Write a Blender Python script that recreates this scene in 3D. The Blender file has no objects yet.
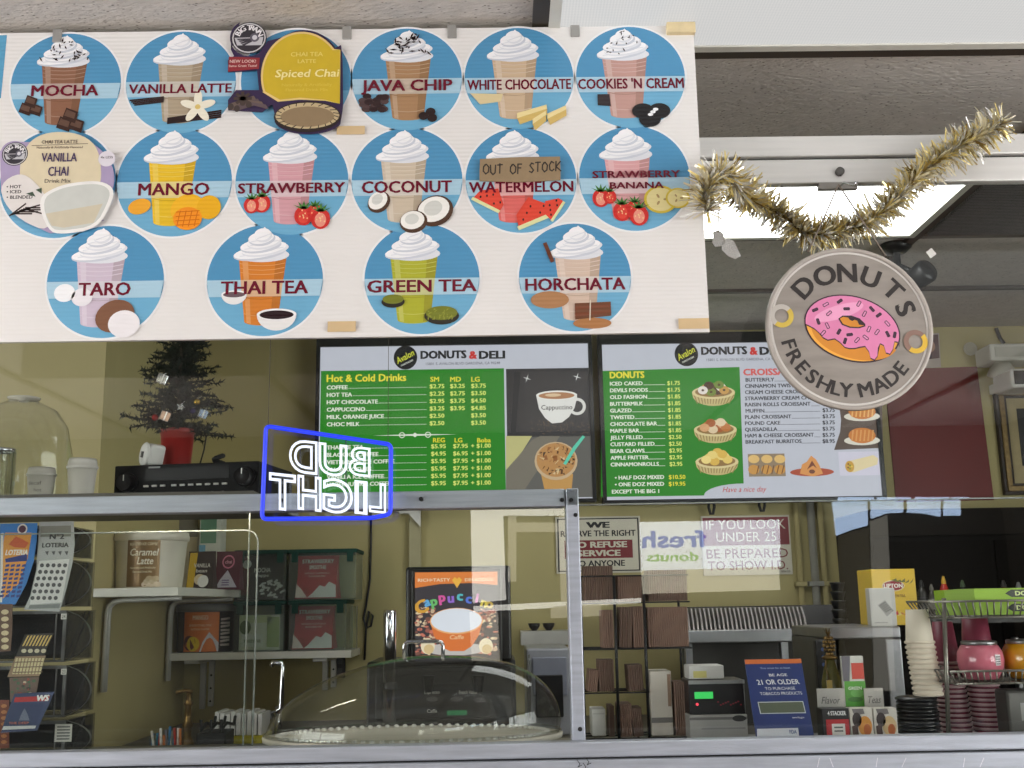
import bpy, bmesh, math, random
from math import sin, cos, pi, atan, radians
from mathutils import Vector, Matrix
random.seed(11)
S = bpy.context.scene
COL = S.collection
# ------------------------------------------------------------------ camera
FPX, PITCH, ROLL, YAW = 1100.0, atan(0.2), 0.0174, -0.0123
EYE = Vector((0, 0, 1.5))
_fh = Vector((-sin(YAW), cos(YAW), 0))
fwd = _fh * cos(PITCH) + Vector((0, 0, sin(PITCH)))
_u0 = Vector((0, 0, cos(PITCH))) - _fh * sin(PITCH)
_r0 = Vector((cos(YAW), sin(YAW), 0))
cup_ = _u0 * cos(ROLL) + _r0 * sin(ROLL)
crt_ = _r0 * cos(ROLL) - _u0 * sin(ROLL)
cd = bpy.data.cameras.new('camera')
cd.sensor_width = 36
cd.lens = 36 * FPX / 1024
cd.clip_start = .05
cam = bpy.data.objects.new('camera', cd)
COL.objects.link(cam)
cam.matrix_world = Matrix(((crt_.x, cup_.x, -fwd.x, EYE.x), (crt_.y, cup_.y, -fwd.y, EYE.y), (crt_.z, cup_.z, -fwd.z, EYE.z), (0, 0, 0, 1)))
S.camera = cam
# ------------------------------------------------------------------ light levels, exposure
S.view_settings.view_transform = 'Standard'
S.view_settings.look = 'None'
S.view_settings.exposure = 0.0
S.view_settings.gamma = 1.0
S.view_settings.use_curve_mapping = False
S.cycles.max_bounces = 8
S.cycles.transparent_max_bounces = 32
S.cycles.caustics_reflective = False
S.cycles.caustics_refractive = False
S.cycles.sample_clamp_indirect = 4
S.cycles.use_denoising = True
W = bpy.data.worlds.new('daylight')
S.world = W
W.use_nodes = True
W.node_tree.nodes['Background'].inputs[0].default_value = (.55, .72, 1, 1)
W.node_tree.nodes['Background'].inputs[1].default_value = .6
L_SIDE = 9.6        # invented side panes out of view, added to light the menu board
L_FRONT = 9.5       # daylight in the shop front behind the customer
L_LENS = .64        # troffer lens over the customer
L_IN = 6.5          # troffer lens over the staff side
L_SCR = .90         # menu screens
L_STRIP = 55.0      # assumed, unseen strip light under the overhead shelf


def ray(px, py):
    return fwd * FPX + crt_ * (px - 512) + cup_ * (384 - py)


def P(px, py, D):
    d = ray(px, py)
    return EYE + d * (D / d.y)


def X(px, D, py=600):
    return P(px, py, D).x


def Z(py, D, px=512):
    return P(px, py, D).z


def PH(px, py, h):
    d = ray(px, py)
    return EYE + d * ((h - EYE.z) / d.z)


def lin(c):
    r = []
    for v in c[:3]:
        v = v / 255
        r.append(v / 12.92 if v <= .04045 else ((v + .055) / 1.055) ** 2.4)
    return tuple(r) + (1.0,)


# ------------------------------------------------------------------ materials
_M = {}


def mat(name, rgb, rough=.5, metal=0, var=.08, scale=18, bump=0, bscale=60, emit=0, stretch=None, spec=.5, coat=0):
    if name in _M:
        return _M[name]
    m = bpy.data.materials.new(name)
    m.use_nodes = True
    nt = m.node_tree
    b = nt.nodes['Principled BSDF']
    c = lin(rgb)
    tc = nt.nodes.new('ShaderNodeTexCoord')
    mp = nt.nodes.new('ShaderNodeMapping')
    nt.links.new(tc.outputs['Object'], mp.inputs[0])
    if stretch:
        mp.inputs['Scale'].default_value = stretch
    n = nt.nodes.new('ShaderNodeTexNoise')
    n.inputs['Scale'].default_value = scale
    n.inputs['Detail'].default_value = 4
    nt.links.new(mp.outputs[0], n.inputs['Vector'])
    cr = nt.nodes.new('ShaderNodeValToRGB')
    cr.color_ramp.elements[0].position = .3
    cr.color_ramp.elements[1].position = .7
    cr.color_ramp.elements[0].color = tuple(max(0, v * (1 - var)) for v in c[:3]) + (1,)
    cr.color_ramp.elements[1].color = tuple(min(1, v * (1 + var)) for v in c[:3]) + (1,)
    nt.links.new(n.outputs['Fac'], cr.inputs[0])
    if emit:
        b.inputs['Base Color'].default_value = (.02, .02, .02, 1)
        nt.links.new(cr.outputs[0], b.inputs['Emission Color'])
        b.inputs['Emission Strength'].default_value = emit
    else:
        nt.links.new(cr.outputs[0], b.inputs['Base Color'])
    b.inputs['Roughness'].default_value = rough
    b.inputs['Metallic'].default_value = metal
    b.inputs['Specular IOR Level'].default_value = spec
    if coat:
        b.inputs['Coat Weight'].default_value = coat
    if bump:
        n2 = nt.nodes.new('ShaderNodeTexNoise')
        n2.inputs['Scale'].default_value = bscale
        n2.inputs['Detail'].default_value = 3
        nt.links.new(mp.outputs[0], n2.inputs['Vector'])
        bp = nt.nodes.new('ShaderNodeBump')
        bp.inputs['Strength'].default_value = bump
        bp.inputs['Distance'].default_value = .002
        nt.links.new(n2.outputs['Fac'], bp.inputs['Height'])
        nt.links.new(bp.outputs[0], b.inputs['Normal'])
    _M[name] = m
    return m


def ink(r, g, b):
    return mat('ink_%d_%d_%d' % (r, g, b), (r, g, b), .45, var=.03, scale=40)


def binkf(name, rgb, rough=.3):
    """print on the fluted plastic sheet: fine horizontal flutes"""
    if name in _M:
        return _M[name]
    m = mat(name, rgb, .22, var=.02, scale=6)
    nt = m.node_tree
    b = nt.nodes['Principled BSDF']
    tc = nt.nodes['Texture Coordinate']
    w = nt.nodes.new('ShaderNodeTexWave')
    w.bands_direction = 'Z'
    w.inputs['Scale'].default_value = 38
    nt.links.new(tc.outputs['Object'], w.inputs['Vector'])
    bp = nt.nodes.new('ShaderNodeBump')
    bp.inputs['Strength'].default_value = .3
    bp.inputs['Distance'].default_value = .0012
    nt.links.new(w.outputs['Fac'], bp.inputs['Height'])
    nt.links.new(bp.outputs[0], b.inputs['Normal'])
    return m


def bink(r, g, b):
    return binkf('print_%d_%d_%d' % (r, g, b), (r, g, b))


def scr(r, g, b):
    return mat('screen_%d_%d_%d' % (r, g, b), (r, g, b), .35, var=.02, emit=L_SCR, spec=.3)


def glow(name, rgb, e):
    return mat(name, rgb, .5, var=.0, emit=e)


def glass(name, tint=(.97, .98, .97), f0=.04, haze=0.0, hazecol=(.8, .8, .8), rough=0.0):
    if name in _M:
        return _M[name]
    m = bpy.data.materials.new(name)
    m.use_nodes = True
    nt = m.node_tree
    nt.nodes.remove(nt.nodes['Principled BSDF'])
    out = nt.nodes['Material Output']
    lw = nt.nodes.new('ShaderNodeLayerWeight')
    lw.inputs['Blend'].default_value = .5
    pw = nt.nodes.new('ShaderNodeMath')
    pw.operation = 'POWER'
    pw.inputs[1].default_value = 5
    nt.links.new(lw.outputs['Facing'], pw.inputs[0])
    ma = nt.nodes.new('ShaderNodeMath')
    ma.operation = 'MULTIPLY_ADD'
    ma.inputs[1].default_value = 1 - f0
    ma.inputs[2].default_value = f0
    nt.links.new(pw.outputs[0], ma.inputs[0])
    tr = nt.nodes.new('ShaderNodeBsdfTransparent')
    tr.inputs[0].default_value = tuple(tint) + (1,)
    gl = nt.nodes.new('ShaderNodeBsdfGlossy')
    gl.inputs['Roughness'].default_value = rough
    mx = nt.nodes.new('ShaderNodeMixShader')
    nt.links.new(ma.outputs[0], mx.inputs[0])
    src = tr
    if haze:
        n = nt.nodes.new('ShaderNodeTexNoise')
        n.inputs['Scale'].default_value = 14
        mm = nt.nodes.new('ShaderNodeMath')
        mm.operation = 'MULTIPLY'
        mm.inputs[1].default_value = haze * 2
        nt.links.new(n.outputs['Fac'], mm.inputs[0])
        df = nt.nodes.new('ShaderNodeBsdfDiffuse')
        df.inputs[0].default_value = tuple(hazecol) + (1,)
        m2 = nt.nodes.new('ShaderNodeMixShader')
        nt.links.new(mm.outputs[0], m2.inputs[0])
        nt.links.new(tr.outputs[0], m2.inputs[1])
        nt.links.new(df.outputs[0], m2.inputs[2])
        src = m2
    nt.links.new(src.outputs[0], mx.inputs[1])
    nt.links.new(gl.outputs[0], mx.inputs[2])
    nt.links.new(mx.outputs[0], out.inputs[0])
    _M[name] = m
    return m


# ------------------------------------------------------------------ mesh builder
_TX = {}


def glyphs(s, off=.0, res=2, outline=None):
    k = (s, off, res, outline)
    if k not in _TX:
        cu = bpy.data.curves.new('t', 'FONT')
        cu.body = s
        cu.offset = off
        cu.resolution_u = res
        if outline:
            cu.fill_mode = 'NONE'
            cu.bevel_depth = outline
            cu.bevel_resolution = 1
        else:
            cu.fill_mode = 'FRONT'
        ob = bpy.data.objects.new('t', cu)
        me = ob.to_mesh()
        v = [tuple(x.co) for x in me.vertices]
        f = [tuple(p.vertices) for p in me.polygons]
        ob.to_mesh_clear()
        bpy.data.objects.remove(ob)
        bpy.data.curves.remove(cu)
        if not v:
            v, f = [(0, 0, 0)], []
        xs = [a[0] for a in v]
        ys = [a[1] for a in v]
        _TX[k] = (v, f, min(xs), max(xs), min(ys), max(ys))
    return _TX[k]


class MB:
    def __init__(self):
        self.v, self.f, self.mi, self.sm, self.mats = [], [], [], [], []
        self.T = None

    def add(self, vs, fs, m, smooth=False, T=None):
        o = len(self.v)
        for p in vs:
            p = Vector(p)
            if T is not None:
                p = T @ p
            if self.T is not None:
                p = self.T @ p
            self.v.append(p)
        if m not in self.mats:
            self.mats.append(m)
        k = self.mats.index(m)
        for f in fs:
            self.f.append(tuple(i + o for i in f))
            self.mi.append(k)
            self.sm.append(smooth)
        return self

    def box(self, x0, x1, y0, y1, z0, z1, m, bev=0, T=None):
        if bev > 0:
            bm = bmesh.new()
            bmesh.ops.create_cube(bm, size=1)
            for q in bm.verts:
                q.co = Vector(((x0 + x1) / 2 + q.co.x * (x1 - x0), (y0 + y1) / 2 + q.co.y * (y1 - y0), (z0 + z1) / 2 + q.co.z * (z1 - z0)))
            bmesh.ops.bevel(bm, geom=list(bm.edges), offset=bev, segments=2, profile=.5, affect='EDGES')
            bm.verts.index_update()
            vs = [q.co.copy() for q in bm.verts]
            fs = [tuple(q.index for q in f.verts) for f in bm.faces]
            bm.free()
            return self.add(vs, fs, m, False, T)
        vs = [(x, y, z) for z in (z0, z1) for y in (y0, y1) for x in (x0, x1)]
        fs = [(0, 2, 3, 1), (4, 5, 7, 6), (0, 1, 5, 4), (2, 6, 7, 3), (0, 4, 6, 2), (1, 3, 7, 5)]
        return self.add(vs, fs, m, False, T)

    def lathe(self, prof, m, c=(0, 0, 0), n=32, sx=1, sy=1, T=None, smooth=True, shear=0):
        c = Vector(c)
        vs, fs, rings = [], [], []
        zmax = max(p[1] for p in prof) or 1
        for r, z in prof:
            if r <= 1e-6:
                rings.append([len(vs)])
                vs.append(c + Vector((shear * z / zmax, 0, z)))
            else:
                rings.append(list(range(len(vs), len(vs) + n)))
                for i in range(n):
                    a = 2 * pi * i / n
                    vs.append(c + Vector((r * cos(a) * sx + shear * z / zmax, r * sin(a) * sy, z)))
        for A, B in zip(rings, rings[1:]):
            for i in range(n):
                j = (i + 1) % n
                if len(A) == 1 and len(B) == 1:
                    break
                if len(A) == 1:
                    fs.append((A[0], B[j], B[i]))
                elif len(B) == 1:
                    fs.append((A[i], A[j], B[0]))
                else:
                    fs.append((A[i], A[j], B[j], B[i]))
        return self.add(vs, fs, m, smooth, T)

    def cyl(self, p, q, r, m, r2=None, n=16, smooth=True):
        p, q = Vector(p), Vector(q)
        d = q - p
        T = Matrix.Translation(p) @ d.to_track_quat('Z', 'Y').to_matrix().to_4x4()
        r2 = r if r2 is None else r2
        L = d.length
        return self.lathe([(0, 0), (r, 0), (r, 0), (r2, L), (r2, L), (0, L)], m, n=n, T=T, smooth=smooth)

    def ball(self, c, r, m, sx=1, sy=1, sz=1, n=16, T=None):
        k = max(4, n // 2)
        return self.lathe([(r * sin(pi * i / k), -r * sz * cos(pi * i / k)) for i in range(k + 1)], m, c, n, sx, sy, T)

    def tube(self, pts, r, m, n=8, closed=False, smooth=True):
        pts = [Vector(p) for p in pts]
        N = len(pts)
        vs, fs = [], []
        up = None
        for i in range(N):
            if closed:
                t = pts[(i + 1) % N] - pts[i - 1]
            else:
                t = pts[min(i + 1, N - 1)] - pts[max(i - 1, 0)]
            t.normalize()
            if up is None:
                up = Vector((0, 1, 0)) if abs(t.y) < .9 else Vector((1, 0, 0))
            a = up - t * up.dot(t)
            if a.length < 1e-4:
                a = Vector((1, 0, 0)) - t * t.x
            a.normalize()
            up = a
            b = t.cross(a)
            for k in range(n):
                q = 2 * pi * k / n
                vs.append(pts[i] + (a * cos(q) + b * sin(q)) * r)
        for i in range(N if closed else N - 1):
            j = (i + 1) % N
            for k in range(n):
                l = (k + 1) % n
                fs.append((i * n + k, i * n + l, j * n + l, j * n + k))
        if not closed:
            fs.append(tuple(range(n))[::-1])
            fs.append(tuple((N - 1) * n + k for k in range(n)))
        return self.add(vs, fs, m, smooth)

    def prism(self, front, off, m, ms=None):
        """polygon (3D points) pushed back by the vector off"""
        n = len(front)
        front = [Vector(p) for p in front]
        off = Vector(off)
        vs = front + [p + off for p in front]
        self.add(vs, [tuple(range(n)), tuple(range(2 * n - 1, n - 1, -1))], m)
        return self.add(vs, [(i, n + i, n + (i + 1) % n, (i + 1) % n) for i in range(n)], ms or m)

    def build(self, name, parent=None, loc=None):
        me = bpy.data.meshes.new(name)
        if parent is not None:
            w = WM[parent.name]
        else:
            w = Vector(loc) if loc is not None else Vector((0, 0, 0))
        me.from_pydata([p - w for p in self.v], [], self.f)
        for m in self.mats:
            me.materials.append(m)
        me.polygons.foreach_set('material_index', self.mi)
        me.polygons.foreach_set('use_smooth', self.sm)
        me.update()
        o = bpy.data.objects.new(name, me)
        COL.objects.link(o)
        if parent is not None:
            o.parent = parent
        else:
            o.location = w
        WM[o.name] = w
        return o


WM = {}


def tag(o, label=None, cat=None, group=None, kind=None):
    if label:
        o['label'] = label
    if cat:
        o['category'] = cat
    if group:
        o['group'] = group
    if kind:
        o['kind'] = kind
    return o


def thing(name, label, cat, loc, group=None):
    o = bpy.data.objects.new(name, None)
    COL.objects.link(o)
    o.empty_display_size = .05
    o.location = loc
    WM[o.name] = Vector(loc)
    return tag(o, label, cat, group)


def copy_tree(o, loc, label=None, rot=None, parent=None):
    c = o.copy()
    COL.objects.link(c)
    if parent is None:
        c.location = loc
        if rot is not None:
            c.rotation_euler = rot
        if label:
            c['label'] = label
    else:
        c.parent = parent
    for ch in o.children:
        copy_tree(ch, None, None, None, c)
    return c


def struct(o):
    o['kind'] = 'structure'
    return o


# ------------------------------------------------------------------ flat print
class Art:
    """flat coloured shapes on a plane (or on a tub's round wall), pixel or plane coordinates"""

    def __init__(self, o, u=(1, 0, 0), v=(0, 0, 1), eps=.00007, cyl=None):
        self.o, self.u, self.v = Vector(o), Vector(u).normalized(), Vector(v).normalized()
        self.n = self.u.cross(self.v).normalized()
        self.L, self.eps, self.cyl, self.turn = 1, eps, cyl, 0
        self.mb = MB()

    def up(self):
        self.L += 1

    def px(self, x, y):
        d = ray(x, y)
        t = (self.o - EYE).dot(self.n) / d.dot(self.n)
        q = EYE + d * t - self.o
        return q.dot(self.u), q.dot(self.v)

    def s(self, x, y):
        a, b = self.px(x - .5, y), self.px(x + .5, y)
        return abs(b[0] - a[0])

    def pt(self, a, b):
        l = self.L * self.eps
        if self.cyl:
            c, R0, R1, h = self.cyl      # axis foot, radius below, radius above, height
            R = R0 + (R1 - R0) * b / h + l
            t = a / R + self.turn
            return Vector((c[0] + R * sin(t), c[1] - R * cos(t), c[2] + b))
        return self.o + self.u * a + self.v * b + self.n * l

    def poly(self, pts, m):
        self.mb.add([self.pt(*p) for p in pts], [tuple(range(len(pts)))], m)

    def pp(self, pts, m):
        self.poly([self.px(*p) for p in pts], m)

    def grid(self, a0, b0, a1, b1, m, n=12):
        for i in range(n):
            x0, x1 = a0 + (a1 - a0) * i / n, a0 + (a1 - a0) * (i + 1) / n
            self.poly([(x0, b0), (x1, b0), (x1, b1), (x0, b1)], m)

    def rect(self, x0, y0, x1, y1, m):
        a, b = self.px(x0, y0), self.px(x1, y1)
        self.poly([(a[0], b[1]), (b[0], b[1]), (b[0], a[1]), (a[0], a[1])], m)

    def ell(self, ca, cb, ra, rb, m, n=28, rot=0, a0=0, a1=2 * pi):
        pts = []
        for i in range(n):
            t = a0 + (a1 - a0) * i / (n if a1 - a0 > 6.28 else n - 1)
            x, y = ra * cos(t), rb * sin(t)
            pts.append((ca + x * cos(rot) - y * sin(rot), cb + x * sin(rot) + y * cos(rot)))
        self.poly(pts, m)

    def pell(self, x, y, rx, ry, m, n=24, rot=0):
        a, b = self.px(x, y)
        k = self.s(x, y)
        self.ell(a, b, rx * k, ry * k * 1.04, m, n, rot)

    def ring(self, ca, cb, r0, r1, m, n=48, a0=0, a1=2 * pi):
        vs = [self.pt(ca + r * cos(a0 + (a1 - a0) * i / n), cb + r * sin(a0 + (a1 - a0) * i / n)) for r in (r0, r1) for i in range(n + 1)]
        self.mb.add(vs, [(i, i + 1, n + 2 + i, n + 1 + i) for i in range(n)], m)

    def line(self, pts, w, m, closed=False):
        N = len(pts)
        for i in range(N if closed else N - 1):
            p, q = Vector(pts[i]), Vector(pts[(i + 1) % N])
            d = q - p
            if d.length < 1e-9:
                continue
            t = Vector((-d.y, d.x)).normalized() * w / 2
            e = d.normalized() * w / 3
            self.poly([p - e - t, q + e - t, q + e + t, p - e + t], m)

    def text(self, s, a, b, w, h, m, al='C', bold=.018, rot=0, res=2, shear=0, mirror=False):
        """cap height h; w None keeps the natural width; (a,b) is the middle of the line"""
        off = 0
        fat = max(0, bold) * .9
        v, f, x0, x1, y0, y1 = glyphs(s, off, res)
        H = glyphs('H', off, res)
        hy0, hy1 = H[4], H[5]
        k = h / (hy1 - hy0)
        kx = (w / (x1 - x0)) if w else k * 1.06
        if x1 - x0 < 1e-9:
            return 0
        wid = (x1 - x0) * kx
        sx = a - (wid / 2 if al == 'C' else (wid if al == 'R' else 0))
        L_ = self.L
        for d, dy, q in (((-fat, fat * .5, 0), (fat, fat * .5, .2), (-fat, -fat * .5, .4), (fat, -fat * .5, .6)) if fat > .006 else ((0, 0, 0),)):
            self.L = L_ + q
            out = []
            for p in v:
                lx = (p[0] - x0 + d) * kx + sx - a
                ly = (p[1] - hy0 + dy) * k - h / 2
                lx += ly * shear
                if mirror:
                    lx = -lx
                out.append(self.pt(a + lx * cos(rot) - ly * sin(rot), b + lx * sin(rot) + ly * cos(rot)))
            self.mb.add(out, f, m)
        self.L = L_
        return wid

    def t(self, s, x, y, w, h, m, al='C', **k):
        a, b = self.px(x, y)
        q = self.s(x, y)
        return self.text(s, a, b, w * q if w else None, h * q, m, al, **k)

    def build(self, name, parent):
        return self.mb.build(name, parent)


def part(mb, name, parent, label=None):
    o = mb.build(name, parent)
    if label:
        o['label'] = label
    return o


# common materials
ALU = mat('brushed_aluminium', (172, 178, 188), .36, .35, .12, 8, .25, 90, stretch=(1, 6, 14))
ALUW = mat('pale_aluminium', (226, 224, 220), .4, .3, .05, 6, .1, 90, stretch=(1, 6, 14))
STEEL = mat('worn_steel', (150, 150, 152), .3, .9, .12, 9, .15, 70)
CHROME = mat('chrome', (215, 216, 220), .1, 1, .04)
BLK = mat('black_plastic', (22, 22, 24), .4, 0, .15)
BLKM = mat('matte_black', (14, 14, 15), .7, 0, .15)
WHT = mat('white_plastic', (226, 224, 218), .4, 0, .04)
WHP = mat('white_paint', (214, 212, 202), .5, 0, .05, 10)
CLEAR = glass('clear_acrylic', (.97, .98, .97), .04, .003)
EDGE = mat('acrylic_edge', (140, 146, 140), .25, 0, .1, 30)
GLS = glass('window_glass', (.97, .985, .975), .036)
# ================================================================== the setting
DB, DG, H = 4.55, 2.22, 2.63            # back wall, glass line, ceiling height
OLIVE = mat('olive_wall_paint', (184, 172, 120), .6, 0, .06, 3, .06, 40)
OLIVED = mat('olive_side_wall_paint', (188, 175, 126), .6, 0, .06, 3, .06, 40)
BEIGE = mat('beige_wall_paint', (168, 156, 120), .6, 0, .05, 3, .05, 40)


def ceiling_tile_mat():
    m = mat('fissured_ceiling_tile', (200, 193, 186), .85, 0, .07, 25, .0)
    nt = m.node_tree
    b = nt.nodes['Principled BSDF']
    tc = nt.nodes['Texture Coordinate']
    mp = nt.nodes.new('ShaderNodeMapping')
    mp.inputs['Scale'].default_value = (1, 1.9, 1)
    mp.inputs['Rotation'].default_value = (0, 0, .5)
    nt.links.new(tc.outputs['Object'], mp.inputs[0])
    v = nt.nodes.new('ShaderNodeTexVoronoi')
    v.inputs['Scale'].default_value = 55
    v.inputs['Randomness'].default_value = 1
    nt.links.new(mp.outputs[0], v.inputs['Vector'])
    r = nt.nodes.new('ShaderNodeValToRGB')
    r.color_ramp.elements[0].position = .1
    r.color_ramp.elements[1].position = .2
    r.color_ramp.elements[0].color = (0, 0, 0, 1)
    nt.links.new(v.outputs['Distance'], r.inputs[0])
    old = nt.nodes['Color Ramp']
    mx = nt.nodes.new('ShaderNodeMix')
    mx.data_type = 'RGBA'
    nt.links.new(r.outputs[0], mx.inputs['Factor'])
    mx.inputs['A'].default_value = lin((110, 102, 94))
    nt.links.new(old.outputs[0], mx.inputs['B'])
    nt.links.new(mx.outputs['Result'], b.inputs['Base Color'])
    n = nt.nodes.new('ShaderNodeTexNoise')
    n.inputs['Scale'].default_value = 60
    nt.links.new(mp.outputs[0], n.inputs['Vector'])
    bp = nt.nodes.new('ShaderNodeBump')
    bp.inputs['Strength'].default_value = .7
    bp.inputs['Distance'].default_value = .006
    nt.links.new(n.outputs['Fac'], bp.inputs['Height'])
    nt.links.new(bp.outputs[0], b.inputs['Normal'])
    return m


TILE = ceiling_tile_mat()
FLOORM = mat('quarry_tile_floor', (112, 88, 74), .45, 0, .12, 4)
TBAR = mat('dark_ceiling_grid', (70, 60, 52), .5, .2, .06)


def slab(name, x0, x1, y0, y1, z0, z1, m):
    o = MB().box(x0, x1, y0, y1, z0, z1, m).build(name, loc=((x0 + x1) / 2, (y0 + y1) / 2, z0))
    return struct(o)


XL, XR, YB = -3.4, 3.4, -3.0
slab('floor', XL - .1, XR + .1, YB - .1, DB + .1, -.06, 0, FLOORM)
slab('ceiling', XL - .1, XR + .1, YB - .1, DB + .1, H, H + .06, TILE)
XS = P(92.5, 590, 3.5).x
slab('wall_back', XS, XR, DB, DB + .1, 0, H, OLIVE)
slab('wall_side', XS - .1, XS, 3.6, DB + .1, 0, H, OLIVED)
slab('wall_left', XL, XS, 3.5, 3.6, 0, H, OLIVED)
SIDEW = mat('brown_side_wall', (84, 74, 62), .7, 0, .06, 4)
# side walls of the customer area, each open for an added fill-light pane
SIDE_FILL = glow('side_fill_pane', (252, 251, 250), L_SIDE)
for nm, x, s in (('wall_west', XL, -1), ('wall_east', XR, 1)):
    w = MB()
    x0, x1 = (x - .1, x) if s < 0 else (x, x + .1)
    w.box(x0, x1, YB, -2.2, 0, H, SIDEW).box(x0, x1, 1.7, DB, 0, H, SIDEW).box(x0, x1, -2.2, 1.7, 0, .8, SIDEW).box(x0, x1, -2.2, 1.7, 2.35, H, SIDEW)
    struct(w.build(nm, loc=(x, 0, 0)))
for k, (x, s) in enumerate(((XL, -1), (XR, 1))):
    w = struct(MB().box(min(x, x + .06 * s), max(x, x + .06 * s), -2.2, -2.14, .8, 2.35, ALU).box(min(x, x + .06 * s), max(x, x + .06 * s), 1.64, 1.7, .8, 2.35, ALU)
               .box(min(x, x + .06 * s), max(x, x + .06 * s), -2.14, 1.64, .8, .86, ALU).box(min(x, x + .06 * s), max(x, x + .06 * s), -2.14, 1.64, 2.29, 2.35, ALU)
               .box(min(x, x + .06 * s), max(x, x + .06 * s), -.28, -.22, .86, 2.29, ALU).build('window_%d' % (k + 4), loc=(x, 0, .8)))
    MB().box(x + .03 * s, x + .045 * s, -2.14, 1.64, .86, 2.29, SIDE_FILL).build('pane', w)  # unseen frame and glowing pane, added as fill light for the board
# shop front behind the customer: dark wall, glowing shapes outlined from counter glass reflections
DARKW = mat('dark_shop_front', (34, 30, 27), .7, 0, .1, 5)
slab('wall_front', XL - .1, XR + .1, YB - .1, YB, 0, H, DARKW)
DM = 2 * (DG + .02) - YB


def R_(px, py):
    p = P(px, py, DM)
    return p.x, p.z


SKYP = glow('shop_front_sky', (196, 220, 255), L_FRONT)
DAYW = glow('shop_front_daylight', (255, 250, 240), L_FRONT * .8)
DIMW = glow('shop_front_soft_light', (240, 228, 205), L_FRONT * .34)
n = 6
for outline, m in (
        ([(830, 500), (864, 500), (865, 526), (850, 530), (834, 536)], SKYP),
        ([(868, 500), (900, 500), (900, 513), (884, 514), (869, 519)], SKYP),
        ([(905, 500), (937, 500), (937, 517), (922, 514), (905, 513)], SKYP),
        ([(941, 500), (956, 500), (957, 516), (941, 516)], SKYP),
        ([(836, 536), (866, 528), (870, 700), (838, 700)], glow('beige_haze_glow', (205, 190, 150), .55)),  # reflected beige haze, made as a glowing panel
        ([(868, 522), (884, 516), (892, 690), (872, 690)], glow('pale_streak_glow', (235, 228, 212), 1.6)),  # reflected bright streak, made as a glowing strip
        ([(471, 509), (503, 511), (506, 600), (473, 603)], DAYW),  # from here white door frame pieces, their brightness given as glow
        ([(503, 509), (566, 510), (566, 517), (503, 517)], DAYW),
        ([(558, 517), (566, 517), (569, 602), (560, 602)], DIMW),
        ([(508, 517), (516, 517), (516, 582), (508, 582)], DIMW),
        ([(508, 524), (560, 524), (560, 533), (508, 533)], DIMW),
        ([(474, 606), (640, 598), (640, 603), (474, 612)], DAYW),
        ([(550, 606), (600, 604), (600, 616), (550, 618)], DIMW),
        ([(470, 612), (498, 612), (500, 660), (472, 660)], DIMW),
        ([(640, 571), (776, 567), (778, 590), (642, 594)], glow('shop_front_shade', (250, 240, 215), L_FRONT * .5))):
    w = MB()
    q = [R_(*p) for p in outline]
    w.prism([(a, YB + .03, b) for a, b in q], (0, -.03, 0), m)
    struct(w.build('window_%d' % n, loc=(q[0][0], YB, q[0][1])))  # glowing reflection shape, not always a window
    n += 1
ban = thing('fresh_banner', 'white backlit banner reading fresh with blue and green print, mirrored in counter glass', 'banner', (R_(707, 592)[0], YB + .04, R_(707, 570)[1]))
q = [R_(*p) for p in ((638, 523), (776, 521), (777, 567), (640, 571))]
part(MB().prism([(a, YB + .06, b) for a, b in q], (0, -.01, 0), glow('backlit_banner_white', (240, 245, 255), L_FRONT * .95)), 'sheet', ban)
ar = Art((R_(672, 548)[0], YB + .062, R_(672, 548)[1]), u=(-1, 0, 0), v=(0, 0, 1), eps=.001)
mpx = R_(673, 548)[0] - R_(672, 548)[0]
ar.text('fresh', 0, 8 * mpx, 62 * mpx, 16 * mpx, glow('banner_blue_print', (30, 110, 240), 6.5), bold=.03)
ar.text('donuts', 2 * mpx, -9 * mpx, 50 * mpx, 9 * mpx, glow('banner_green_print', (110, 200, 90), 7), bold=.02)
ar.build('lettering', ban)

# ------------------------------------------------------------------ ceiling grid, lamps
YT0, YT1 = PH(860, 42, H).y, PH(860, 52, H).y
XF = PH(549, 12, H).x
XI = (PH(898, 248, H).x + PH(967, 181, H).x) / 2
g = MB()
for y in (.27, .88, 1.49, None, 2.71, 3.32, 3.93):
    g.box(XL, XR, (y - .012) if y else YT0, (y + .012) if y else YT1, H - .012, H + .001, TBAR)
tb = struct(g.build('trim_1', loc=(0, 2, H)))
g = MB()
for x in (XF - 2.46, XF - 1.24, XF - .016, XF + 1.22, 2.5):
    g.box(x - .016, x + .016, YB, DB, H - .013, H + .001, TBAR)
struct(g.build('trim_2', loc=(0, 2, H)))


def lens_mat(name, e):
    m = glow(name, (255, 253, 248), e)
    nt = m.node_tree
    b = nt.nodes['Principled BSDF']
    tc = nt.nodes['Texture Coordinate']
    c = nt.nodes.new('ShaderNodeTexChecker')
    c.inputs['Scale'].default_value = 240
    c.inputs[1].default_value = (1, .99, .97, 1)
    c.inputs[2].default_value = (.9, .9, .89, 1)
    mp = nt.nodes.new('ShaderNodeMapping')
    mp.inputs['Rotation'].default_value = (0, 0, .785)
    nt.links.new(tc.outputs['Object'], mp.inputs[0])
    nt.links.new(mp.outputs[0], c.inputs['Vector'])
    nt.links.new(c.outputs[0], b.inputs['Emission Color'])
    return m


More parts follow.
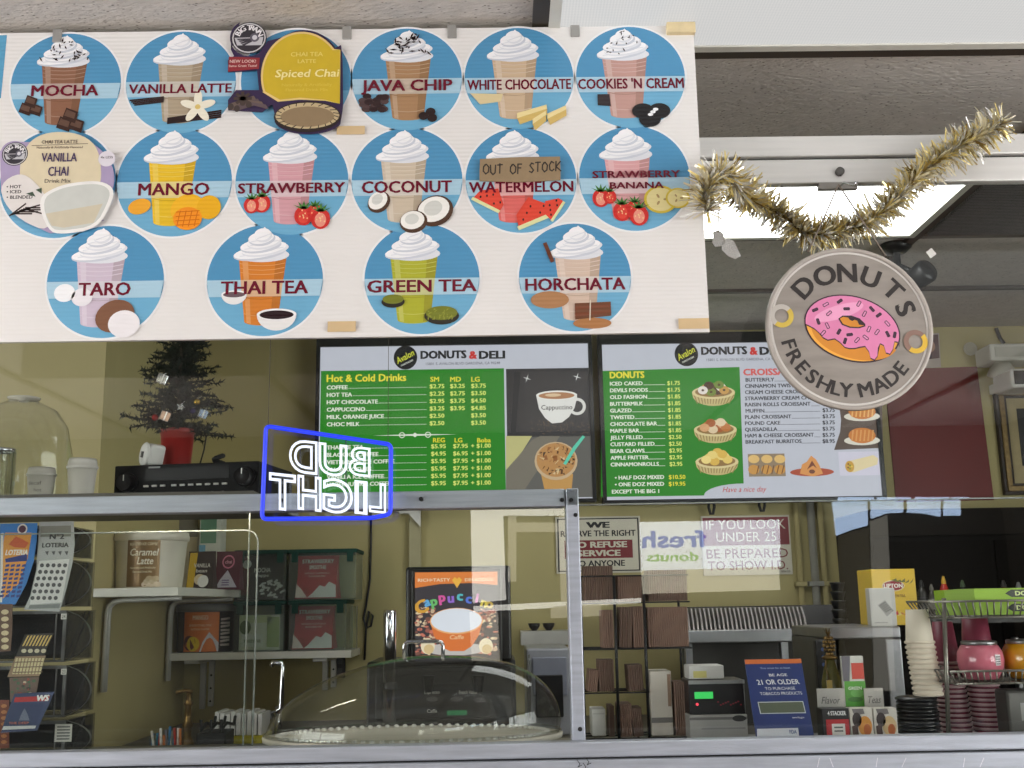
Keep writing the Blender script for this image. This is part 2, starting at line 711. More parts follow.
def troffer(x0, x1, y0, y1, lm, label):
    t = thing('ceiling_light', label, 'ceiling light', ((x0 + x1) / 2, (y0 + y1) / 2, H), 'lay-in ceiling lights')
    f = MB()
    w = .022
    for a in ((x0, x1, y0, y0 + w), (x0, x1, y1 - w, y1), (x0, x0 + w, y0 + w, y1 - w), (x1 - w, x1, y0 + w, y1 - w)):
        f.box(*a, H - .02, H - .002, WHP)
    f.build('frame', t)
    MB().box(x0 + w, x1 - w, y0 + w, y1 - w, H - .016, H - .004, lm).build('diffuser', t)
    return t


LENS1, LENS2 = lens_mat('prismatic_lens_front', L_LENS), lens_mat('prismatic_lens_staff', L_IN)
troffer(XF, XF + 1.2, 1.50, YT0 - .001, LENS1, 'white prismatic ceiling light above the counter, cut by the top edge of the photo')
troffer(-1.15, .04, .28, .87, LENS1, 'white prismatic ceiling light over the customer, left row')  # assumed lamp out of view, lights the customer side
troffer(1.29, 2.48, .28, .87, LENS1, 'white prismatic ceiling light over the customer, right row')  # second assumed lamp, likewise out of view
troffer(XI - 1.21, XI, 2.73, 3.30, LENS2, 'bright ceiling light behind the glass above the gold garland')
v = thing('ceiling_vent', 'dark louvred ceiling grille behind the glass, right of the bright ceiling light', 'vent', (1.85, 3.0, H))
f = MB()
for i in range(44):
    y = 2.735 + i * .0128
    f.box(XI + .04, 2.46, y, y + .004, H - .016, H - .003, BLK)
f.build('slats', v)
MB().box(XI + .03, 2.47, 2.725, 3.305, H - .004, H - .001, mat('vent_dark', (20, 18, 16), .8)).build('backing', v)

# ------------------------------------------------------------------ counter windows
ZL = Z(743.6, 2.11, 512)                 # top of the raised front rail
ZC = ZL - .05                           # counter surface

w1 = struct(MB().box(XL, XR, 2.162, 2.17, Z(181, 2.14, 860), Z(136, 2.14, 860), ALUW).build('window_1', loc=(0, 2.165, 2.4)))
hd = MB()
ZH0 = Z(182, 2.14, 860)
z0, zm, z1 = Z(182, 2.14, 860), Z(157, 2.14, 860), Z(136, 2.14, 860)
hd.box(XL, XR, 2.135, 2.161, zm + .002, z1, ALUW, .003).box(XL, XR, 2.142, 2.161, z0, zm - .002, ALUW, .003).box(XL, XR, 2.15, 2.16, zm - .003, zm + .003, BLKM)
hd.build('window_header', w1)
ZB0, ZB1 = Z(510.5, 2.16, 300), Z(493, 2.16, 300)
MB().box(XL + .01, XR - .01, 2.150, 2.155, ZB0 + .002, z0 + .01, GLS).build('pane', w1)
# lower left sash
xp0, xp1 = P(568.5, 620, 2.16).x, P(582, 620, 2.16).x
w2 = struct(MB().box(-2.6, xp0, 2.16, 2.21, ZB0, ZB1, ALU, .002).build('window_2', loc=(-.5, 2.18, ZB0)))
zc = ZC + .001
MB().box(xp0 + .001, xp1, 2.155, 2.21, zc, ZB1, ALU, .002).build('window_post', w2)
sc = MB()
for x, y in ((562, 500), (571, 500), (575.5, 515), (580, 729), (281, 500), (421, 499)):
    p = P(x, y, 2.157)
    sc.cyl((p.x, 2.16, p.z), (p.x, 2.1535, p.z), .0042, BLK, n=10)
sc.build('screws', w2)
MB().box(-2.6, xp0, 2.186, 2.192, zc, ZB0, GLS).build('pane', w2)
w3 = struct(MB().box(xp1 - .01, XR - .01, 2.218, 2.226, zc, Z(502, 2.22, 800), GLS).build('window_3', loc=(1, 2.22, zc)))
MB().box(xp1, XR - .01, 2.217, 2.227, Z(502, 2.22, 800), Z(500.6, 2.22, 800), EDGE).build('pane_edge', w3)

# ------------------------------------------------------------------ counter
ct = thing('display_counter', 'long brushed aluminium service counter with raised front rail along bottom of photo', 'counter', (0, 2.4, 0))
c = MB()
zz = Z(760, 2.11, 512)
c.box(XL + .02, XR - .02, 2.11, 2.15, zz + .0015, ZL, ALU, .003).box(XL + .02, XR - .02, 2.105, 2.15, ZL - .16, zz - .0015, ALU, .003).box(XL + .02, XR - .02, 2.118, 2.15, zz - .004, zz + .004, BLKM)
part(c, 'front_rail', ct)
part(MB().box(XL + .02, XR - .02, 2.15, 2.62, ZC - .04, ZC, STEEL), 'countertop', ct)
part(MB().box(XL + .02, XR - .02, 2.16, 2.60, 0, ZC - .04, mat('case_body', (120, 118, 112), .5, .2)), 'body', ct)
# scribbled marks scratched on the rail
a = Art((0, 2.1045, ZL - .05))
for x0, y0 in ((577, 760), (583, 763), (586, 758)):
    a.line([a.px(x0, y0), a.px(x0 + 3, y0 + 4), a.px(x0 + 1, y0 + 7), a.px(x0 + 5, y0 + 5)], .0012, BLK)
    a.build('scribble', ct); a = Art((0, 2.1045, ZL - .05))
for x0 in (818, 829, 876, 905, 962, 984):
    a.line([a.px(x0 + random.uniform(-5, 5), 767), a.px(x0 + random.uniform(-2, 4), 758)], .0012, mat('scratch', (225, 225, 228), .4, .6))
    a.build('scratch', ct); a = Art((0, 2.1045, ZL - .05))

# ================================================================== menu board of drinks
DBD = 1.985
zt, zbt = Z(25.5, DBD, 695), Z(332, DBD, 708)
xl, xr = -1.02, P(701.5, 180, DBD).x
bd = thing('drink_menu_board', 'large white fluted plastic drink menu board hanging from the ceiling, upper left', 'menu board', ((xl + xr) / 2, DBD, zbt))
BW = bink(232, 229, 226)
part(MB().box(xl, xr, DBD, DBD + .01, zbt, zt, BW), 'sheet', bd)
CR1, CR2, CR3 = bink(246, 246, 248), bink(226, 228, 234), bink(206, 210, 220)
BL1, BL2, BLB = bink(82, 148, 190), bink(112, 174, 208), bink(172, 206, 224)
TXR = bink(108, 16, 40)


def mixc(c, d, t):
    return bink(*[int(c[i] * (1 - t) + d[i] * t) for i in range(3)])


class Disc:
    def __init__(self, x, y, r):
        self.art = Art((P(x, y, DBD).x, DBD - .0003, P(x, y, DBD).z), eps=.00006)
        self.R = r * self.art.s(x, y)
        self.art.L = 1

    def poly(self, pts, m):
        self.art.poly([(p[0] * self.R, p[1] * self.R) for p in pts], m)

    def el(self, x, y, rx, ry, m, rot=0, n=24, a0=0, a1=2 * pi):
        self.art.ell(x * self.R, y * self.R, rx * self.R, ry * self.R, m, n, rot, a0, a1)

    def up(self):
        self.art.up()

    def line(self, pts, w, m):
        self.art.line([(p[0] * self.R, p[1] * self.R) for p in pts], w * self.R, m)

    def txt(self, s, x, y, w, h, m, **k):
        self.art.text(s, x * self.R, y * self.R, w * self.R if w else None, h * self.R, m, **k)


def base_disc(d):
    d.el(0, 0, 1.035, 1.035, bink(240, 240, 240), n=64)
    d.up()
    d.el(0, 0, 1, 1, BL1, n=64)
    d.up()
    pts = [(cos(t), sin(t)) for t in [pi + .22 + (pi - .44) * i / 30 for i in range(31)]]
    d.poly(pts, BL2)
    d.up()


def cream(d, cx, top=.92, base=.42, w=.46, tilt=.05):
    n = 6
    d.el(cx, base + .03, w, .13, CR2)
    d.up()
    for i in range(n):
        t = i / n
        y = base + .06 + (top - base - .12) * t
        ww = w * (1 - t) ** .62 * 1.0
        off = tilt * (1 if i % 2 else -1)
        d.el(cx + off * (1 - t), y, ww, .12, CR2 if i % 2 else CR3, rot=.14)
        d.up()
        d.el(cx + off * (1 - t) - .02, y + .028, ww * .96, .11, CR1, rot=.16)
        d.up()
        d.line([(cx + off + ww * (-.7 + .28 * k) * (1 - t * .2), y + .07 + .03 * sin(k * 2)) if False else (cx + off * .5 + ww * (-.8 + .32 * k), y - .05 + .03 * k * .6) for k in range(6)], .018, CR2)
        d.up()
    d.poly([(cx - .1, top - .1), (cx + .1, top - .1), (cx + .06, top), (cx + .02, top + .04)], CR1)
    d.up()


def cupbody(d, cx, col, top=.42, bot=-.74, wt=.415, wb=.285):
    m, m2, m3 = bink(*col), mixc(col, (255, 255, 255), .22), mixc(col, (60, 40, 20), .16)
    pts = [(cx - wt, top), (cx - wb, bot)] + [(cx - wb * cos(t), bot - .07 * sin(t)) for t in [pi * i / 10 for i in range(1, 10)]] + [(cx + wb, bot), (cx + wt, top)]
    d.poly(pts, m)
    d.up()
    d.poly([(cx + wt * .55, top), (cx + wb * .55, bot - .04), (cx + wb, bot), (cx + wt, top)], m3)
    d.poly([(cx - wt * .86, top), (cx - wb * .86, bot - .02), (cx - wb * .6, bot - .04), (cx - wt * .62, top)], m2)
    d.up()
    for k, y in enumerate((.3, .22, .14, -.3, -.6)):
        ww = wb + (wt - wb) * (y - bot) / (top - bot)
        d.line([(cx - ww * .97, y), (cx - ww * .5, y - .035), (cx, y - .045), (cx + ww * .5, y - .035), (cx + ww * .97, y)], .014, m2 if k != 3 else m3)
    d.up()
    return wt, wb, top, bot


def band(d, cx, col, cup=True):
    y0, y1 = -.3, .0
    a0, a1 = (1 - y0 * y0) ** .5, 1
    d.poly([(-a0, y0), (a0, y0), (1, y1), (-1, y1)], BLB)
    d.up()
    if cup:
        w0, w1 = .285 + .13 * (y0 + .74) / 1.16, .285 + .13 * (y1 + .74) / 1.16
        d.poly([(cx - w0, y0), (cx + w0, y0), (cx + w1, y1), (cx - w1, y1)], mixc(col, (225, 225, 225), .55))
    d.up()


def choc(d, x, y, s):
    for k, (a, b) in enumerate(((0, 0), (.2, -.02), (.09, .15))):
        d.poly([(x + a * s, y + b * s), (x + (a + .22) * s, y + (b - .08) * s), (x + (a + .26) * s, y + (b + .12) * s), (x + (a + .06) * s, y + (b + .2) * s)], bink(58, 36, 30))
        d.up()
        d.poly([(x + (a + .03) * s, y + (b + .06) * s), (x + (a + .2) * s, y + b * s), (x + (a + .22) * s, y + (b + .1) * s), (x + (a + .07) * s, y + (b + .17) * s)], bink(98, 72, 60))
        d.up()


def straw_(d, x, y, s, cut=False):
    d.el(x, y, .17 * s, .19 * s, bink(206, 48, 44))
    d.up()
    d.el(x, y - .02 * s, .1 * s, .13 * s, bink(236, 150, 130) if cut else bink(222, 72, 60))
    d.up()
    for k in range(5):
        t = pi * (.15 + .17 * k)
        d.poly([(x - .05 * s, y + .13 * s), (x + .05 * s, y + .13 * s), (x + .22 * s * cos(t), y + .13 * s + .17 * s * sin(t))], bink(74, 128, 60))
    for k in range(7):
        d.el(x + .1 * s * cos(k * 2.4) * (k / 6), y + .11 * s * sin(k * 2.4) * (k / 6), .012 * s, .018 * s, bink(244, 205, 150), n=6)
    d.up()


def ban_(d, x, y, r):
    d.el(x, y, r, r * .88, bink(222, 196, 70))
    d.up()
    d.el(x, y, r * .84, r * .74, bink(238, 224, 160))
    d.up()
    for k in range(3):
        d.el(x + r * .3 * cos(k * 2.1), y + r * .25 * sin(k * 2.1), r * .14, r * .07, bink(180, 150, 100), rot=k * 2.1)
    d.up()


def specks(d, n, x0, x1, y0, y1, m, sz=.03, seed=1, crm=None):
    rr = random.Random(seed)
    for k in range(n):
        x, y = rr.uniform(x0, x1), rr.uniform(y0, y1)
        if crm and abs(x - crm) > .46 * max(0, 1 - (y - .45) / .5) ** .6:
            continue
        a = rr.uniform(0, pi)
        l = rr.uniform(.6, 2.2) * sz
        d.poly([(x - l * cos(a), y - l * sin(a)), (x + sz * .5 * sin(a), y - sz * .5 * cos(a)), (x + l * cos(a), y + l * sin(a)), (x - sz * .5 * sin(a), y + sz * .5 * cos(a))], m)
    d.up()


DK = bink(48, 34, 34)


def ex_mocha(d):
    choc(d, -.82, -.55, .95); choc(d, -.12, -.86, 1.1); specks(d, 46, -.5, .5, .45, .95, DK, .03, 3, -.05)


def ex_vanilla(d):
    for k in range(4):
        d.line([(-.9 + .03 * k, -.36 - .03 * k), (-.3, -.3 - .03 * k)], .03, DK)
        d.line([(-.2, -.72 - .03 * k), (.75, -.58 - .04 * k)], .035, DK)
    d.up()
    for k in range(5):
        t = pi / 2 + k * 2 * pi / 5
        d.el(.33 + .16 * cos(t), -.5 + .16 * sin(t), .17, .075, bink(240, 234, 214), rot=t)
        d.up()
    d.el(.33, -.5, .05, .05, bink(226, 200, 120)); d.up()


def ex_java(d):
    rr = random.Random(4)
    for k in range(26):
        x, y = rr.uniform(-.82, -.36), rr.uniform(-.62, -.32)
        d.el(x, y, .08, .06, bink(52, 36, 38) if k % 2 else bink(84, 66, 66), n=10); d.up()
    for x, y in ((.3, -.74), (.46, -.78), (.43, -.66)):
        d.el(x, y, .09, .08, bink(44, 30, 30), n=12); d.up()
    specks(d, 60, -.42, .42, .48, .88, DK, .035, 5, .02)


def ex_white(d):
    d.poly([(-.9, -.3), (-.3, -.32), (-.34, -.47), (-.72, -.52)], bink(224, 206, 160)); d.up()
    for x, y, w in ((.0, -.78, .5), (.55, -.8, .3), (.28, -.9, .2)):
        d.poly([(x - .05, y - .02), (x + w, y + .16), (x + w, y + .04), (x, y - .14)], bink(214, 184, 110)); d.up()
        d.poly([(x - .05, y - .02), (x + w, y + .16), (x + w * .98, y + .24), (x - .05, y + .08)], bink(238, 220, 160)); d.up()


def ex_cookie(d):
    d.poly([(-.62, -.34), (-.4, -.34), (-.38, -.58), (-.62, -.56)], bink(52, 44, 46)); d.up()
    for x, y, r in ((.2, -.68, .2), (.5, -.68, .18), (.32, -.84, .2)):
        d.el(x, y, .2, .15, bink(30, 28, 30)); d.up()
    for k in range(3):
        d.el(.33 + .05 * k, -.75 + .05 * k, .05, .03, CR1); d.up()
    specks(d, 40, -.5, .5, .45, .95, DK, .024, 8, -.02)


def ex_mango(d):
    d.el(-.58, -.45, .2, .14, bink(240, 170, 50), rot=.3); d.up()
    d.el(.25, -.5, .3, .26, bink(242, 184, 40), rot=.5); d.up()
    d.el(.62, -.48, .21, .22, bink(236, 176, 30)); d.up()
    d.el(.26, -.68, .25, .21, bink(246, 150, 30)); d.up()
    for k in range(4):
        d.line([(.08 + .1 * k, -.82), (.13 + .1 * k, -.54)], .016, bink(216, 110, 14))
        d.line([(.06, -.8 + .08 * k), (.46, -.78 + .08 * k)], .016, bink(216, 110, 14))
    d.up()


def ex_strawb(d):
    straw_(d, -.52, -.42, .9, True); straw_(d, -.7, -.45, .8, True); straw_(d, .22, -.66, .95); straw_(d, .42, -.6, .8); straw_(d, .52, -.72, 1, True)


def coco(d, x, y, r, rot):
    d.el(x, y, r, r * .84, bink(82, 58, 44), rot=rot); d.up()
    d.el(x - .02, y + .03, r * .86, r * .68, bink(244, 242, 236), rot=rot); d.up()
    d.el(x - .03, y + .05, r * .5, r * .4, bink(214, 214, 208), rot=rot); d.up()


def ex_coco(d):
    coco(d, -.5, -.42, .22, .8); coco(d, .5, -.6, .34, .4); coco(d, .12, -.8, .25, .2)


def slice_(d, x, y, s, rot):
    c, q = cos(rot), sin(rot)
    R2 = lambda a, b: (x + s * (a * c - b * q), y + s * (a * q + b * c))
    d.poly([R2(-.3, -.1), R2(.3, -.1), R2(.3, .05), R2(.05, .3), R2(-.25, .1)], bink(226, 76, 58)); d.up()
    d.poly([R2(-.32, -.16), R2(.3, -.16), R2(.3, -.09), R2(-.32, -.09)], bink(226, 226, 170)); d.up()
    for k in range(5):
        p = R2(-.18 + .1 * k, .02 + .08 * ((k * 7) % 3 - .5)); d.el(p[0], p[1], .018, .026, DK, n=6)
    d.up()


def ex_water(d):
    slice_(d, -.58, -.38, .9, -.5); slice_(d, .2, -.66, 1.1, .4); slice_(d, .58, -.56, .7, 1.0)


def ex_strban(d):
    straw_(d, -.62, -.38, .9, True); straw_(d, -.46, -.36, .7); ban_(d, .45, -.42, .3); ban_(d, .76, -.4, .22); straw_(d, -.25, -.64, .95); straw_(d, -.02, -.58, .8); straw_(d, .05, -.72, 1, True)


def ex_taro(d):
    d.el(-.68, -.2, .18, .16, CR1); d.el(-.38, -.28, .18, .16, bink(236, 232, 236)); d.up()
    d.el(.2, -.62, .34, .28, bink(128, 88, 66), rot=.4); d.up()
    d.el(.36, -.76, .27, .24, bink(238, 234, 236)); d.up()


def bowl_(d, x, y, r, inn):
    d.poly([(x - r, y)] + [(x + r * cos(t), y + r * .85 * sin(t)) for t in [pi + pi * i / 14 for i in range(1, 14)]] + [(x + r, y)], bink(236, 234, 232)); d.up()
    d.el(x, y, r, r * .3, bink(246, 246, 246)); d.up()
    d.el(x, y - .01, r * .86, r * .23, inn); d.up()


def ex_thai(d):
    bowl_(d, -.52, -.25, .22, bink(110, 90, 96)); bowl_(d, .22, -.62, .34, bink(40, 22, 26))


def ex_green(d):
    for x, y, r in ((-.5, -.38, .2), (.34, -.64, .3)):
        d.el(x, y - .04, r, r * .52, bink(46, 42, 34)); d.up()
        d.el(x, y + .01, r * .92, r * .42, bink(120, 126, 42)); d.up()
    specks(d, 30, .1, .58, -.74, -.56, bink(150, 156, 60), .02, 9)


def ex_horch(d):
    d.el(-.46, -.42, .34, .16, bink(176, 128, 88)); d.up()
    d.line([(-.52, .62), (-.4, .3)], .07, bink(104, 58, 40)); d.up()
    d.el(.28, -.86, .34, .1, bink(176, 122, 76)); d.up()
    for k in range(5):
        d.line([(0, -.52 - .06 * k), (.6, -.5 - .05 * k)], .06, bink(112 + 12 * (k % 2), 70, 48)); d.up()
    d.line([(.26, -.44), (.24, -.8)], .02, bink(220, 210, 190)); d.up()


DRK = [
    ('MOCHA', 66, 84, 55, -.05, (142, 100, 78), ex_mocha, 66, 11.3, 'mocha in a brown cup, top left of board'),
    ('VANILLA LATTE', 181, 82, 55, -.02, (176, 160, 136), ex_vanilla, 102, 9.6, 'vanilla latte with a white flower'),
    (None, 296, 80, 55, 0, None, None, 0, 0, 'hidden behind the yellow spiced tea cutout'),
    ('JAVA CHIP', 407, 79, 55, .02, (170, 132, 96), ex_java, 90, 11.5, 'chip coffee with chocolate chips'),
    ("WHITE CHOCOLATE", 519, 78, 54.5, -.08, (206, 180, 150), ex_white, 103, 10.5, 'white chocolate drink'),
    ("COOKIES 'N CREAM", 630.5, 77, 54.5, -.1, (196, 154, 144), ex_cookie, 105, 10.5, 'cookies and cream drink, top right of board'),
    (None, 58, 183, 58, 0, None, None, 0, 0, 'hidden behind the lilac vanilla tea cutout'),
    ('MANGO', 174.5, 182, 57.5, -.05, (232, 190, 40), ex_mango, 70, 12.3, 'yellow mango drink'),
    ('STRAWBERRY', 292, 181, 56.5, -.02, (214, 160, 168), ex_strawb, 106, 10.3, 'pink strawberry drink'),
    ('COCONUT', 407, 180, 55.5, -.06, (206, 190, 168), ex_coco, 89, 12, 'coconut drink beside split coconuts'),
    ('WATERMELON', 521, 180, 55.5, -.12, (226, 110, 104), ex_water, 103.5, 10.8, 'red watermelon drink under a cardboard note'),
    (('STRAWBERRY', 'BANANA'), 634.5, 178, 55.5, -.12, (224, 168, 170), ex_strban, 87, 7.4, 'strawberry banana drink'),
    ('TARO', 105.5, 281.5, 58.5, -.1, (206, 190, 206), ex_taro, 51, 13, 'pale taro drink, bottom left of board'),
    ('THAI TEA', 265, 280, 58, -.05, (214, 128, 48), ex_thai, 86, 13, 'orange iced tea drink'),
    ('GREEN TEA', 422, 278.5, 57.5, -.14, (176, 178, 52), ex_green, 108, 12.2, 'green tea drink'),
    ('HORCHATA', 575, 277, 56, .06, (214, 190, 172), ex_horch, 99, 12.2, 'rice drink with a cinnamon stick, bottom right of board'),
]
for name, x, y, r, cx, col, ex, tw, th, lab in DRK:
    d = Disc(x, y, r)
    base_disc(d)
    if name:
        cupbody(d, cx, col)
        cream(d, cx)
        d.art.L += 1
        band(d, cx, col)
        ex(d)
        d.up()
        k = 1 / r
        if isinstance(name, tuple):
            d.txt(name[0], .03, -.02 + .08, 87 * k, 7.2 * k, TXR, bold=.03)
            d.txt(name[1], .03, -.15, 53 * k, 6.6 * k, TXR, bold=.03)
        else:
            d.txt(name, 0, -.14, tw * k, th * k, TXR, bold=.03)
    d.art.build('drink_picture', bd)['label'] = 'round blue picture: ' + lab
TAPE = mat('masking_tape', (212, 184, 140), .7, 0, .06)
GREYM = mat('grey_clip', (160, 158, 154), .5, .3)
for x0, y0, x1, y1 in ((337, 127, 365, 135), (328, 322, 356, 332), (678, 319, 709, 329)):
    a, b = P(x0, y0, DBD), P(x1, y1, DBD)
    part(MB().box(a.x, b.x, DBD - .004, DBD - .0035, b.z, a.z, TAPE), 'tape_strip', bd)
a, b = P(666, 25, DBD), P(695, 35, DBD)
part(MB().box(a.x, b.x, DBD - .012, DBD + .018, b.z, a.z + .003, mat('wood_block', (222, 202, 158), .6, 0, .1, 30), .002), 'wooden_block', bd)
for x in (58, 347, 452, 575):
    a = P(x, 30, DBD)
    part(MB().box(a.x - .009, a.x + .009, DBD - .004, DBD + .014, zt - .022, zt + .006, GREYM, .002), 'hanger_clip', bd)
a = Art((P(3, 70, DBD).x, DBD - .0003, P(3, 70, DBD).z))
a.pp([(-16, 36), (7, 35), (1, 98), (-16, 104)], bink(92, 160, 196))
a.build('edge_print', bd)['label'] = 'blue slanted print at the board left edge'


# ---- the cut-outs taped on the board
def cutout(name, label, cat, poly, m, lift, me=None):
    c = [sum(p[0] for p in poly) / len(poly), sum(p[1] for p in poly) / len(poly)]
    D = DBD - lift
    o = P(c[0], c[1], D)
    t = thing(name, label, cat, (o.x, D, o.z))
    b = MB()
    b.prism([P(px, py, D) for px, py in poly], (0, .002, 0), m, me)
    part(b, 'card', t)
    return t, Art((o.x, D, o.z), eps=.00008)


def arc_pts(cx, cy, rx, ry, a0, a1, n=16):
    return [(cx + rx * cos(radians(a0 + (a1 - a0) * i / n)), cy - ry * sin(radians(a0 + (a1 - a0) * i / n))) for i in range(n + 1)]


PUR = ink(54, 38, 74)
t, a = cutout('spiced_tea_cutout', 'yellow and purple cardboard spiced tea cutout with cinnamon sticks taped on the menu board', 'cutout',
              arc_pts(249, 38, 19, 18, 300, 120) + [(231, 50), (234, 56), (228, 60), (228, 72), (245, 71), (257, 70)] + [(259, 90), (236, 90), (228, 100), (228, 110), (262, 112), (272, 104), (276, 119)] + arc_pts(308, 119, 34, 15, 190, 340) + [(342.5, 110), (343, 104), (342.5, 60), (341, 45)] + arc_pts(304, 76, 40, 46, 38, 122) + [(268, 41)], PUR, .008)
def medallion(a, x, y, r):
    a.pell(x, y, r, r * .93, ink(48, 44, 52)); a.up()
    a.pell(x, y, r * .93, r * .87, ink(206, 204, 206)); a.up()
    a.pell(x, y, r * .86, r * .8, ink(48, 44, 52)); a.up()
    a.pp([(x - r * .8, y), (x + r * .8, y - r * .05), (x + r * .7, y + r * .4), (x - r * .66, y + r * .42)], ink(196, 194, 198)); a.up()
    for k in range(4):
        a.pp([(x - r * .7 + k * r * .1, y + r * (.05 + .11 * k)), (x + r * (.1 + .1 * k), y + r * .02), (x + r * (.1 + .1 * k), y + r * .1), (x - r * .6 + k * r * .1, y + r * (.12 + .11 * k))], ink(60, 56, 64)); a.up()
    a.pell(x + r * .32, y - r * .02, r * .26, r * .26, ink(96, 92, 104)); a.up()
    a.pell(x + r * .32, y - r * .02, r * .14, r * .14, ink(210, 208, 214)); a.up()
    ca, cb = a.px(x, y)
    k = a.s(x, y) * r
    for i, ch in enumerate('BIG TRAIN'):
        t_ = radians(155 - i * 16.5)
        if ch != ' ':
            a.text(ch, ca + k * .66 * cos(t_), cb + k * .62 * sin(t_), None, k * .3, ink(236, 234, 236), rot=t_ - pi / 2, bold=.03)
    a.up()


def smooth(p, n=2):
    for _ in range(n):
        q = []
        for i in range(len(p)):
            A, B = p[i], p[(i + 1) % len(p)]
            q += [(A[0] * .75 + B[0] * .25, A[1] * .75 + B[1] * .25), (A[0] * .25 + B[0] * .75, A[1] * .25 + B[1] * .75)]
        p = q
    return p


a.up()
medallion(a, 249, 38, 18)
a.pp([(229, 57), (260, 58), (259, 69), (228, 72)], ink(142, 44, 52)); a.up()
a.t('NEW LOOK!', 243, 61.5, 26, 3.2, ink(230, 200, 190)); a.t('Same Great Taste!', 243, 66, 28, 2.4, ink(230, 200, 190)); a.up()
YEL = arc_pts(302, 77, 40, 44, 30, 150, 20)
a.pp([(340, 104)] + [(340.5, 50)] + arc_pts(302, 77, 41, 45, 38, 200, 30) + [(262, 92), (278, 102), (300, 100), (325, 101)], ink(226, 196, 130)); a.up()
a.pp([(340, 104)] + [(340, 50)] + arc_pts(302, 77, 39, 43, 38, 200, 30) + [(264, 91), (280, 100), (300, 98), (325, 100)], ink(206, 176, 44)); a.up()
PALE = ink(226, 206, 110)
a.t('CHAI TEA', 307, 54.5, 32, 4.5, PALE); a.t('LATTE', 307, 61.5, 18, 4, PALE); a.t('Spiced Chai', 307.5, 73.5, 63, 8, ink(240, 226, 160), bold=.02, shear=.15)
a.t('Naturally & Artificially', 307, 85, 50, 3, ink(214, 188, 70)); a.t('Flavored Drink Mix', 307, 90, 42, 3, ink(214, 188, 70)); a.up()
a.pell(307.5, 117, 33.5, 16, ink(44, 34, 30)); a.up()
a.pell(307.5, 116, 32, 13.5, ink(196, 176, 136)); a.up()
for k in range(22):
    q = 2 * pi * k / 22
    a.line([a.px(307.5 + 27 * cos(q), 116 + 10.5 * sin(q)), a.px(307.5 + 33 * cos(q + .1), 116.5 + 14.5 * sin(q + .1))], .0018, ink(60, 46, 40))
a.pell(307.5, 117, 27, 10.5, ink(146, 124, 94)); a.up()
for k in range(4):
    a.pp([(230 + 6 * k, 104 - 2 * k + (k % 2) * 4), (254 + 4 * k, 96 + k * 3), (257 + 4 * k, 101 + k * 3), (232 + 6 * k, 111 - 3 * k + (k % 2) * 3)], ink(112 - 14 * (k % 2), 94 - 12 * (k % 2), 86)); a.up()
    a.pell(231 + 6 * k, 107 - 2 * k + (k % 2) * 4, 3, 3.4, ink(70, 58, 54)); a.up()
for k in range(8):
    q = k * pi / 4
    a.line([a.px(243, 99), a.px(243 + 8 * cos(q), 99 + 6 * sin(q))], .006, ink(74, 60, 54))
a.up()
a.build('print', t)

t, a = cutout('vanilla_tea_cutout', 'cream and lilac vanilla tea latte cutout taped on the left of the menu board', 'cutout',
              [(0, 150)] + arc_pts(15, 154, 14.5, 13, 170, 70) + [(30, 142)] + arc_pts(60, 178, 54, 43, 125, -60, 30) + [(104, 220), (60, 232)] + [(50, 233), (25, 222), (8, 205), (1, 190)], ink(172, 156, 190), .006)
a.up()
a.pp(smooth([(28, 198), (18, 176), (24, 148), (38, 135), (60, 131), (84, 135), (99, 149), (102, 178), (97, 192), (60, 202)]), ink(222, 208, 176)); a.up()
medallion(a, 15, 154, 13)
a.pp(smooth([(0, 184), (20, 172), (36, 182), (51, 204), (50, 233), (20, 220), (4, 203)]), ink(226, 220, 216)); a.up()
for s, y in (('HOT', 187), ('ICED', 192), ('BLENDED', 197.5)):
    a.t('• ' + s, 7, y, None, 3.4, ink(40, 34, 36), al='L', bold=.03)
a.t('CHAI TEA LATTE', 60, 142, 36, 3.6, ink(84, 66, 60)); a.line([a.px(32, 145.8), a.px(88, 143.8)], .001, ink(84, 66, 60))
a.t('Naturally & Artificially Flavored', 60, 147.5, 46, 2.2, ink(120, 100, 90))
a.t('VANILLA', 59.5, 157.5, 35, 9, ink(66, 48, 92), bold=.02); a.t('CHAI', 58.5, 171.5, 20, 9.5, ink(66, 48, 92), bold=.02)
a.t('Drink Mix', 58, 181, 26, 4.2, ink(90, 80, 80), bold=.0); a.up()
a.pell(107, 159, 8.5, 8, ink(224, 218, 226)); a.up()
a.t('4x LESS', 107, 157.5, 12, 2.4, ink(90, 80, 90)); a.up()
for k in range(9):
    a.line([a.px(10 + 2 * k, 216 - k), a.px(26 + 3 * k, 204 + (k * 5) % 12)], .003, ink(58, 44, 40))
a.pp([(26, 194), (33, 192), (36, 197)], ink(60, 80, 60)); a.pp([(36, 190), (42, 188), (42, 194)], ink(60, 80, 60)); a.up()
a.pp(smooth([(37, 199), (56, 187), (78, 182), (102, 181), (115, 189), (112, 203), (98, 229), (62, 235), (48, 231)]), ink(240, 238, 234)); a.up()
a.pp(smooth([(42, 200), (57, 190), (78, 185), (101, 184), (111, 191), (108, 203), (96, 226), (64, 231), (50, 229)]), ink(204, 206, 200)); a.up()
a.pp([(46, 214), (103, 204), (94, 223), (64, 228), (52, 226)], ink(206, 196, 172)); a.up()
a.build('print', t)

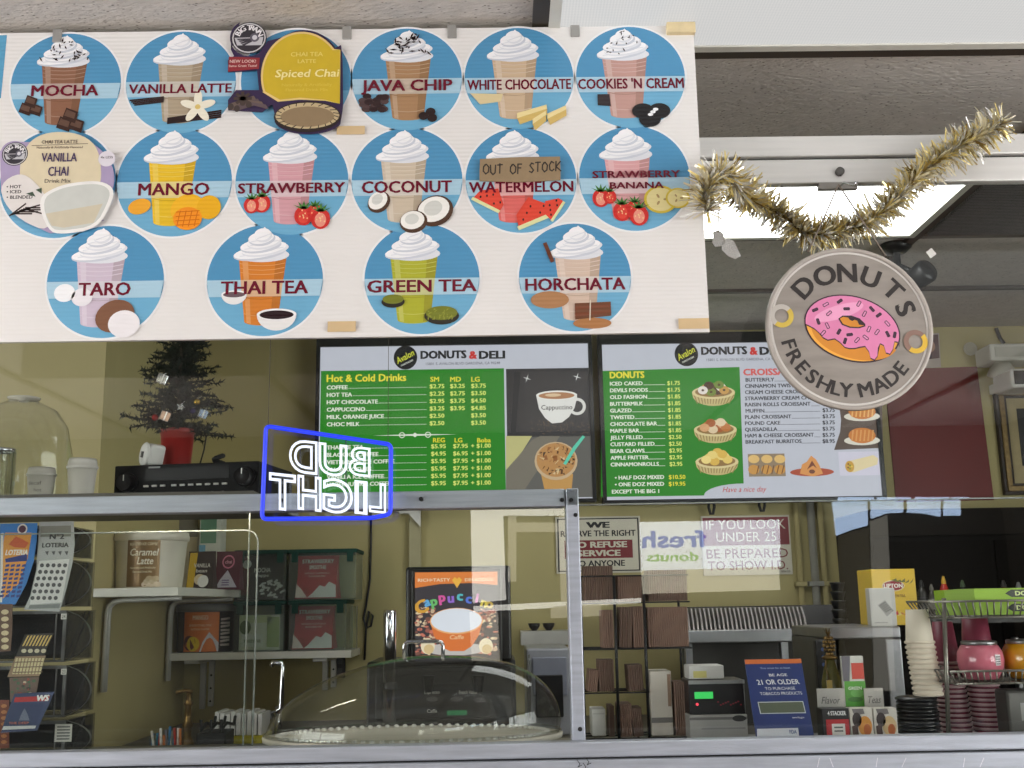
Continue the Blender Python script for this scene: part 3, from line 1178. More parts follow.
t, a = cutout('cardboard_note', 'torn brown cardboard note with handwritten OUT OF STOCK over the watermelon drink', 'note',
              [(480, 159), (520, 157), (560, 156.5), (560.5, 170), (560.5, 180), (520, 182), (479.5, 181), (479.5, 170)], mat('cardboard', (150, 128, 98), .85, 0, .06, 60, .2, 200), .007)
SC = {'O': [[(.5, 1), (.1, .75), (.05, .3), (.45, 0), (.9, .2), (1, .7), (.6, 1), (.3, .95)]], 'U': [[(0, 1), (.05, .25), (.45, 0), (.85, .2), (.95, 1)]], 'T': [[(0, .95), (1, 1)], [(.5, 1), (.45, 0)]], 'F': [[(.05, 0), (.1, 1), (.95, 1)], [(.1, .55), (.75, .55)]], 'S': [[(.95, .9), (.5, 1), (.1, .75), (.5, .5), (.9, .25), (.5, 0), (0, .12)]], 'C': [[(.95, .85), (.5, 1), (.08, .6), (.2, .12), (.6, 0), (1, .18)]], 'K': [[(.1, 1), (.05, 0)], [(.9, 1), (.1, .45), (1, 0)]]}
x = 483
for ch, w in zip('OUT OF STOCK', (7.5, 7, 6.5, 6, 7.5, 6, 6, 6, 6.5, 7, 6.5, 7)):
    for st in SC.get(ch, []):
        k = random.uniform(-.7, .7)
        a.line([a.px(x + p[0] * (w - 1.6), 174.5 + k - (x - 483) * .045 - p[1] * 9.5) for p in st], .0026, ink(44, 36, 32))
    x += w
a.build('handwriting', t)

# ================================================================== hanging donut sign
DS = 2.03
cx, cy = 849.5, 328
c0 = P(cx, cy, DS)
K = Art((c0.x, DS, c0.z)).s(cx, cy)
RS = 83 * K
sg = thing('donut_sign', 'round grey wooden sign with a pink donut reading donuts freshly made', 'sign', (c0.x, DS, c0.z - RS))
WOODG = mat('grey_washed_wood', (150, 142, 134), .55, 0, .16, 7, .1, 40, stretch=(1.2, 1, 6))
T0 = Matrix.Translation(c0) @ Matrix.Rotation(radians(90), 4, 'X')
m = MB()
m.lathe([(0, -.008), (RS, -.008), (RS, -.008), (RS, 0), (RS, 0), (0, 0)], WOODG, n=96, T=T0, smooth=False)
part(m, 'board', sg)
rim = MB()
rim.lathe([(RS * .955, -.002), (RS * .955, .003), (RS * 1.0, .003), (RS * 1.004, 0), (RS * 1.004, -.008), (RS * .99, -.009)], mat('sign_rim', (176, 168, 160), .45, 0, .08), n=96, T=T0)
part(rim, 'rim', sg)
a = Art((c0.x, DS - .0004, c0.z), eps=.0001)
SL = lambda x, y: (x / 262 * RS, y / 262 * RS)
a.ring(0, 0, RS * .925, RS * .95, ink(214, 210, 204), 96)
a.up()
INKD = ink(44, 38, 36)
for ch, (x, y), r in zip('DONUTS', ((-135, 136), (-66, 172), (6, 180), (79, 164), (148, 122), (182, 60)), (.78, .36, -.02, -.42, -.82, -1.22)):
    p = SL(x, y)
    a.text(ch, p[0], p[1], None, .225 * RS, INKD, rot=r, bold=.035, res=4)
for ch, d in zip(('F', 'R', 'E', 'S', 'H', 'L', 'Y', 'M', 'A', 'D', 'E'), (194.5, 206.5, 218.5, 230, 242.5, 253.5, 262.5, 280, 293.5, 306.5, 319)):
    q = radians(d)
    a.text(ch, .765 * RS * cos(q), .765 * RS * sin(q), None, .165 * RS, INKD, rot=q + pi / 2, bold=.03, res=4)
a.up()
OUT_, TAN, TAN2, PNK, PNK2 = ink(52, 32, 44), ink(238, 172, 66), ink(216, 140, 44), ink(226, 134, 178), ink(238, 164, 200)


def E(x, y, rx, ry, m, rot=0, **k):
    p = SL(x, y)
    a.ell(p[0], p[1], rx / 262 * RS, ry / 262 * RS, m, 48, rot, **k)


R0 = -.28
E(8, -4, 152, 105, OUT_, R0); a.up()
E(8, -4, 147, 100, TAN, R0); a.up()
E(14, -22, 138, 78, TAN2, R0, a0=pi * 1.05, a1=pi * 1.95); a.up()


def G(pts, m):
    a.poly([SL(*p) for p in pts], m)


def glaze(k, m):
    top = []
    for i in range(25):
        t_ = R0 + pi * 1.02 - (pi * 1.04) * i / 24
        x, y = (150 + k) * cos(t_ - R0), (104 + k) * sin(t_ - R0)
        top.append((8 + x * cos(R0) - y * sin(R0), -2 + x * sin(R0) + y * cos(R0)))
    low = [(152, -62), (148, -48), (138, -46), (130, -72), (120, -86), (108, -82), (103, -58), (92, -52), (84, -66), (80, -92), (70, -104), (58, -98), (55, -78), (44, -60), (28, -62), (12, -66), (-6, -66), (-20, -62), (-34, -46), (-50, -34), (-72, -38), (-86, -30), (-98, -14), (-112, 0), (-126, 8), (-138, 14)]
    return top + [(x, y - k) for x, y in low]


def fan(pts, m):
    """concave outline, filled by bmesh"""
    bm = bmesh.new()
    vs = [bm.verts.new(a.pt(*SL(*p))) for p in pts]
    f = bm.faces.new(vs)
    bmesh.ops.triangulate(bm, faces=[f], ngon_method='EAR_CLIP')
    bm.verts.index_update()
    a.mb.add([v.co.copy() for v in bm.verts], [tuple(v.index for v in q.verts) for q in bm.faces], m)
    bm.free()


fan(glaze(3, OUT_), OUT_); a.up()
fan(glaze(-1, PNK), PNK); a.up()
E(-30, 52, 82, 22, PNK2, .28); a.up()
fan([(-34, 30), (-20, 40), (8, 40), (34, 30), (50, 12), (50, 4), (30, -2), (0, 0), (-24, 10)], OUT_); a.up()
fan([(-29, 30), (-18, 36), (-2, 33), (2, 26), (10, 22), (18, 26), (26, 22), (30, 10), (40, 8), (46, 7), (28, 2), (2, 4), (-20, 13)], TAN2); a.up()
spr = [(-105, 60, .4), (-70, 77, .5), (-25, 87, .6), (35, 78, 1), (75, 60, -.9), (-62, 48, .7), (-98, 22, -1.3), (-70, 8, -1.2), (-5, 62, 0), (50, 45, 1), (-35, -12, 1.0), (120, 12, -.9), (95, 40, .6), (85, -15, .9), (118, -22, -1.2), (20, -40, .8), (-2, -22, .1), (48, -32, -.7), (-18, -42, 1.2), (60, -5, 1.1), (140, -25, 1.3), (-85, -15, .8)]
for k, (x, y, r) in enumerate(spr):
    c, s = cos(r), sin(r)
    q = lambda L, w: [SL(x + dx * c - dy * s, y + dx * s + dy * c) for dx, dy in ((-L, -w), (-L - 2, 0), (-L, w), (L, w), (L + 2, 0), (L, -w))]
    a.poly(q(9, 5), OUT_); a.up()
    a.poly(q(7, 2.6), ink(226, 150, 190) if k % 2 else ink(70, 44, 66)); a.L -= 1
a.up(); a.up()
for x, y, c1, c2 in ((-212, 42, ink(214, 186, 80), ink(196, 190, 182)), (204, -48, ink(222, 182, 60), ink(142, 112, 100))):
    p = SL(x, y)
    a.ring(p[0], p[1], .085 * RS, .145 * RS, c1, 30); a.up()
    a.ring(p[0], p[1], .085 * RS, .145 * RS, c2, 24, radians(40), radians(230)); a.up()
a.build('painted_print', sg)
CORD = mat('twine_cord', (120, 108, 96), .8, 0, .1)
m = MB()
pk = P(838, 185, DS)
for x, y in ((808, 252), (886, 256)):
    q = P(x, y, DS)
    m.tube([pk + Vector((0, -.003, 0)), pk.lerp(q, .5) + Vector((0, -.003, -.002)), q + Vector((0, .001, 0))], .0016, CORD, 6)
part(m, 'hanging_cord', sg)
hk = P(838, 186, 2.13)
t = thing('hook_plate', 'small grey metal plate with a round screw under the white header, holding the sign cord', 'hook', (hk.x, 2.13, hk.z - .01))
part(MB().box(hk.x - .04, hk.x + .04, 2.128, 2.1415, hk.z - .007, hk.z + .008, mat('grey_plate', (150, 146, 140), .5, .3), .001), 'plate', t)
q = P(839.5, 172, 2.14)
part(MB().cyl((q.x, 2.1415, q.z), (q.x, 2.134, q.z), .009, mat('screw_grey', (120, 118, 114), .4, .6)), 'screw', t)
part(MB().tube([(hk.x, 2.13, hk.z - .005), (hk.x, 2.09, hk.z - .008), (hk.x, DS, pk.z - .002), (hk.x, DS - .006, pk.z + .004)], .002, CHROME, 6), 'hook', t)

# ================================================================== tinsel garland
path = [(707, 212), (705, 197), (709, 182), (719, 173), (730, 176), (738, 190), (752, 202), (768, 208), (784, 214), (800, 232), (822, 234), (846, 230), (868, 222), (884, 211), (897, 200), (907, 188), (918, 175), (934, 162), (950, 151), (964, 143), (978, 137), (990, 130), (1003, 121)]
DT = 2.085
DTS = [1.945, 1.945, 1.95, 1.955, 1.97, 2.02, 2.06] + [DT] * 20
pts = [P(x, y, d_) for (x, y), d_ in zip(path, DTS)]
g = thing('tinsel_garland', 'gold tinsel garland draped along the white header above the donut sign', 'garland', (pts[10].x, DT, pts[10].z))
m = MB()
m.tube(pts, .004, mat('tinsel_core', (110, 96, 60), .5, .5), 6)
part(m, 'core_wire', g)
cols = [mat('tinsel_gold', (236, 216, 140), .3, .35, .1), mat('tinsel_champagne', (242, 234, 204), .28, .35, .1), mat('tinsel_silver', (244, 243, 238), .25, .4, .05), mat('tinsel_bronze', (150, 126, 64), .4, .4, .1)]
rr = random.Random(5)
XTB = xr + .012
m = MB()
seg = [(pts[i + 1] - pts[i]).length for i in range(len(pts) - 1)]
tot = sum(seg)
for k in range(4000):
    s_ = rr.uniform(0, tot)
    i = 0
    while s_ > seg[i] and i < len(seg) - 1:
        s_ -= seg[i]
        i += 1
    ax = (pts[i + 1] - pts[i]).normalized()
    o = pts[i] + ax * s_
    v = Vector((rr.gauss(0, 1), rr.gauss(0, 1), rr.gauss(0, 1)))
    v = (v - ax * v.dot(ax) * .75).normalized()
    if o.y + v.y * .048 > (2.13 if o.x > XTB else DBD - .006):
        v.y *= -1
    L = rr.choice((1, 1, .7)) * rr.uniform(.022, .052)
    side = v.cross(Vector((rr.gauss(0, 1), rr.gauss(0, 1), rr.gauss(0, 1)))).normalized() * rr.choice((.0009, .0014, .0021, .0028))
    bend = Vector((rr.gauss(0, .004), rr.gauss(0, .004), rr.gauss(0, .004)))
    mid, tip = o + v * L * .55 + bend * .4, o + v * L + bend
    m.add([o - side, o + side, mid + side, tip + side * .6, tip - side * .6, mid - side], [(0, 1, 2, 5), (5, 2, 3, 4)], rr.choices(cols, (4, 5, 4, 1.5))[0])
part(m, 'tinsel', g)
p = P(727, 245, DT)
t = thing('glitter_ornament', 'silver glitter leaf ornament hanging at the left end of the gold garland', 'ornament', (p.x, DT, p.z))
m = MB()
for poly in ([(713, 232), (718, 230), (723, 233), (725, 240), (722, 246), (715, 247), (712, 242), (714, 238)], [(722, 240), (727, 238), (734, 241), (741, 256), (735, 259), (728, 256), (722, 250)]):
    m.prism([P(x, y, DT) for x, y in poly], (0, .004, 0), mat('silver_glitter', (196, 194, 190), .35, .7, .3, 500, .6, 600))
part(m, 'glitter_leaf', t)
part(MB().tube([P(720, 178, 1.985), P(719, 205, 2.05), P(718, 233, DT + .002)], .0012, CORD, 6), 'thread', t)

# ================================================================== neon reflection in the glass, built as real lit tubes
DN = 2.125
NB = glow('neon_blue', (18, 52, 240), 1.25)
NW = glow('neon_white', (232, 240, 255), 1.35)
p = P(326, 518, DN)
ns = thing('neon_reflection', 'lit neon beer sign seen from behind, white reversed letters in a blue tube frame', 'neon sign', (p.x, DN, p.z))
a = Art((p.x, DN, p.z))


def corner(pts, r=5):
    out = []
    for i, q in enumerate(pts):
        q = Vector(q)
        A, B = Vector(pts[i - 1]), Vector(pts[(i + 1) % len(pts)])
        ra, rb = min(r, (A - q).length / 2), min(r, (B - q).length / 2)
        s, e = q + (A - q).normalized() * ra, q + (B - q).normalized() * rb
        for k in range(5):
            u_ = k / 4
            out.append((s * (1 - u_) ** 2 + q * 2 * u_ * (1 - u_) + e * u_ ** 2)[:2])
    return out


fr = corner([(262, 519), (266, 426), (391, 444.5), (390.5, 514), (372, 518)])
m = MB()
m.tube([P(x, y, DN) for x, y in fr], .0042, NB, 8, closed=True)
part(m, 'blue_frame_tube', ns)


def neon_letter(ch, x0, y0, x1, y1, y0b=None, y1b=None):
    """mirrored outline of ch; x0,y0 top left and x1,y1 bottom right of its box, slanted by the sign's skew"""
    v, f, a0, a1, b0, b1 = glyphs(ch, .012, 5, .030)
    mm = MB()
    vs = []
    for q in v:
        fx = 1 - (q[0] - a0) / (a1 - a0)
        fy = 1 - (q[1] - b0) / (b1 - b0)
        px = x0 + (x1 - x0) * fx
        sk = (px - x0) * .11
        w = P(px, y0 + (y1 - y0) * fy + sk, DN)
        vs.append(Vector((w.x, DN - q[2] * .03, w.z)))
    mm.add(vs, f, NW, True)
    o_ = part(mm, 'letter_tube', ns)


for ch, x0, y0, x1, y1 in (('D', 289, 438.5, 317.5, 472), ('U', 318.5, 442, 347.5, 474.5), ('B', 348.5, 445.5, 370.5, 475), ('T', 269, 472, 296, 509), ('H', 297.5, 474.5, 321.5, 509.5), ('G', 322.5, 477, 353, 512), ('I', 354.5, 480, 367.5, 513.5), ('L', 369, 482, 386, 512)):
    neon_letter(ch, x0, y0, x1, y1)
m = MB()  # wires and supports added to hold up the reflected sign
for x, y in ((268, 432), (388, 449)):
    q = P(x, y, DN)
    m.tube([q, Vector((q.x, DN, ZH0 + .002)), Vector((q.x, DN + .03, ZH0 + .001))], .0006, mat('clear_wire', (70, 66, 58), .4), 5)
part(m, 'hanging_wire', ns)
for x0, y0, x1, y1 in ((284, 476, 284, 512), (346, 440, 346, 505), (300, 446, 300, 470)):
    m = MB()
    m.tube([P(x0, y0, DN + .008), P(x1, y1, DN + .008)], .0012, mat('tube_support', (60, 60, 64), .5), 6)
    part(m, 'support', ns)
# ================================================================== menu screens on the back wall
DT2 = 4.44
SB = mat('screen_bezel', (16, 17, 20), .3, 0, .1)
WS, GRN, GRN2 = scr(198, 200, 212), scr(38, 132, 30), scr(70, 165, 40)
TXW, TXY, TXK, TXRD = scr(236, 240, 226), scr(236, 222, 60), scr(22, 22, 26), scr(206, 50, 44)
TXG = scr(74, 74, 84)


def tv(x0, y0, x1, y1, xm, label, wt=.046):
    a, b = P(x0, y0, DT2), P(x1, y1, DT2)
    t = thing('menu_screen', label, 'menu screen', ((a.x + b.x) / 2, DT2 + .06, b.z))
    w = .016
    m = MB()
    m.box(a.x, b.x, DT2, DT2 + .05, b.z, b.z + w, SB, .002).box(a.x, b.x, DT2, DT2 + .05, a.z - wt, a.z, SB, .002)
    m.box(a.x, a.x + w, DT2, DT2 + .05, b.z + w, a.z - wt, SB).box(b.x - w, b.x, DT2, DT2 + .05, b.z + w, a.z - wt, SB)
    m.box(a.x + w, b.x - w, DT2 + .014, DT2 + .05, b.z + w, a.z - wt, SB)
    part(m, 'bezel', t)
    part(MB().box((a.x + b.x) / 2 - .2, (a.x + b.x) / 2 + .2, DT2 + .05, DB, b.z + .2, a.z - .2, BLKM), 'wall_bracket', t)
    c = ((a.x + b.x) / 2, DT2 + .0125, (a.z + b.z) / 2)
    part(MB().box(a.x + w, b.x - w, DT2 + .0125, DT2 + .0138, b.z + w, a.z - wt, WS), 'display_panel', t)
    return t, Art(c, eps=.0002)


def logo(a, x, y):
    a.pell(x, y, 11.8, 11.8, TXK, 32); a.up()
    ca, cb = a.px(x, y)
    q = a.s(x, y)
    a.text('Avalon', ca - .3 * q, cb + 1 * q, 19 * q, 6.5 * q, scr(226, 230, 70), rot=.5, shear=.2, bold=.01)
    a.text('DONUTS & DELI', ca + 1.5 * q, cb - 5.5 * q, 13 * q, 1.7 * q, TXW, rot=.45)
    a.up()


def title(a, x, y):
    w = a.t('DONUTS', x, y, 45, 7.6, TXK, al='L', bold=.055)
    a.t('&', x + 48.5, y, 7, 7.6, TXRD, al='L', bold=.05)
    a.t('DELI', x + 58.5, y, 25, 7.6, TXK, al='L', bold=.055)
    a.t('15801 S. AVALON BLVD GARDENA, CA 90248', x + 42, y + 8.4, 74, 2.6, TXG, bold=.0)


def dots(a, x0, x1, y, m):
    p, q = a.px(x0, y), a.px(x1, y)
    n = int((x1 - x0) / 1.5)
    k = a.s(x0, y)
    for i in range(n):
        x = p[0] + (q[0] - p[0]) * i / n
        a.poly([(x, p[1] - .25 * k), (x + .9 * k, p[1] - .25 * k), (x + .9 * k, p[1] + .3 * k), (x, p[1] + .3 * k)], m)


t, a = tv(316.5, 336, 596.8, 502, 455, 'left menu screen with green hot and cold drinks price list on the back wall')
a.up()
a.rect(321, 371, 506, 498, GRN)
a.rect(506, 369, 592.5, 436, scr(52, 50, 52)); a.rect(506, 436, 592.5, 497, scr(98, 96, 92)); a.up()
a.pp([(506, 436), (532, 436), (520, 455), (506, 470)], scr(196, 190, 130)); a.pp([(506, 470), (532, 440), (540, 436), (560, 436), (520, 497), (506, 497)], scr(122, 116, 104)); a.up()
logo(a, 405.5, 357.6)
title(a, 421, 355)
a.up()
a.t('Hot & Cold Drinks', 327, 378.5, 79, 7.2, TXY, al='L', bold=.03)
for s, x in (('SM', 434.7), ('MD', 455.6), ('LG', 475.5)):
    a.t(s, x, 379.3, None, 4.8, TXY, bold=.03)
for i, (s, p1, p2, p3) in enumerate((('COFFEE', '$2.75', '$3.25', '$3.75'), ('HOT TEA', '$2.25', '$2.75', '$3.50'), ('HOT CHOCOLATE', '$2.95', '$3.75', '$4.50'), ('CAPPUCCINO', '$3.25', '$3.95', '$4.85'), ('MILK, ORANGE JUICE', '$2.50', '', '$3.50'), ('CHOC MILK', '$2.50', '', '$3.50'))):
    y = 387.6 + i * 7.38
    w = a.t(s, 327, y, None, 3.9, TXW, al='L', bold=.04) / a.s(400, 400)
    dots(a, 328 + w, 427, y + 1.4 - .012 * 50, TXW)
    for pr, x in ((p1, 437), (p2, 457.5), (p3, 478.5)):
        if pr:
            a.t(pr, x, y - .012 * (x - 327), 14.5, 4.1, scr(226, 236, 120), bold=.03)
for s in (-1, 1):
    p = a.px(415, 435)
    q = a.s(415, 435)
    a.poly([(p[0], p[1] - .9 * q), (p[0] + s * 42 * q, p[1]), (p[0], p[1] + .9 * q)], TXW)
    a.ring(p[0] + s * 13 * q, p[1], 2.2 * q, 3 * q, TXW, 20)
a.pell(415, 435, 3, 2.4, TXW, 4)
for s, x in (('REG', 439), ('LG', 458.5), ('Boba', 484)):
    a.t(s, x, 440.2, None, 4.4, TXY, bold=.03)
for i, s in enumerate(('THAI ICE TEA', 'BLACK ICE COFFEE', 'VIETNAMESE ICE COFFEE', 'ALL SMOOTHIES', 'VANILLA ICE COFFEE', 'HAZELNUT ICE COFFEE')):
    y = 447.6 + i * 7.38
    w = a.t(s, 327, y, None, 3.9, TXW, al='L', bold=.04) / a.s(400, 400)
    dots(a, 328 + w, 427, y + .8, TXW)
    for pr, x in (('$5.95' if i != 1 else '$4.95', 438.5), ('$7.95' if i != 1 else '$6.95', 460.5), ('+ $1.00', 481)):
        a.t(pr, x, y - .012 * (x - 327), 14.5 if x < 470 else 19.5, 4.1, scr(226, 236, 120), bold=.03)
# the two pictured drinks
rr = random.Random(3)
for k in range(70):
    x, y = rr.uniform(530, 590), rr.uniform(421, 434)
    a.pell(x, y, rr.uniform(.3, .9), .4, scr(120, 96, 76), 6)
for x, y in ((527, 378.5), (577, 377)):
    for q in range(4):
        t_ = q * pi / 2 + .3
        a.pp([(x + 4.5 * cos(t_), y + 4.5 * sin(t_)), (x + .6 * cos(t_ + pi / 2), y + .6 * sin(t_ + pi / 2)), (x - .6 * cos(t_ + pi / 2), y - .6 * sin(t_ + pi / 2))], scr(240, 240, 240))
a.up()
ca, cb = a.px(577, 406.5)
q = a.s(577, 406)
a.ring(ca, cb, 5.8 * q, 8.8 * q, scr(226, 224, 220), 30); a.up()
a.pp([(536, 395), (577, 394)] + [(577, 398), (574.5, 408), (569, 417), (562, 422.5), (552, 423.5), (545, 418), (539, 409)], scr(232, 230, 226)); a.up()
a.pell(556.5, 395.3, 20.5, 4.6, scr(240, 238, 232)); a.up()
a.pell(556.5, 395.7, 18, 3.4, scr(176, 124, 84)); a.up()
a.pell(553, 395.2, 8, 1.6, scr(226, 196, 160)); a.up()
a.t('Cappuccino', 556.8, 407.3, 31, 4.6, scr(40, 36, 36), bold=.01); a.up()
a.pp([(541, 474), (573, 474), (571, 497), (546, 497)], scr(198, 150, 84)); a.up()
a.pell(556, 461, 21.5, 18.5, scr(204, 176, 140)); a.up()
a.pell(556, 460, 19.5, 16.4, scr(190, 140, 84)); a.up()
for k in range(60):
    r_, t_ = 15 * rr.random() ** .5, rr.uniform(0, 6.28)
    x, y = 556 + 1.15 * r_ * cos(t_), 460 + r_ * sin(t_)
    a.pp([(x + rr.uniform(-3, 3), y + rr.uniform(-3, 3)) for _ in range(4)], rr.choice((scr(92, 56, 32), scr(222, 196, 150), scr(150, 96, 52), scr(60, 36, 26))))
a.up()
a.pp([(563, 464), (566, 465), (576, 449), (585, 437), (582.5, 435.5), (573, 447)], scr(96, 206, 176)); a.up()
a.build('menu_graphics', t)

t, a = tv(597.6, 333.5, 887.5, 499.5, 742, 'right menu screen listing donuts and croissants, partly behind the round donut sign')
a.up()
a.pp([(601, 371), (739.5, 367), (744, 492), (716, 489), (706, 495.5), (601, 497)], GRN); a.up()
a.up()
a.pp([(704, 495.5)] + [(704 + 40 * (1 - cos(t_)), 495.5 - 12 * sin(t_)) for t_ in [pi * k / 16 for k in range(1, 17)]], WS); a.up()
a.pp([(832, 404)] + [(839.5, 409), (841, 420), (840, 432), (836, 444), (834, 450)] + [(883, 448), (882, 402)], scr(96, 82, 74)); a.up()
logo(a, 686.3, 354.3)
title(a, 701.5, 351)
a.up()
a.t('DONUTS', 610, 375.2, 34, 6.4, TXY, al='L', bold=.05)
for i, (s, p1) in enumerate((('ICED CAKED', '$1.75'), ('DEVILS FOODS', '$1.75'), ('OLD FASHION', '$1.85'), ('BUTTERMILK', '$1.85'), ('GLAZED', '$1.85'), ('TWISTED', '$1.85'), ('CHOCOLATE BAR', '$1.85'), ('MAPLE BAR', '$1.85'), ('JELLY FILLED', '$2.50'), ('CUSTARD FILLED', '$2.50'), ('BEAR CLAWS', '$2.95'), ('APPLE FRITTER', '$2.95'), ('CINNAMONROLLS', '$2.95'))):
    y = 383.8 + i * 6.74
    w = a.t(s, 610 + i * .06, y, None, 3.7, TXW, al='L', bold=.04) / a.s(640, 400)
    p = a.px(611 + w, y + 1.2)
    q_ = a.px(665, y + 1.2)
    a.line([p, (q_[0], p[1])], .0018, TXW)
    a.t(p1, 673.5 + i * .2, y - .7, 12.5, 4, scr(226, 236, 120), bold=.03)
for s, p1, y in (('• HALF DOZ MIXED', '$10.50', 477.8), ('• ONE DOZ MIXED', '$19.95', 484.6)):
    a.t(s, 615, y, 49, 3.7, TXW, al='L', bold=.04)
    a.t(p1, 677, y - .8, 16.5, 4, TXY, bold=.03)
a.t('EXCEPT THE BIG 1', 612, 491.8, 47, 3.7, TXW, al='L', bold=.04)
a.t('CROISSANT', 743.5, 372.3, 55, 6.4, scr(222, 96, 92), al='L', bold=.045)
DKT = scr(52, 52, 60)
for i, (s, p1) in enumerate((('BUTTERFLY', '$3.75'), ('CINNAMON TWIST CROISSANT', '$3.75'), ('CREAM CHEESE CROISSANT', '$3.75'), ('STRAWBERRY CREAM CHEESE', '$3.75'), ('RAISIN ROLLS CROISSANT', '$3.75'), ('MUFFIN', '$3.75'), ('PLAIN CROISSANT', '$3.75'), ('POUND CAKE', '$3.75'), ('QUESADILLA', '$3.75'), ('HAM & CHEESE CROISSANT', '$5.75'), ('BREAKFAST BURRITOS', '$8.95'))):
    y = 380 + i * 6.2
    w = a.t(s, 745 + (0 if i % 5 else .6), y, None, 3.6, DKT, al='L', bold=.035) / a.s(800, 400)
    p, q_ = a.px(746 + w, y + 1.2), a.px(820, y)
    if w < 74:
        a.line([p, (q_[0], p[1])], .0016, DKT)
    a.t(p1, 834.5, y - 1, 12, 3.7, DKT, al='R', bold=.035)
# baskets
for x, y, kind in ((713.4, 394, 0), (715, 431.5, 1), (716.5, 463.5, 2)):
    a.pp([(x - 21.5, y - 2), (x + 21.5, y - 2)] + [(x + 21 * cos(t_), y + 1 + 11 * sin(t_)) for t_ in [pi * k / 12 for k in range(0, 13)]], scr(206, 186, 130)); a.up()
    for k in range(13):
        a.pp([(x - 20 + 3.3 * k, y + 1), (x - 18.6 + 3.3 * k, y + 1), (x - 15.5 + 2.6 * k, y + 10), (x - 16.4 + 2.6 * k, y + 10)], scr(156, 132, 82))
    a.up()
    a.pell(x, y - 1.5, 21.5, 6.5, scr(226, 208, 156)); a.up()
    a.pell(x, y - 2, 18.5, 5, scr(150, 116, 66)); a.up()
    for k in range(11):
        t_ = k * 2.4
        xx, yy = x + 13 * cos(t_) * (k / 11) ** .5, y - 5 + 4.5 * sin(t_) * (k / 11) ** .5 - (4 if kind == 2 and k < 4 else 0)
        c = ((scr(206, 156, 80), scr(236, 226, 220), scr(120, 140, 60), scr(80, 50, 40)), (scr(196, 120, 60), scr(222, 168, 120), scr(230, 206, 170), scr(170, 92, 44)), (scr(238, 206, 112), scr(246, 222, 140), scr(226, 184, 86), scr(240, 214, 128)))[kind][k % 4]
        a.pell(xx, yy, 5, 4, c, 16); a.up()
        if kind == 0:
            a.pell(xx, yy, 1.5, 1.2, scr(90, 60, 40), 8); a.up()
# croissants on plates, tray, burrito
for y in (412, 436):
    a.pell(861, y + 5, 18, 4.5, scr(226, 220, 206)); a.up()
    a.pell(861, y, 13.5, 7.5, scr(206, 128, 64)); a.up()
    for k in range(6):
        a.line([a.px(851 + 4 * k, y + 5), a.px(852 + 4 * k, y - 5)], .006, scr(236, 186, 116) if y < 420 else scr(222, 160, 96))
    a.up()
a.rect(747, 454.5, 785, 476.5, scr(150, 130, 106)); a.up()
for k in range(3):
    a.pell(753 + 13 * k, 459.5, 5.6, 4, scr(230, 190, 120)); a.pell(753 + 13 * k, 470, 5.6, 4.6, scr(206, 150, 76))
a.up()
for k in range(6):
    a.line([a.px(756 + 5 * k, 474), a.px(758 + 5 * k, 466)], .004, scr(120, 76, 40))
a.up()
a.pell(811, 472.5, 22, 4, scr(176, 82, 58)); a.up()
a.pp([(799, 474), (801, 465), (806, 462), (810, 456), (815, 460), (818, 465), (822, 474), (812, 477)], scr(222, 152, 86)); a.up()
a.pp([(806, 470), (811, 461), (816, 469), (812, 466)], scr(124, 66, 48)); a.pell(811, 472, 3, 2, scr(120, 70, 52)); a.up()
a.rect(837, 452.5, 879, 475.5, scr(214, 210, 226)); a.up()
a.pp([(846, 462), (872, 455.5), (877, 459), (876, 465), (852, 473), (845, 470)], scr(232, 214, 170)); a.up()
a.pell(848.5, 467, 4.5, 5.5, scr(206, 160, 70)); a.up()
for k in range(5):
    a.pell(847 + k % 3 * 1.8, 464.5 + k * 1.2, .9, .8, (scr(110, 60, 30), scr(90, 140, 50), scr(236, 206, 90))[k % 3], 8)
a.t('Have a nice day', 744, 489.6, 43, 5.2, scr(196, 60, 50), bold=.0, shear=.3)
a.build('menu_graphics', t)
p = P(752, 497.6, DT2)
# power leads that loop below the right screen
for i, (x, ln, lab) in enumerate(((711.5, 12, 'short black cable loop below the right menu screen, left of the other'), (762, 9, 'short black cable loop below the right menu screen, right of the other'))):
    q = [P(x - 2.5, 497, 4.5), P(x - 2.8, 500 + ln * .6, 4.5), P(x - 1, 502 + ln, 4.5), P(x + 1.5, 502 + ln, 4.5), P(x + 2.8, 500 + ln * .6, 4.5), P(x + 2, 497, 4.5)]
    tag(MB().tube(q, .006, BLK, 8).build('cable', loc=q[2]), lab, 'cable', 'cables below the right screen')
# ================================================================== helpers for the shelves and the counter
def span(x0, y0, x1, y1, D):
    a, b = P(x0, (y0 + y1) / 2, D), P(x1, (y0 + y1) / 2, D)
    xm = (x0 + x1) / 2
    return a.x, b.x, P(xm, y1, D).z, P(xm, y0, D).z


def front(x0, x1, z0, z1, D, eps=.00012):
    return Art(((x0 + x1) / 2, D - .0003, (z0 + z1) / 2), eps=eps)


def boxed(name, label, cat, x0, y0, x1, y1, D, depth, m, zb=None, bev=.002, pn='carton', group=None):
    a, b, z0, z1 = span(x0, y0, x1, y1, D)
    if zb is not None:
        z0 = zb
    t = thing(name, label, cat, ((a + b) / 2, D + depth / 2, z0), group)
    part(MB().box(a, b, D, D + depth, z0, z1, m, bev), pn, t)
    ar = front(a, b, z0, z1, D)
    ar.ext = (a, b, z0, z1)
    return t, ar


def fr(ar, u0, v0, u1, v1, m):
    """rectangle in fractions of the face, v from the top"""
    a, b, z0, z1 = ar.ext
    ox, oz = ar.o.x, ar.o.z
    ar.poly([(a + (b - a) * u - ox, z1 - (z1 - z0) * v - oz) for u, v in ((u0, v1), (u1, v1), (u1, v0), (u0, v0))], m)


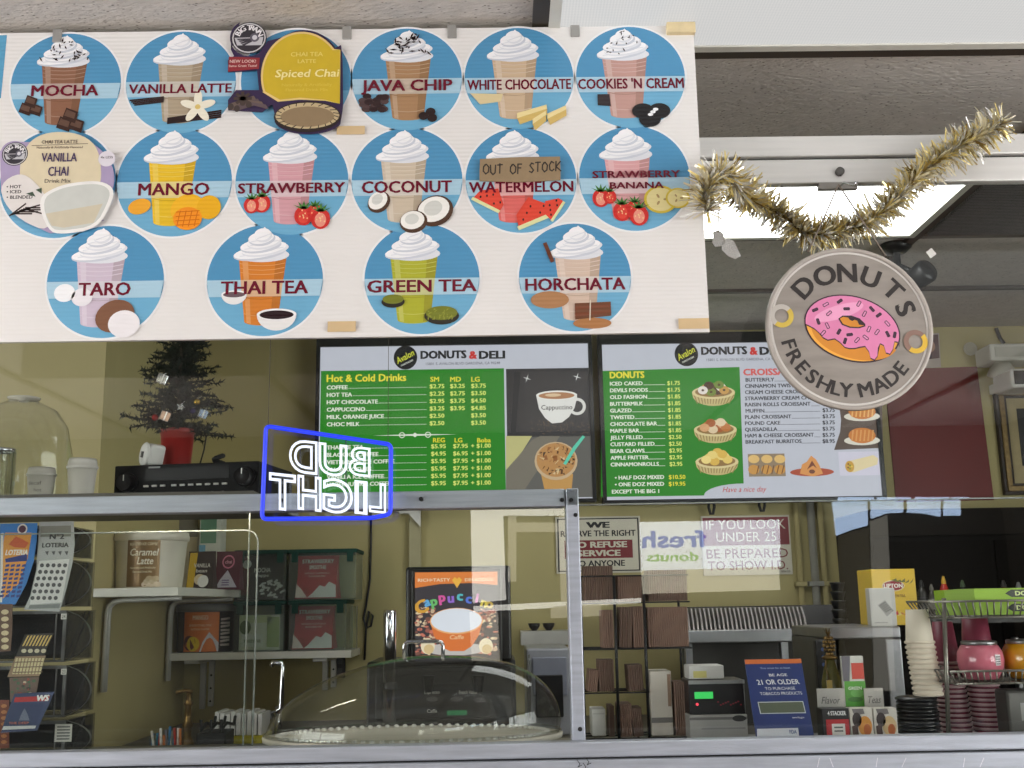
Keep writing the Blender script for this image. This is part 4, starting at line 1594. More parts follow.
def ft(ar, s, u, v, w, h, m, **k):
    a, b, z0, z1 = ar.ext
    ar.text(s, a + (b - a) * u - ar.o.x, z1 - (z1 - z0) * v - ar.o.z, w * (b - a), h * (z1 - z0), m, **k)


def fp(ar, pts, m):
    a, b, z0, z1 = ar.ext
    ar.poly([(a + (b - a) * u - ar.o.x, z1 - (z1 - z0) * v - ar.o.z) for u, v in pts], m)


def fe(ar, u, v, ru, rv, m, n=18):
    a, b, z0, z1 = ar.ext
    ar.ell(a + (b - a) * u - ar.o.x, z1 - (z1 - z0) * v - ar.o.z, ru * (b - a), rv * (z1 - z0), m, n)


# ================================================================== left: shelf above the glass
zsh = ZB0 + .046
tag(MB().box(-2.6, X(262, 2.3, 505), 2.215, 2.72, ZB0 + .030, zsh, mat('grey_shelf_board', (92, 88, 80), .5, .1)).build('overhead_shelf', loc=(-1.6, 2.45, ZB0)),
    'grey overhead shelf behind the aluminium bar, carrying stereo, cups and little tree', 'shelf')
sl = thing('assumed_strip_light', 'slim strip light fixed under the overhead shelf, hidden by the aluminium bar', 'strip light', (-.65, 2.24, ZB0 + .03))  # assumed lamp, out of sight, added to brighten the area below the shelf
part(MB().box(-.8, X(250, 2.25, 505), 2.217, 2.262, ZB0 + .02, ZB0 + .0295, WHP, .002), 'housing', sl)
part(MB().cyl((-.78, 2.24, ZB0 + .0125), (X(246, 2.25, 505), 2.24, ZB0 + .0125), .007, glow('assumed_strip_tube', (255, 240, 214), L_STRIP), n=10), 'tube', sl)
CUPW = mat('white_paper_cup', (206, 202, 192), .55, 0, .04)
LIDW = mat('white_cup_lid', (216, 212, 204), .4, 0, .03)


def coffee(x0, yt, x1, D, label):
    a, b, z0, z1 = span(x0, yt, x1, 500, D)
    cx, r = (a + b) / 2, (b - a) / 2
    z0 = zsh
    h = z1 - z0
    t = thing('coffee_cup', label, 'cup', (cx, D, z0), 'paper coffee cups on the overhead shelf')
    part(MB().lathe([(0, 0), (r * .72, 0), (r * .74, .004), (r * .93, h * .78), (0, h * .78)], CUPW, (cx, D, z0), 28), 'body', t)
    part(MB().lathe([(r * .97, h * .77), (r, h * .79), (r, h * .83), (r * .93, h * .84), (r * .9, h * .94), (r * .85, h), (r * .8, h * .97), (0, h * .965)], LIDW, (cx, D, z0), 28), 'lid', t)
    ar = Art((cx, D - r, z0), eps=.0002, cyl=((cx, D, z0), r * .74, r * .93, h * .78))
    return t, ar, r, h


t, ar, r, h = coffee(26.5, 468, 55.5, 2.42, 'shorter white paper coffee cup with lid, left of the taller cup on overhead shelf')
ar.text('decaf', -.004, h * .55, r * 1.0, h * .1, ink(120, 112, 110), bold=0)
ar.text('hot', .004, h * .36, r * .5, h * .09, ink(130, 122, 118), bold=0)
ar.build('print', t)
coffee(66.5, 459, 97, 2.42, 'taller white paper coffee cup with lid beside the black stereo')
# stereo
a, b, z0, z1 = span(104, 462, 259, 500, 2.44)
t = thing('stereo_receiver', 'black stereo receiver with two big knobs on the overhead shelf under the tree', 'stereo', ((a + b) / 2, 2.58, zsh))
cx, w, hh = (a + b) / 2, (b - a), P(180, 463.5, 2.47).z - zsh
T = Matrix.Translation((cx, 2.47, zsh)) @ Matrix.Rotation(radians(-9), 4, 'Z')
SM = mat('stereo_black', (20, 20, 21), .6, 0, .1, spec=.15)
m = MB(); m.T = T
m.box(-w / 2, w / 2, 0, .22, .006, hh, SM, .003)
for x in (-w * .42, w * .42):
    m.cyl((x, .04, 0), (x, .04, .007), .012, BLK).cyl((x, .18, 0), (x, .18, .007), .012, BLK)
part(m, 'case', t)
for x, z, r in ((-.4, .55, .021), (.41, .62, .021)):
    m = MB(); m.T = T
    m.cyl((x * w, 0, z * hh), (x * w, -.004, z * hh), r * 1.12, mat('knob_ring', (60, 60, 62), .3, .6), n=28)
    m.cyl((x * w, -.003, z * hh), (x * w, -.022, z * hh), r * .95, BLK, r * .85, n=28)
    m.box(x * w - .001, x * w + .001, -.023, -.02, z * hh + .004, z * hh + r * .8, WHT)
    part(m, 'knob', t)
for k in range(9):
    m = MB(); m.T = T
    m.cyl(((-.3 + .07 * k) * w, 0, .2 * hh), ((-.3 + .07 * k) * w, -.012, .2 * hh), .008, BLK, .007, n=14)
    part(m, 'knob', t)
for k in range(10):
    m = MB(); m.T = T
    x = (-.27 + .058 * k + (.02 if k > 2 else 0)) * w
    m.box(x - .006, x + .006, -.004, 0, .44 * hh, .49 * hh, mat('silver_button', (176, 174, 168), .4, .4), .001)
    part(m, 'button', t)
m = MB(); m.T = T
m.box(-.28 * w, .3 * w, -.0015, 0, .6 * hh, .9 * hh, mat('stereo_display', (14, 15, 17), .4, 0, .05, spec=.2))
part(m, 'display_window', t)
m = MB(); m.T = T
m.box(-.26 * w, -.18 * w, -.0012, 0, .91 * hh, .95 * hh, mat('stereo_print', (150, 150, 150), .5))
part(m, 'panel_print', t)
zst = zsh + hh
# little tree
DTR = 2.58
pa, pb, _, pz = span(160, 430, 194, 461, DTR)
pcx, pr = (pa + pb) / 2, (pb - pa) / 2
tr = thing('christmas_tree', 'small artificial Christmas tree in a red pot on top of the black stereo', 'Christmas tree', (pcx, DTR, zst))
ph = P(177, 430, DTR).z - zst
part(MB().lathe([(0, 0), (pr * .78, 0), (pr * .8, .003), (pr * .97, ph * .9), (pr * 1.02, ph * .9), (pr * 1.02, ph), (pr * .9, ph), (pr * .86, ph * .86), (0, ph * .85)], mat('red_pot', (150, 42, 38), .35, 0, .06), (pcx, DTR, zst), 28), 'pot', tr)
ztop = P(177, 292, DTR).z
part(MB().cyl((pcx, DTR, zst + ph * .8), (pcx, DTR, ztop - .02), .006, mat('tree_stem', (60, 52, 40), .8), .003), 'trunk', tr)
rr = random.Random(8)
f = MB()
ND = [mat('tree_needles', (20, 28, 24), .8, 0, .2, spec=.1), mat('tree_needles_light', (40, 48, 42), .8, 0, .2, spec=.1)]
zb_ = P(177, 434, DTR).z
RT = 57 * Art((pcx, DTR, zst)).s(177, 420)
for k in range(330):
    u = rr.random() ** 1.1
    z = zb_ + (ztop - zb_) * u
    R = RT * (1 - u) ** .75 * rr.uniform(.35, 1.12)
    t_ = rr.uniform(0, 2 * pi)
    o = Vector((pcx, DTR, z))
    tip = o + Vector((R * cos(t_), R * sin(t_) * .8, rr.uniform(-.2, .35) * R))
    d = tip - o
    f.tube([o, tip], .0009, ND[0], 4)
    L = d.length
    for q in range(int(16 + L * 520)):
        s_ = rr.uniform(.1, 1.0)
        c = o + d * s_
        v = (d.normalized() * rr.uniform(.2, .8) + Vector((rr.gauss(0, 1), rr.gauss(0, 1), rr.gauss(0, 1)))).normalized() * rr.uniform(.008, .016)
        sd = v.cross(Vector((rr.gauss(0, 1), rr.gauss(0, 1), rr.gauss(0, 1)))).normalized() * .0022
        f.add([c - sd, c + sd, c + v], [(0, 1, 2)], rr.choice((ND[0], ND[0], ND[1])))
part(f, 'foliage', tr)
DO = DTR - .085
SILV = mat('mirror_foil_silver', (214, 216, 220), .12, .95, .06)
for x, y, s, kind, m, lab in ((162, 379, 4.6, 'b', SILV, 'silver foil gift-box ornament, highest on the little tree'), (165, 416, 4.4, 'b', mat('rose_foil', (232, 190, 160), .2, .7), 'pale rose foil gift-box ornament beside the red ball on the little tree'), (203, 414, 4, 'b', mat('ice_foil', (160, 176, 196), .2, .9), 'bluish foil gift-box ornament at the right edge of the little tree'), (155, 417.5, 3.4, 's', mat('red_bauble', (150, 30, 30), .2, .3), 'small red ball ornament low on the left of the little tree'), (197, 402, 3.2, 's', mat('gold_bauble', (176, 146, 50), .2, .8), 'small gold ball ornament right of centre on the little tree'), (181, 407, 3.8, 'x', SILV, 'silver star-shaped ornament at the centre of the little tree'), (193, 411, 3, 's', mat('violet_bauble', (70, 66, 110), .2, .6), 'small violet ball ornament on the little tree, left of the bluish gift box')):
    p = P(x, y, DO)
    k = Art(p).s(x, y)
    o = thing('tree_ornament', lab, 'ornament', (p.x, DO, p.z), 'ornaments on the little tree')
    mm = MB(); mm.T = Matrix.Translation(p) @ Matrix.Rotation(.35, 4, 'Y') @ Matrix.Rotation(.4, 4, 'Z')
    s *= k
    if kind == 'b':
        mm.box(-s, s, -s, s, -s, s, m, s * .12)
        part(mm, 'box', o)
        m2 = MB(); m2.T = mm.T
        rb = mat('ornament_ribbon', (246, 244, 240), .3, .2)
        m2.box(-s * .16, s * .16, -s * 1.03, s * 1.03, -s * 1.03, s * 1.03, rb).box(-s * 1.03, s * 1.03, -s * .16, s * .16, -s * 1.02, s * 1.02, rb)
        part(m2, 'ribbon', o)
    elif kind == 's':
        mm.ball((0, 0, 0), s, m)
        part(mm, 'ball', o)
        m2 = MB().cyl((p.x, DO, p.z + s * .9), (p.x, DO, p.z + s * 1.35), s * .25, CHROME, n=10)
        part(m2, 'cap', o)
    else:
        pts = []
        for q in range(10):
            rr_ = s * (1.3 if q % 2 == 0 else .55)
            pts.append(Vector((rr_ * sin(q * pi / 5), -.002, rr_ * cos(q * pi / 5))))
        mm.prism(pts, (0, .005, 0), m)
        part(mm, 'star', o)
    part(MB().tube([p + Vector((0, .002, s * .9)), p + Vector((.002, .03, s * .9 + .012)), p + Vector((.004, .078, s * .9 + .018))], .0007, CHROME, 5), 'hook', o)
# white device, black bow, cable
p = P(146, 452, 2.5)
t = thing('plug_adapter', 'white plastic plug device with oval face on the stereo left of the red pot', 'adapter', (p.x, 2.53, zst))
m = MB(); m.T = Matrix.Translation((p.x, 2.5, zst + .026)) @ Matrix.Rotation(radians(-35), 4, 'Z') @ Matrix.Rotation(radians(14), 4, 'Y')
m.box(-.013, .013, 0, .045, -.024, .026, WHT, .008)
part(m, 'body', t)
m2 = MB(); m2.T = m.T @ Matrix.Rotation(radians(90), 4, 'X')
m2.lathe([(0, -.001), (.016, -.001), (.0185, .003), (.016, .008), (0, .009)], WHT, sx=.8, sy=1.55, n=30)
part(m2, 'face', t)
m3 = MB(); m3.T = m.T
m3.box(-.003, .003, -.0115, -.008, -.008, .006, mat('socket_dark', (90, 88, 84), .5))
part(m3, 'socket_mark', t)
p = P(216, 454, 2.52)
m = MB()
for q in range(9):
    t_ = q * .7
    m.ball((p.x + .010 * cos(t_), 2.55 + .006 * sin(t_), zst + .007 + .0024 * q), .006, BLKM, sx=1.3, n=10)
tag(m.build('black_bow', loc=(p.x, 2.55, zst)), 'small crumpled black bow on the stereo right of the red pot', 'bow')
q = P(205, 432, 2.6)
tag(MB().tube([P(202, 425, 2.62), P(206, 438, 2.62), P(204, 450, 2.6), Vector((P(199, 455, 2.6).x, 2.6, zst + .003)), Vector((P(190, 455, 2.6).x, 2.64, zst + .003))], .0018, BLK, 6).build('power_cable', loc=(q.x, 2.62, zst)), 'thin black cable dropping from the little tree to the stereo top', 'cable')
# dome and jars at the left edge
a, b, z0, z1 = span(-30, 398, 71, 500, 2.59)
cx, r, h = (a + b) / 2, (b - a) / 2, z1 - zsh
t = thing('glass_cloche', 'clear glass cake dome with a flat knob on the overhead shelf at the left edge', 'dome', (cx, 2.59, zsh))
CLO = glass('cloche_glass', (.93, .94, .9), .05, .035, (.7, .68, .6))
part(MB().lathe([(r, 0), (r * 1.0, h * .3), (r * .97, h * .5), (r * .86, h * .74), (r * .66, h * .88), (r * .35, h * .955), (r * .12, h * .965)], CLO, (cx, 2.59, zsh), 40), 'bell', t)
part(MB().lathe([(r * .1, h * .965), (r * .1, h * .98), (r * .3, h * .985), (r * .32, h), (0, h * 1.004)], mat('glass_knob', (196, 192, 176), .15, 0, .05), (cx, 2.59, zsh), 24), 'knob', t)
a, b, z0, z1 = span(-16, 449, 13, 500, 2.33)
cx, r, h = (a + b) / 2, (b - a) / 2, z1 - zsh
t = thing('ribbed_jar', 'ribbed clear jar with metal rim on the overhead shelf, cut by the left edge', 'jar', (cx, 2.33, zsh))
m = MB()
for k in range(18):
    t_ = 2 * pi * k / 18
    m.cyl((cx + r * .95 * cos(t_), 2.33 + r * .95 * sin(t_), zsh), (cx + r * .95 * cos(t_), 2.33 + r * .95 * sin(t_), zsh + h * .94), r * .12, CLO, n=8)
part(m, 'ribs', t)
part(MB().lathe([(0, 0), (r * .9, 0), (r * .92, h * .95)], CLO, (cx, 2.33, zsh), 24), 'body', t)
part(MB().lathe([(r * .9, h * .93), (r * 1.03, h * .93), (r * 1.03, h), (0, h)], CHROME, (cx, 2.33, zsh), 24), 'rim', t)

# ================================================================== left: acrylic guard sheet on the counter
DA = 2.30
t = thing('acrylic_guard', 'clear acrylic guard sheet with rounded top corner standing on the counter at left', 'guard', (P(120, 740, DA).x, DA, ZC))
x1 = P(254.5, 640, DA).x
zt_ = P(200, 531.5, DA).z
rc = .025
prof = [Vector((-1.3, DA, ZC + .001)), Vector((x1, DA, ZC + .001))] + [Vector((x1 - rc + rc * cos(k * pi / 12), DA, zt_ - rc + rc * sin(k * pi / 12))) for k in range(7)] + [Vector((-1.3, DA, zt_))]
part(MB().prism(prof, (0, .005, 0), CLEAR), 'sheet', t)
part(MB().tube([prof[1] + Vector((.001, .0025, 0))] + [q + Vector((.001, .0025, .001)) for q in prof[2:]], .0018, EDGE, 6), 'edge', t)
x2 = x1 - .022
part(MB().box(x2 - .0012, x2 + .0012, DA + .02, DA + .024, ZC + .001, P(200, 508, DA).z, EDGE), 'brace_strip', t)

# ================================================================== left: lottery ticket dispensers
DL = 2.44
BIN = glass('smoked_bin', (.74, .74, .74), .045, .03, (.3, .3, .31))
BINE = mat('bin_edge', (96, 96, 98), .3, 0, .1)
ROLL = mat('ticket_roll', (34, 34, 40), .6, 0, .3, 30)
for i, (y0, y1, lab) in enumerate(((524, 556, 'topmost'), (558, 607, 'second from top'), (609, 662, 'third from top'), (664, 717, 'fourth from top'), (719, 760, 'lowest, on the counter'))):
    z1, z0 = Z(y0, DL, 60), Z(y1, DL, 60)
    if i == 4:
        z0 = ZC + .001
    a, b = X(-40, DL, y1), X(64, DL, y1)
    t = thing('ticket_dispenser', 'smoky clear lottery ticket dispenser bin at left, %s of the stack' % lab, 'dispenser', ((a + b) / 2, DL + .08, z0), 'stacked ticket dispenser bins')
    h = z1 - z0
    part(MB().box(a, b, DL, DL + .17, z0, z1 - .003, BIN), 'bin', t)
    part(MB().box(a, b, DL - .004, DL, z1 - .010, z1 - .003, BINE).box(b - .006, b + .001, DL - .004, DL, z0, z1 - .01, BINE).box(a, b, DL - .004, DL, z0, z0 + .004, BINE).box(X(54, DL, y1) - .001, X(54, DL, y1) + .001, DL - .004, DL, z0 + .004, z1 - .01, BINE), 'front_frame', t)
    m = MB()
    m.prism([Vector((b + .003, DL + .0 + .02 + h * .48 * (1 - cos(k * pi / 10)) * .0 + h * .45 * (1 - cos(pi * k / 10)), z0 + .004 + (h - .01) * (.5 + .5 * sin(-pi / 2 + pi * k / 10)))) for k in range(11)], (.004, 0, 0), BIN, BINE)
    b2 = X(89, DL, y1)
    m.prism([Vector((b, DL - .002, z0 + .002))] + [Vector((b + (b2 - b) * sin(pi * k / 12) ** .6, DL - .002, z0 + .003 + (h - .008) * k / 12)) for k in range(1, 12)] + [Vector((b, DL - .002, z1 - .004))], (0, .01, 0), BIN, BINE)
    part(m, 'side_cheek', t)
    part(MB().cyl((a + .01, DL + .09, z0 + h * .5), (b - .006, DL + .09, z0 + h * .5), h * .38, ROLL, n=24), 'ticket_roll', t)
    part(MB().box(a, b - .003, DL + .150, DL + .166, z0 + .002, z1 - .006, BLKM).box(a, b - .003, DL + .004, DL + .15, z1 - .009, z1 - .005, BLKM), 'back_panel', t)
    if i in (2, 3, 4):
        c = X(65, DL, y0)
        w = .006 if i < 4 else .018
        q = front(c - w, c + w, z1 - .022 - (w - .006), z1 - .01, DL - .004)
        q.ext = (c - w, c + w, z1 - .022 - 2 * (w - .006), z1 - .01)
        fr(q, 0, 0, 1, 1, ink(206, 204, 198)); q.up()
        if i < 4:
            ft(q, '24' if i == 2 else '23', .5, .5, .6, .6, ink(40, 40, 44))
        else:
            for k in range(5):
                fr(q, .12, .12 + .17 * k, .88, .2 + .17 * k, ink(90, 90, 94))
        q.build('number_tag', t)


def ticket(label, poly, m, D, back, art=None, group='lottery tickets hanging at left'):
    c = (sum(p[0] for p in poly) / len(poly), sum(p[1] for p in poly) / len(poly))
    o = P(c[0], c[1], D)
    t = thing('lottery_ticket', label, 'ticket', (o.x, D, o.z), group)
    part(MB().prism([P(x, y, D) for x, y in poly], (0, .0012, 0), m), 'paper', t)
    a = Art((o.x, D - .0002, o.z), eps=.0001)
    a.up()
    if art:
        art(a)
        a.build('print', t)
    return t


def c2(pts):
    return [(x / 2.76, 490 + y / 2.76) for x, y in pts]


def t_blue(a):
    a.pp(c2([(14, 118), (88, 118), (76, 190), (50, 260), (8, 300), (4, 180)]), ink(222, 150, 60)); a.up()
    a.pp(c2([(2, 120), (10, 118), (6, 310), (0, 310)]), ink(220, 220, 214))
    a.pp(c2([(14, 190), (76, 176), (74, 196), (16, 200)]), ink(30, 52, 130)); a.up()
    a.t('LOTERIA', 47 / 2.76, 490 + 172 / 2.76, 22, 5, ink(236, 234, 226), shear=.2, bold=.04)
    for r in range(8):
        for c in range(4):
            x, y = 16 + c * 15 - r * 2.2, 206 + r * 12
            a.pp(c2([(x, y), (x + 11, y - 2), (x + 10, y + 5), (x - 1, y + 7)]), ink(44, 62, 130))
    a.pell(62 / 2.76, 490 + 108 / 2.76, 5, 5, ink(210, 206, 200)); a.up()
    a.pell(62 / 2.76, 490 + 108 / 2.76, 3.6, 3.6, ink(80, 40, 60)); a.up()
    a.pp(c2([(24, 150), (44, 128), (62, 136), (80, 146), (70, 160), (40, 158)]), ink(206, 96, 50))


ticket('blue-edged orange lottery ticket with navy squares, hanging at far left', c2([(0, 93), (103, 91), (101, 140), (92, 200), (72, 260), (42, 316), (0, 318)]), ink(46, 120, 196), DL - .035, .1, t_blue)


def t_silver(a):
    a.pp(c2([(112, 100), (196, 98), (196, 128), (112, 130)]), ink(120, 120, 112)); a.up()
    a.t('N°2', 57, 490 + 128 / 2.76, 14, 5, ink(50, 50, 52), bold=.04)
    a.t('LOTERIA', 55.5, 490 + 152 / 2.76, 26, 4.2, ink(60, 60, 62), bold=.05)
    for k in range(4):
        a.pp([(45 + 6.5 * k, 551.5), (49 + 6.5 * k, 551), (47.5 + 6.5 * k, 555.5)], ink(80, 80, 84))
    a.pp(c2([(108, 196), (192, 190), (170, 310), (82, 316)]), ink(206, 206, 206)); a.up()
    for r in range(6):
        for c in range(5):
            x, y = 116 + c * 16 - r * 5.2, 208 + r * 18
            a.pell(x / 2.76, 490 + y / 2.76, 2.1, 2.0, ink(70, 70, 74), 10)
    a.pp(c2([(82, 318), (166, 314), (164, 326), (78, 328)]), ink(120, 124, 124))


ticket('silver lottery ticket with rows of dark dots, hanging right of the blue-edged one', c2([(108, 88), (203, 86), (206, 150), (200, 200), (184, 270), (164, 336), (66, 330), (84, 290), (100, 220)]), mat('ticket_silver', (166, 168, 168), .35, .3, .08), DL - .03, .1, t_silver)


def t_strip(a):
    for k in range(8):
        a.pp(c2([(76 + 9 * k, 402), (81 + 9 * k, 401), (66 + 9 * k, 430), (61 + 9 * k, 431)]), ink(206, 176, 100))
    for k in range(4):
        a.pell((66 + 18 * k) / 2.76, 490 + 444 / 2.76, 2.6, 2, ink(196, 186, 160), 10)


ticket('black lottery ticket with gold slashes below the silver one', c2([(68, 398), (150, 394), (134, 426), (122, 456), (44, 458)]), ink(40, 36, 36), DL - .03, .1, t_strip)


def t_tan(a):
    for k in range(9):
        a.pp(c2([(44 + 9 * k, 464), (50 + 9 * k, 464), (40 + 9 * k, 508), (34 + 9 * k, 508)]), ink(206, 192, 150))
    a.up()
    for k in range(3):
        a.pp(c2([(36, 474 + 14 * k), (118, 472 + 14 * k), (118, 475 + 14 * k), (36, 477 + 14 * k)]), ink(120, 100, 84))


ticket('tan striped lottery ticket below the black one with slashes', c2([(42, 460), (126, 457), (116, 490), (108, 514), (20, 516)]), ink(146, 120, 96), DL - .032, .1, t_tan)


def t_flor(a):
    r_ = random.Random(2)
    for k in range(26):
        x, y = r_.uniform(30, 96), r_.uniform(522, 576)
        a.pell(x / 2.76, 490 + y / 2.76, r_.uniform(1, 2.6), r_.uniform(.8, 1.6), r_.choice((ink(70, 96, 70), ink(150, 70, 60), ink(196, 176, 150), ink(60, 50, 50))), 9)


ticket('dark floral lottery ticket between the tan and the navy ones', c2([(26, 518), (108, 516), (102, 550), (94, 580), (28, 586)]), ink(104, 84, 74), DL - .034, .1, t_flor)


def t_navy(a):
    a.pp(c2([(42, 572), (138, 568), (134, 582), (38, 586)]), ink(176, 40, 46)); a.up()
    a.t('WS', 118 / 2.76, 490 + 574 / 2.76, 12, 5.4, ink(236, 236, 236), bold=.06, shear=.2)
    a.pp(c2([(34, 590), (122, 588), (100, 646), (12, 648)]), ink(42, 56, 96)); a.up()
    a.pp(c2([(52, 636), (60, 616), (68, 602), (76, 618), (82, 636)]), ink(110, 116, 140)); a.up()
    a.pp(c2([(10, 652), (100, 650), (97, 658), (6, 662)]), ink(206, 206, 206)); a.up()
    a.t('THE DEEP', 52 / 2.76, 490 + 643 / 2.76, 20, 2.2, ink(206, 120, 100))


ticket('navy lottery ticket with red header, lowest of the hanging ones', c2([(40, 562), (150, 556), (136, 590), (120, 622), (102, 664), (2, 670), (18, 620)]), ink(52, 64, 104), DL - .05, .1, t_navy)


def t_brown(a):
    for k in range(6):
        a.pell(5, 612 + 7 * k, 3.8, 2.4, ink(206, 186, 150), 12)


ticket('brown lottery ticket with pale ovals at the left edge of the photo', [(-6, 604), (12.5, 604), (12, 634), (10.5, 651), (-6, 652)], ink(92, 62, 44), DL - .04, .1, t_brown)
ticket('rust coloured lottery ticket low at the left edge behind the navy one', [(-6, 700), (9, 700), (9, 748), (-6, 749)], ink(120, 56, 36), DL - .03, .1, lambda a: [a.pell(4, 706 + 6 * k, 3, 1.8, ink(186, 120, 70), 10) for k in range(7)])
# ================================================================== left: wall shelves
SHW = mat('white_shelf_laminate', (222, 220, 210), .45, 0, .03)
zs1 = Z(588.5, 3.5, 92)
th = .027
xs1 = XS + .267
s1 = thing('wall_shelf', 'upper white shelf on the left wall carrying the tall caramel tub', 'shelf', (-1.2, 4.0, zs1 - th), 'white wall shelves')
part(MB().box(XS + .002, xs1, 3.5, 4.54, zs1 - th, zs1, SHW, .002), 'board', s1)
BRK = mat('bracket_enamel', (206, 204, 198), .4, .2, .05)


def bracket(parent, D, ylow, side):
    m = MB()
    if side:
        zl = Z(ylow, D, 110)
        x0 = XS + .005
        pts = [(x0 + .012, D, zl), (x0 + .012, D, zs1 - th - .05), (x0 + .016, D, zs1 - th - .028), (x0 + .032, D, zs1 - th - .014), (x0 + .06, D, zs1 - th - .01), (xs1 - .02, D, zs1 - th - .006)]
    for w in (-.011, .011):
        m.tube([(p[0], p[1] + w, p[2]) for p in pts], .007, BRK, 8)
    m.tube([(p[0] - .004, p[1], p[2]) for p in pts], .008, BRK, 8)
    part(m, 'bracket', parent)


bracket(s1, 3.6, 692, True)
bracket(s1, 4.28, 682, True)
zs2 = Z(652, 4.3, 250)
xe = X(352, 4.3, 655)
s2 = thing('wall_shelf', 'lower white shelf in the corner carrying the strawberry bins', 'shelf', (-.9, 4.42, zs2 - th), 'white wall shelves')
part(MB().box(XS + .002, xe, 4.28, 4.548, zs2 - th, zs2, SHW, .002), 'board', s2)
for xx, yl in ((205, 709), (328, 690)):
    cx = X(xx, 4.5, 670)
    zl = Z(yl, 4.54, xx)
    m = MB()
    m.box(cx - .028, cx - .006, 4.532, 4.548, zl, zs2 - th, BRK, .003).box(cx + .006, cx + .028, 4.532, 4.548, zl + .01, zs2 - th, BRK, .003).box(cx - .028, cx + .028, 4.30, 4.548, zs2 - th - .014, zs2 - th, BRK, .003)
    for k in range(3):
        m.cyl((cx + .017, 4.533, zl + .03 + .05 * k), (cx + .017, 4.53, zl + .03 + .05 * k), .004, BLK, n=8)
    part(m, 'bracket', s2)


def tub(name, label, x0, y0, x1, y1, D, zb, body, lidm, lab=None, taper=.9):
    a, b, z0, z1 = span(x0, y0, x1, y1, D)
    r = (b - a) / 2
    a, b, z0, z1 = span(x0, y0, x1, y1, D + r)
    cx, r = (a + b) / 2, (b - a) / 2
    h = z1 - zb
    t = thing(name, label, 'tub', (cx, D + r, zb))
    c = (cx, D + r, zb)
    part(MB().lathe([(0, 0), (r * taper * .93, 0), (r * taper * .95, .004), (r * .95, h * .86), (0, h * .86)], body, c, 40), 'body', t)
    part(MB().lathe([(r * .955, h * .84), (r, h * .85), (r, h * .93), (r * .985, h * .95), (r * .985, h * .99), (r * .95, h), (0, h * .985)], lidm, c, 40), 'lid', t)
    ar = Art((cx, D, zb), eps=.0004, cyl=(c, r * taper * .95, r * .95, h * .86))
    ar.r, ar.h = r, h
    ar.turn = atan(-cx / (D + r))
    return t, ar


TUBW = mat('tub_white', (214, 208, 194), .45, 0, .04)
t, ar = tub('drink_mix_tub', 'large white tub with brown caramel latte label on the upper shelf', 112.5, 533, 187, 592, 3.62, zs1, TUBW, TUBW)
r, h = ar.r, ar.h
GB = mat('label_bronze', (122, 92, 50), .3, .3, .2, 8)
ar.grid(-r * .62, h * .03, r * .24, h * .84, GB); ar.up()
ar.text('BLENDED ICE COFFEE', -r * .19, h * .77, r * .72, h * .045, ink(226, 212, 180))
ar.text('Caramel', -r * .17, h * .63, r * .72, h * .12, ink(240, 232, 214), bold=.02, shear=.2)
ar.text('Latte', -r * .12, h * .48, r * .4, h * .12, ink(240, 232, 214), bold=.02, shear=.2)
ar.text('Naturally and Artificially', -r * .19, h * .36, r * .66, h * .035, ink(226, 212, 180))
ar.text('Flavored Drink Mix', -r * .19, h * .29, r * .5, h * .035, ink(226, 212, 180))
for k in range(7):
    ar.ell(-r * .1 + r * .05 * k, h * (.07 + .05 * (k % 3)), r * .1, h * .05, ink(226 - 20 * (k % 3), 206 - 20 * (k % 3), 180 - 24 * (k % 3)), 12); ar.up()
ar.build('label', t)


def pouch(name, label, x0, y0, x1, y1, D, zb, m, art, depth=.07):
    a, b, z0, z1 = span(x0, y0, x1, y1, D)
    t = thing(name, label, 'pouch', ((a + b) / 2, D + depth / 2, zb))
    mb = MB()
    mb.prism([Vector((a, D, zb)), Vector((b, D, zb)), Vector((b - .003, D + depth * .3, z1)), Vector((a + .003, D + depth * .3, z1))], (0, .001, 0), m)
    mb = MB()
    vs = []
    for k in range(9):
        v = k / 8
        w = 1 - .06 * sin(pi * v)
        dd = depth * (1 - v) * .5 + .002
        for x in (0, 1):
            cx = (a + b) / 2 + (x - .5) * (b - a) * w
            vs += [(cx, D + depth / 2 - dd, zb + (z1 - zb) * v), (cx, D + depth / 2 + dd, zb + (z1 - zb) * v)]
    fs = []
    for k in range(8):
        i = 4 * k
        fs += [(i, i + 2, i + 6, i + 4), (i + 1, i + 5, i + 7, i + 3), (i, i + 4, i + 5, i + 1), (i + 2, i + 3, i + 7, i + 6)]
    fs += [(0, 1, 3, 2), (32, 34, 35, 33)]
    mb.add(vs, fs, m)
    part(mb, 'bag', t)
    # print follows the leaning front face
    ar = Art(((a + b) / 2, D - .004, zb), v=(0, depth * .5, z1 - zb), eps=.0004)
    ar.ext2 = (b - a, Vector((0, depth * .5, z1 - zb)).length)
    ar.L = 4
    art(ar)
    ar.build('print', t)
    return t


def q_(ar, pts, m):
    w, h = ar.ext2
    ar.poly([((u - .5) * w, v * h) for u, v in pts], m)


def a_yellow(ar):
    w, h = ar.ext2
    q_(ar, [(0.04, .04), (.3, .04), (.34, .96), (.06, .96)], ink(216, 176, 40)); ar.up()
    ar.text('VANILLA', .05 * w, .62 * h, .6 * w, .1 * h, ink(226, 220, 210), bold=.03)
    ar.text('bean', .05 * w, .48 * h, .4 * w, .09 * h, ink(226, 220, 210)); ar.up()
    ar.ell(.0, .25 * h, .2 * w, .14 * h, ink(226, 206, 170)); ar.up()
    ar.ell(.14 * w, .2 * h, .2 * w, .16 * h, ink(240, 238, 234)); ar.up()


pouch('drink_mix_pouch', 'black pouch with yellow stripe behind the caramel tub on the upper shelf', 186, 551, 213, 590, 3.92, zs1, ink(48, 34, 34), a_yellow)


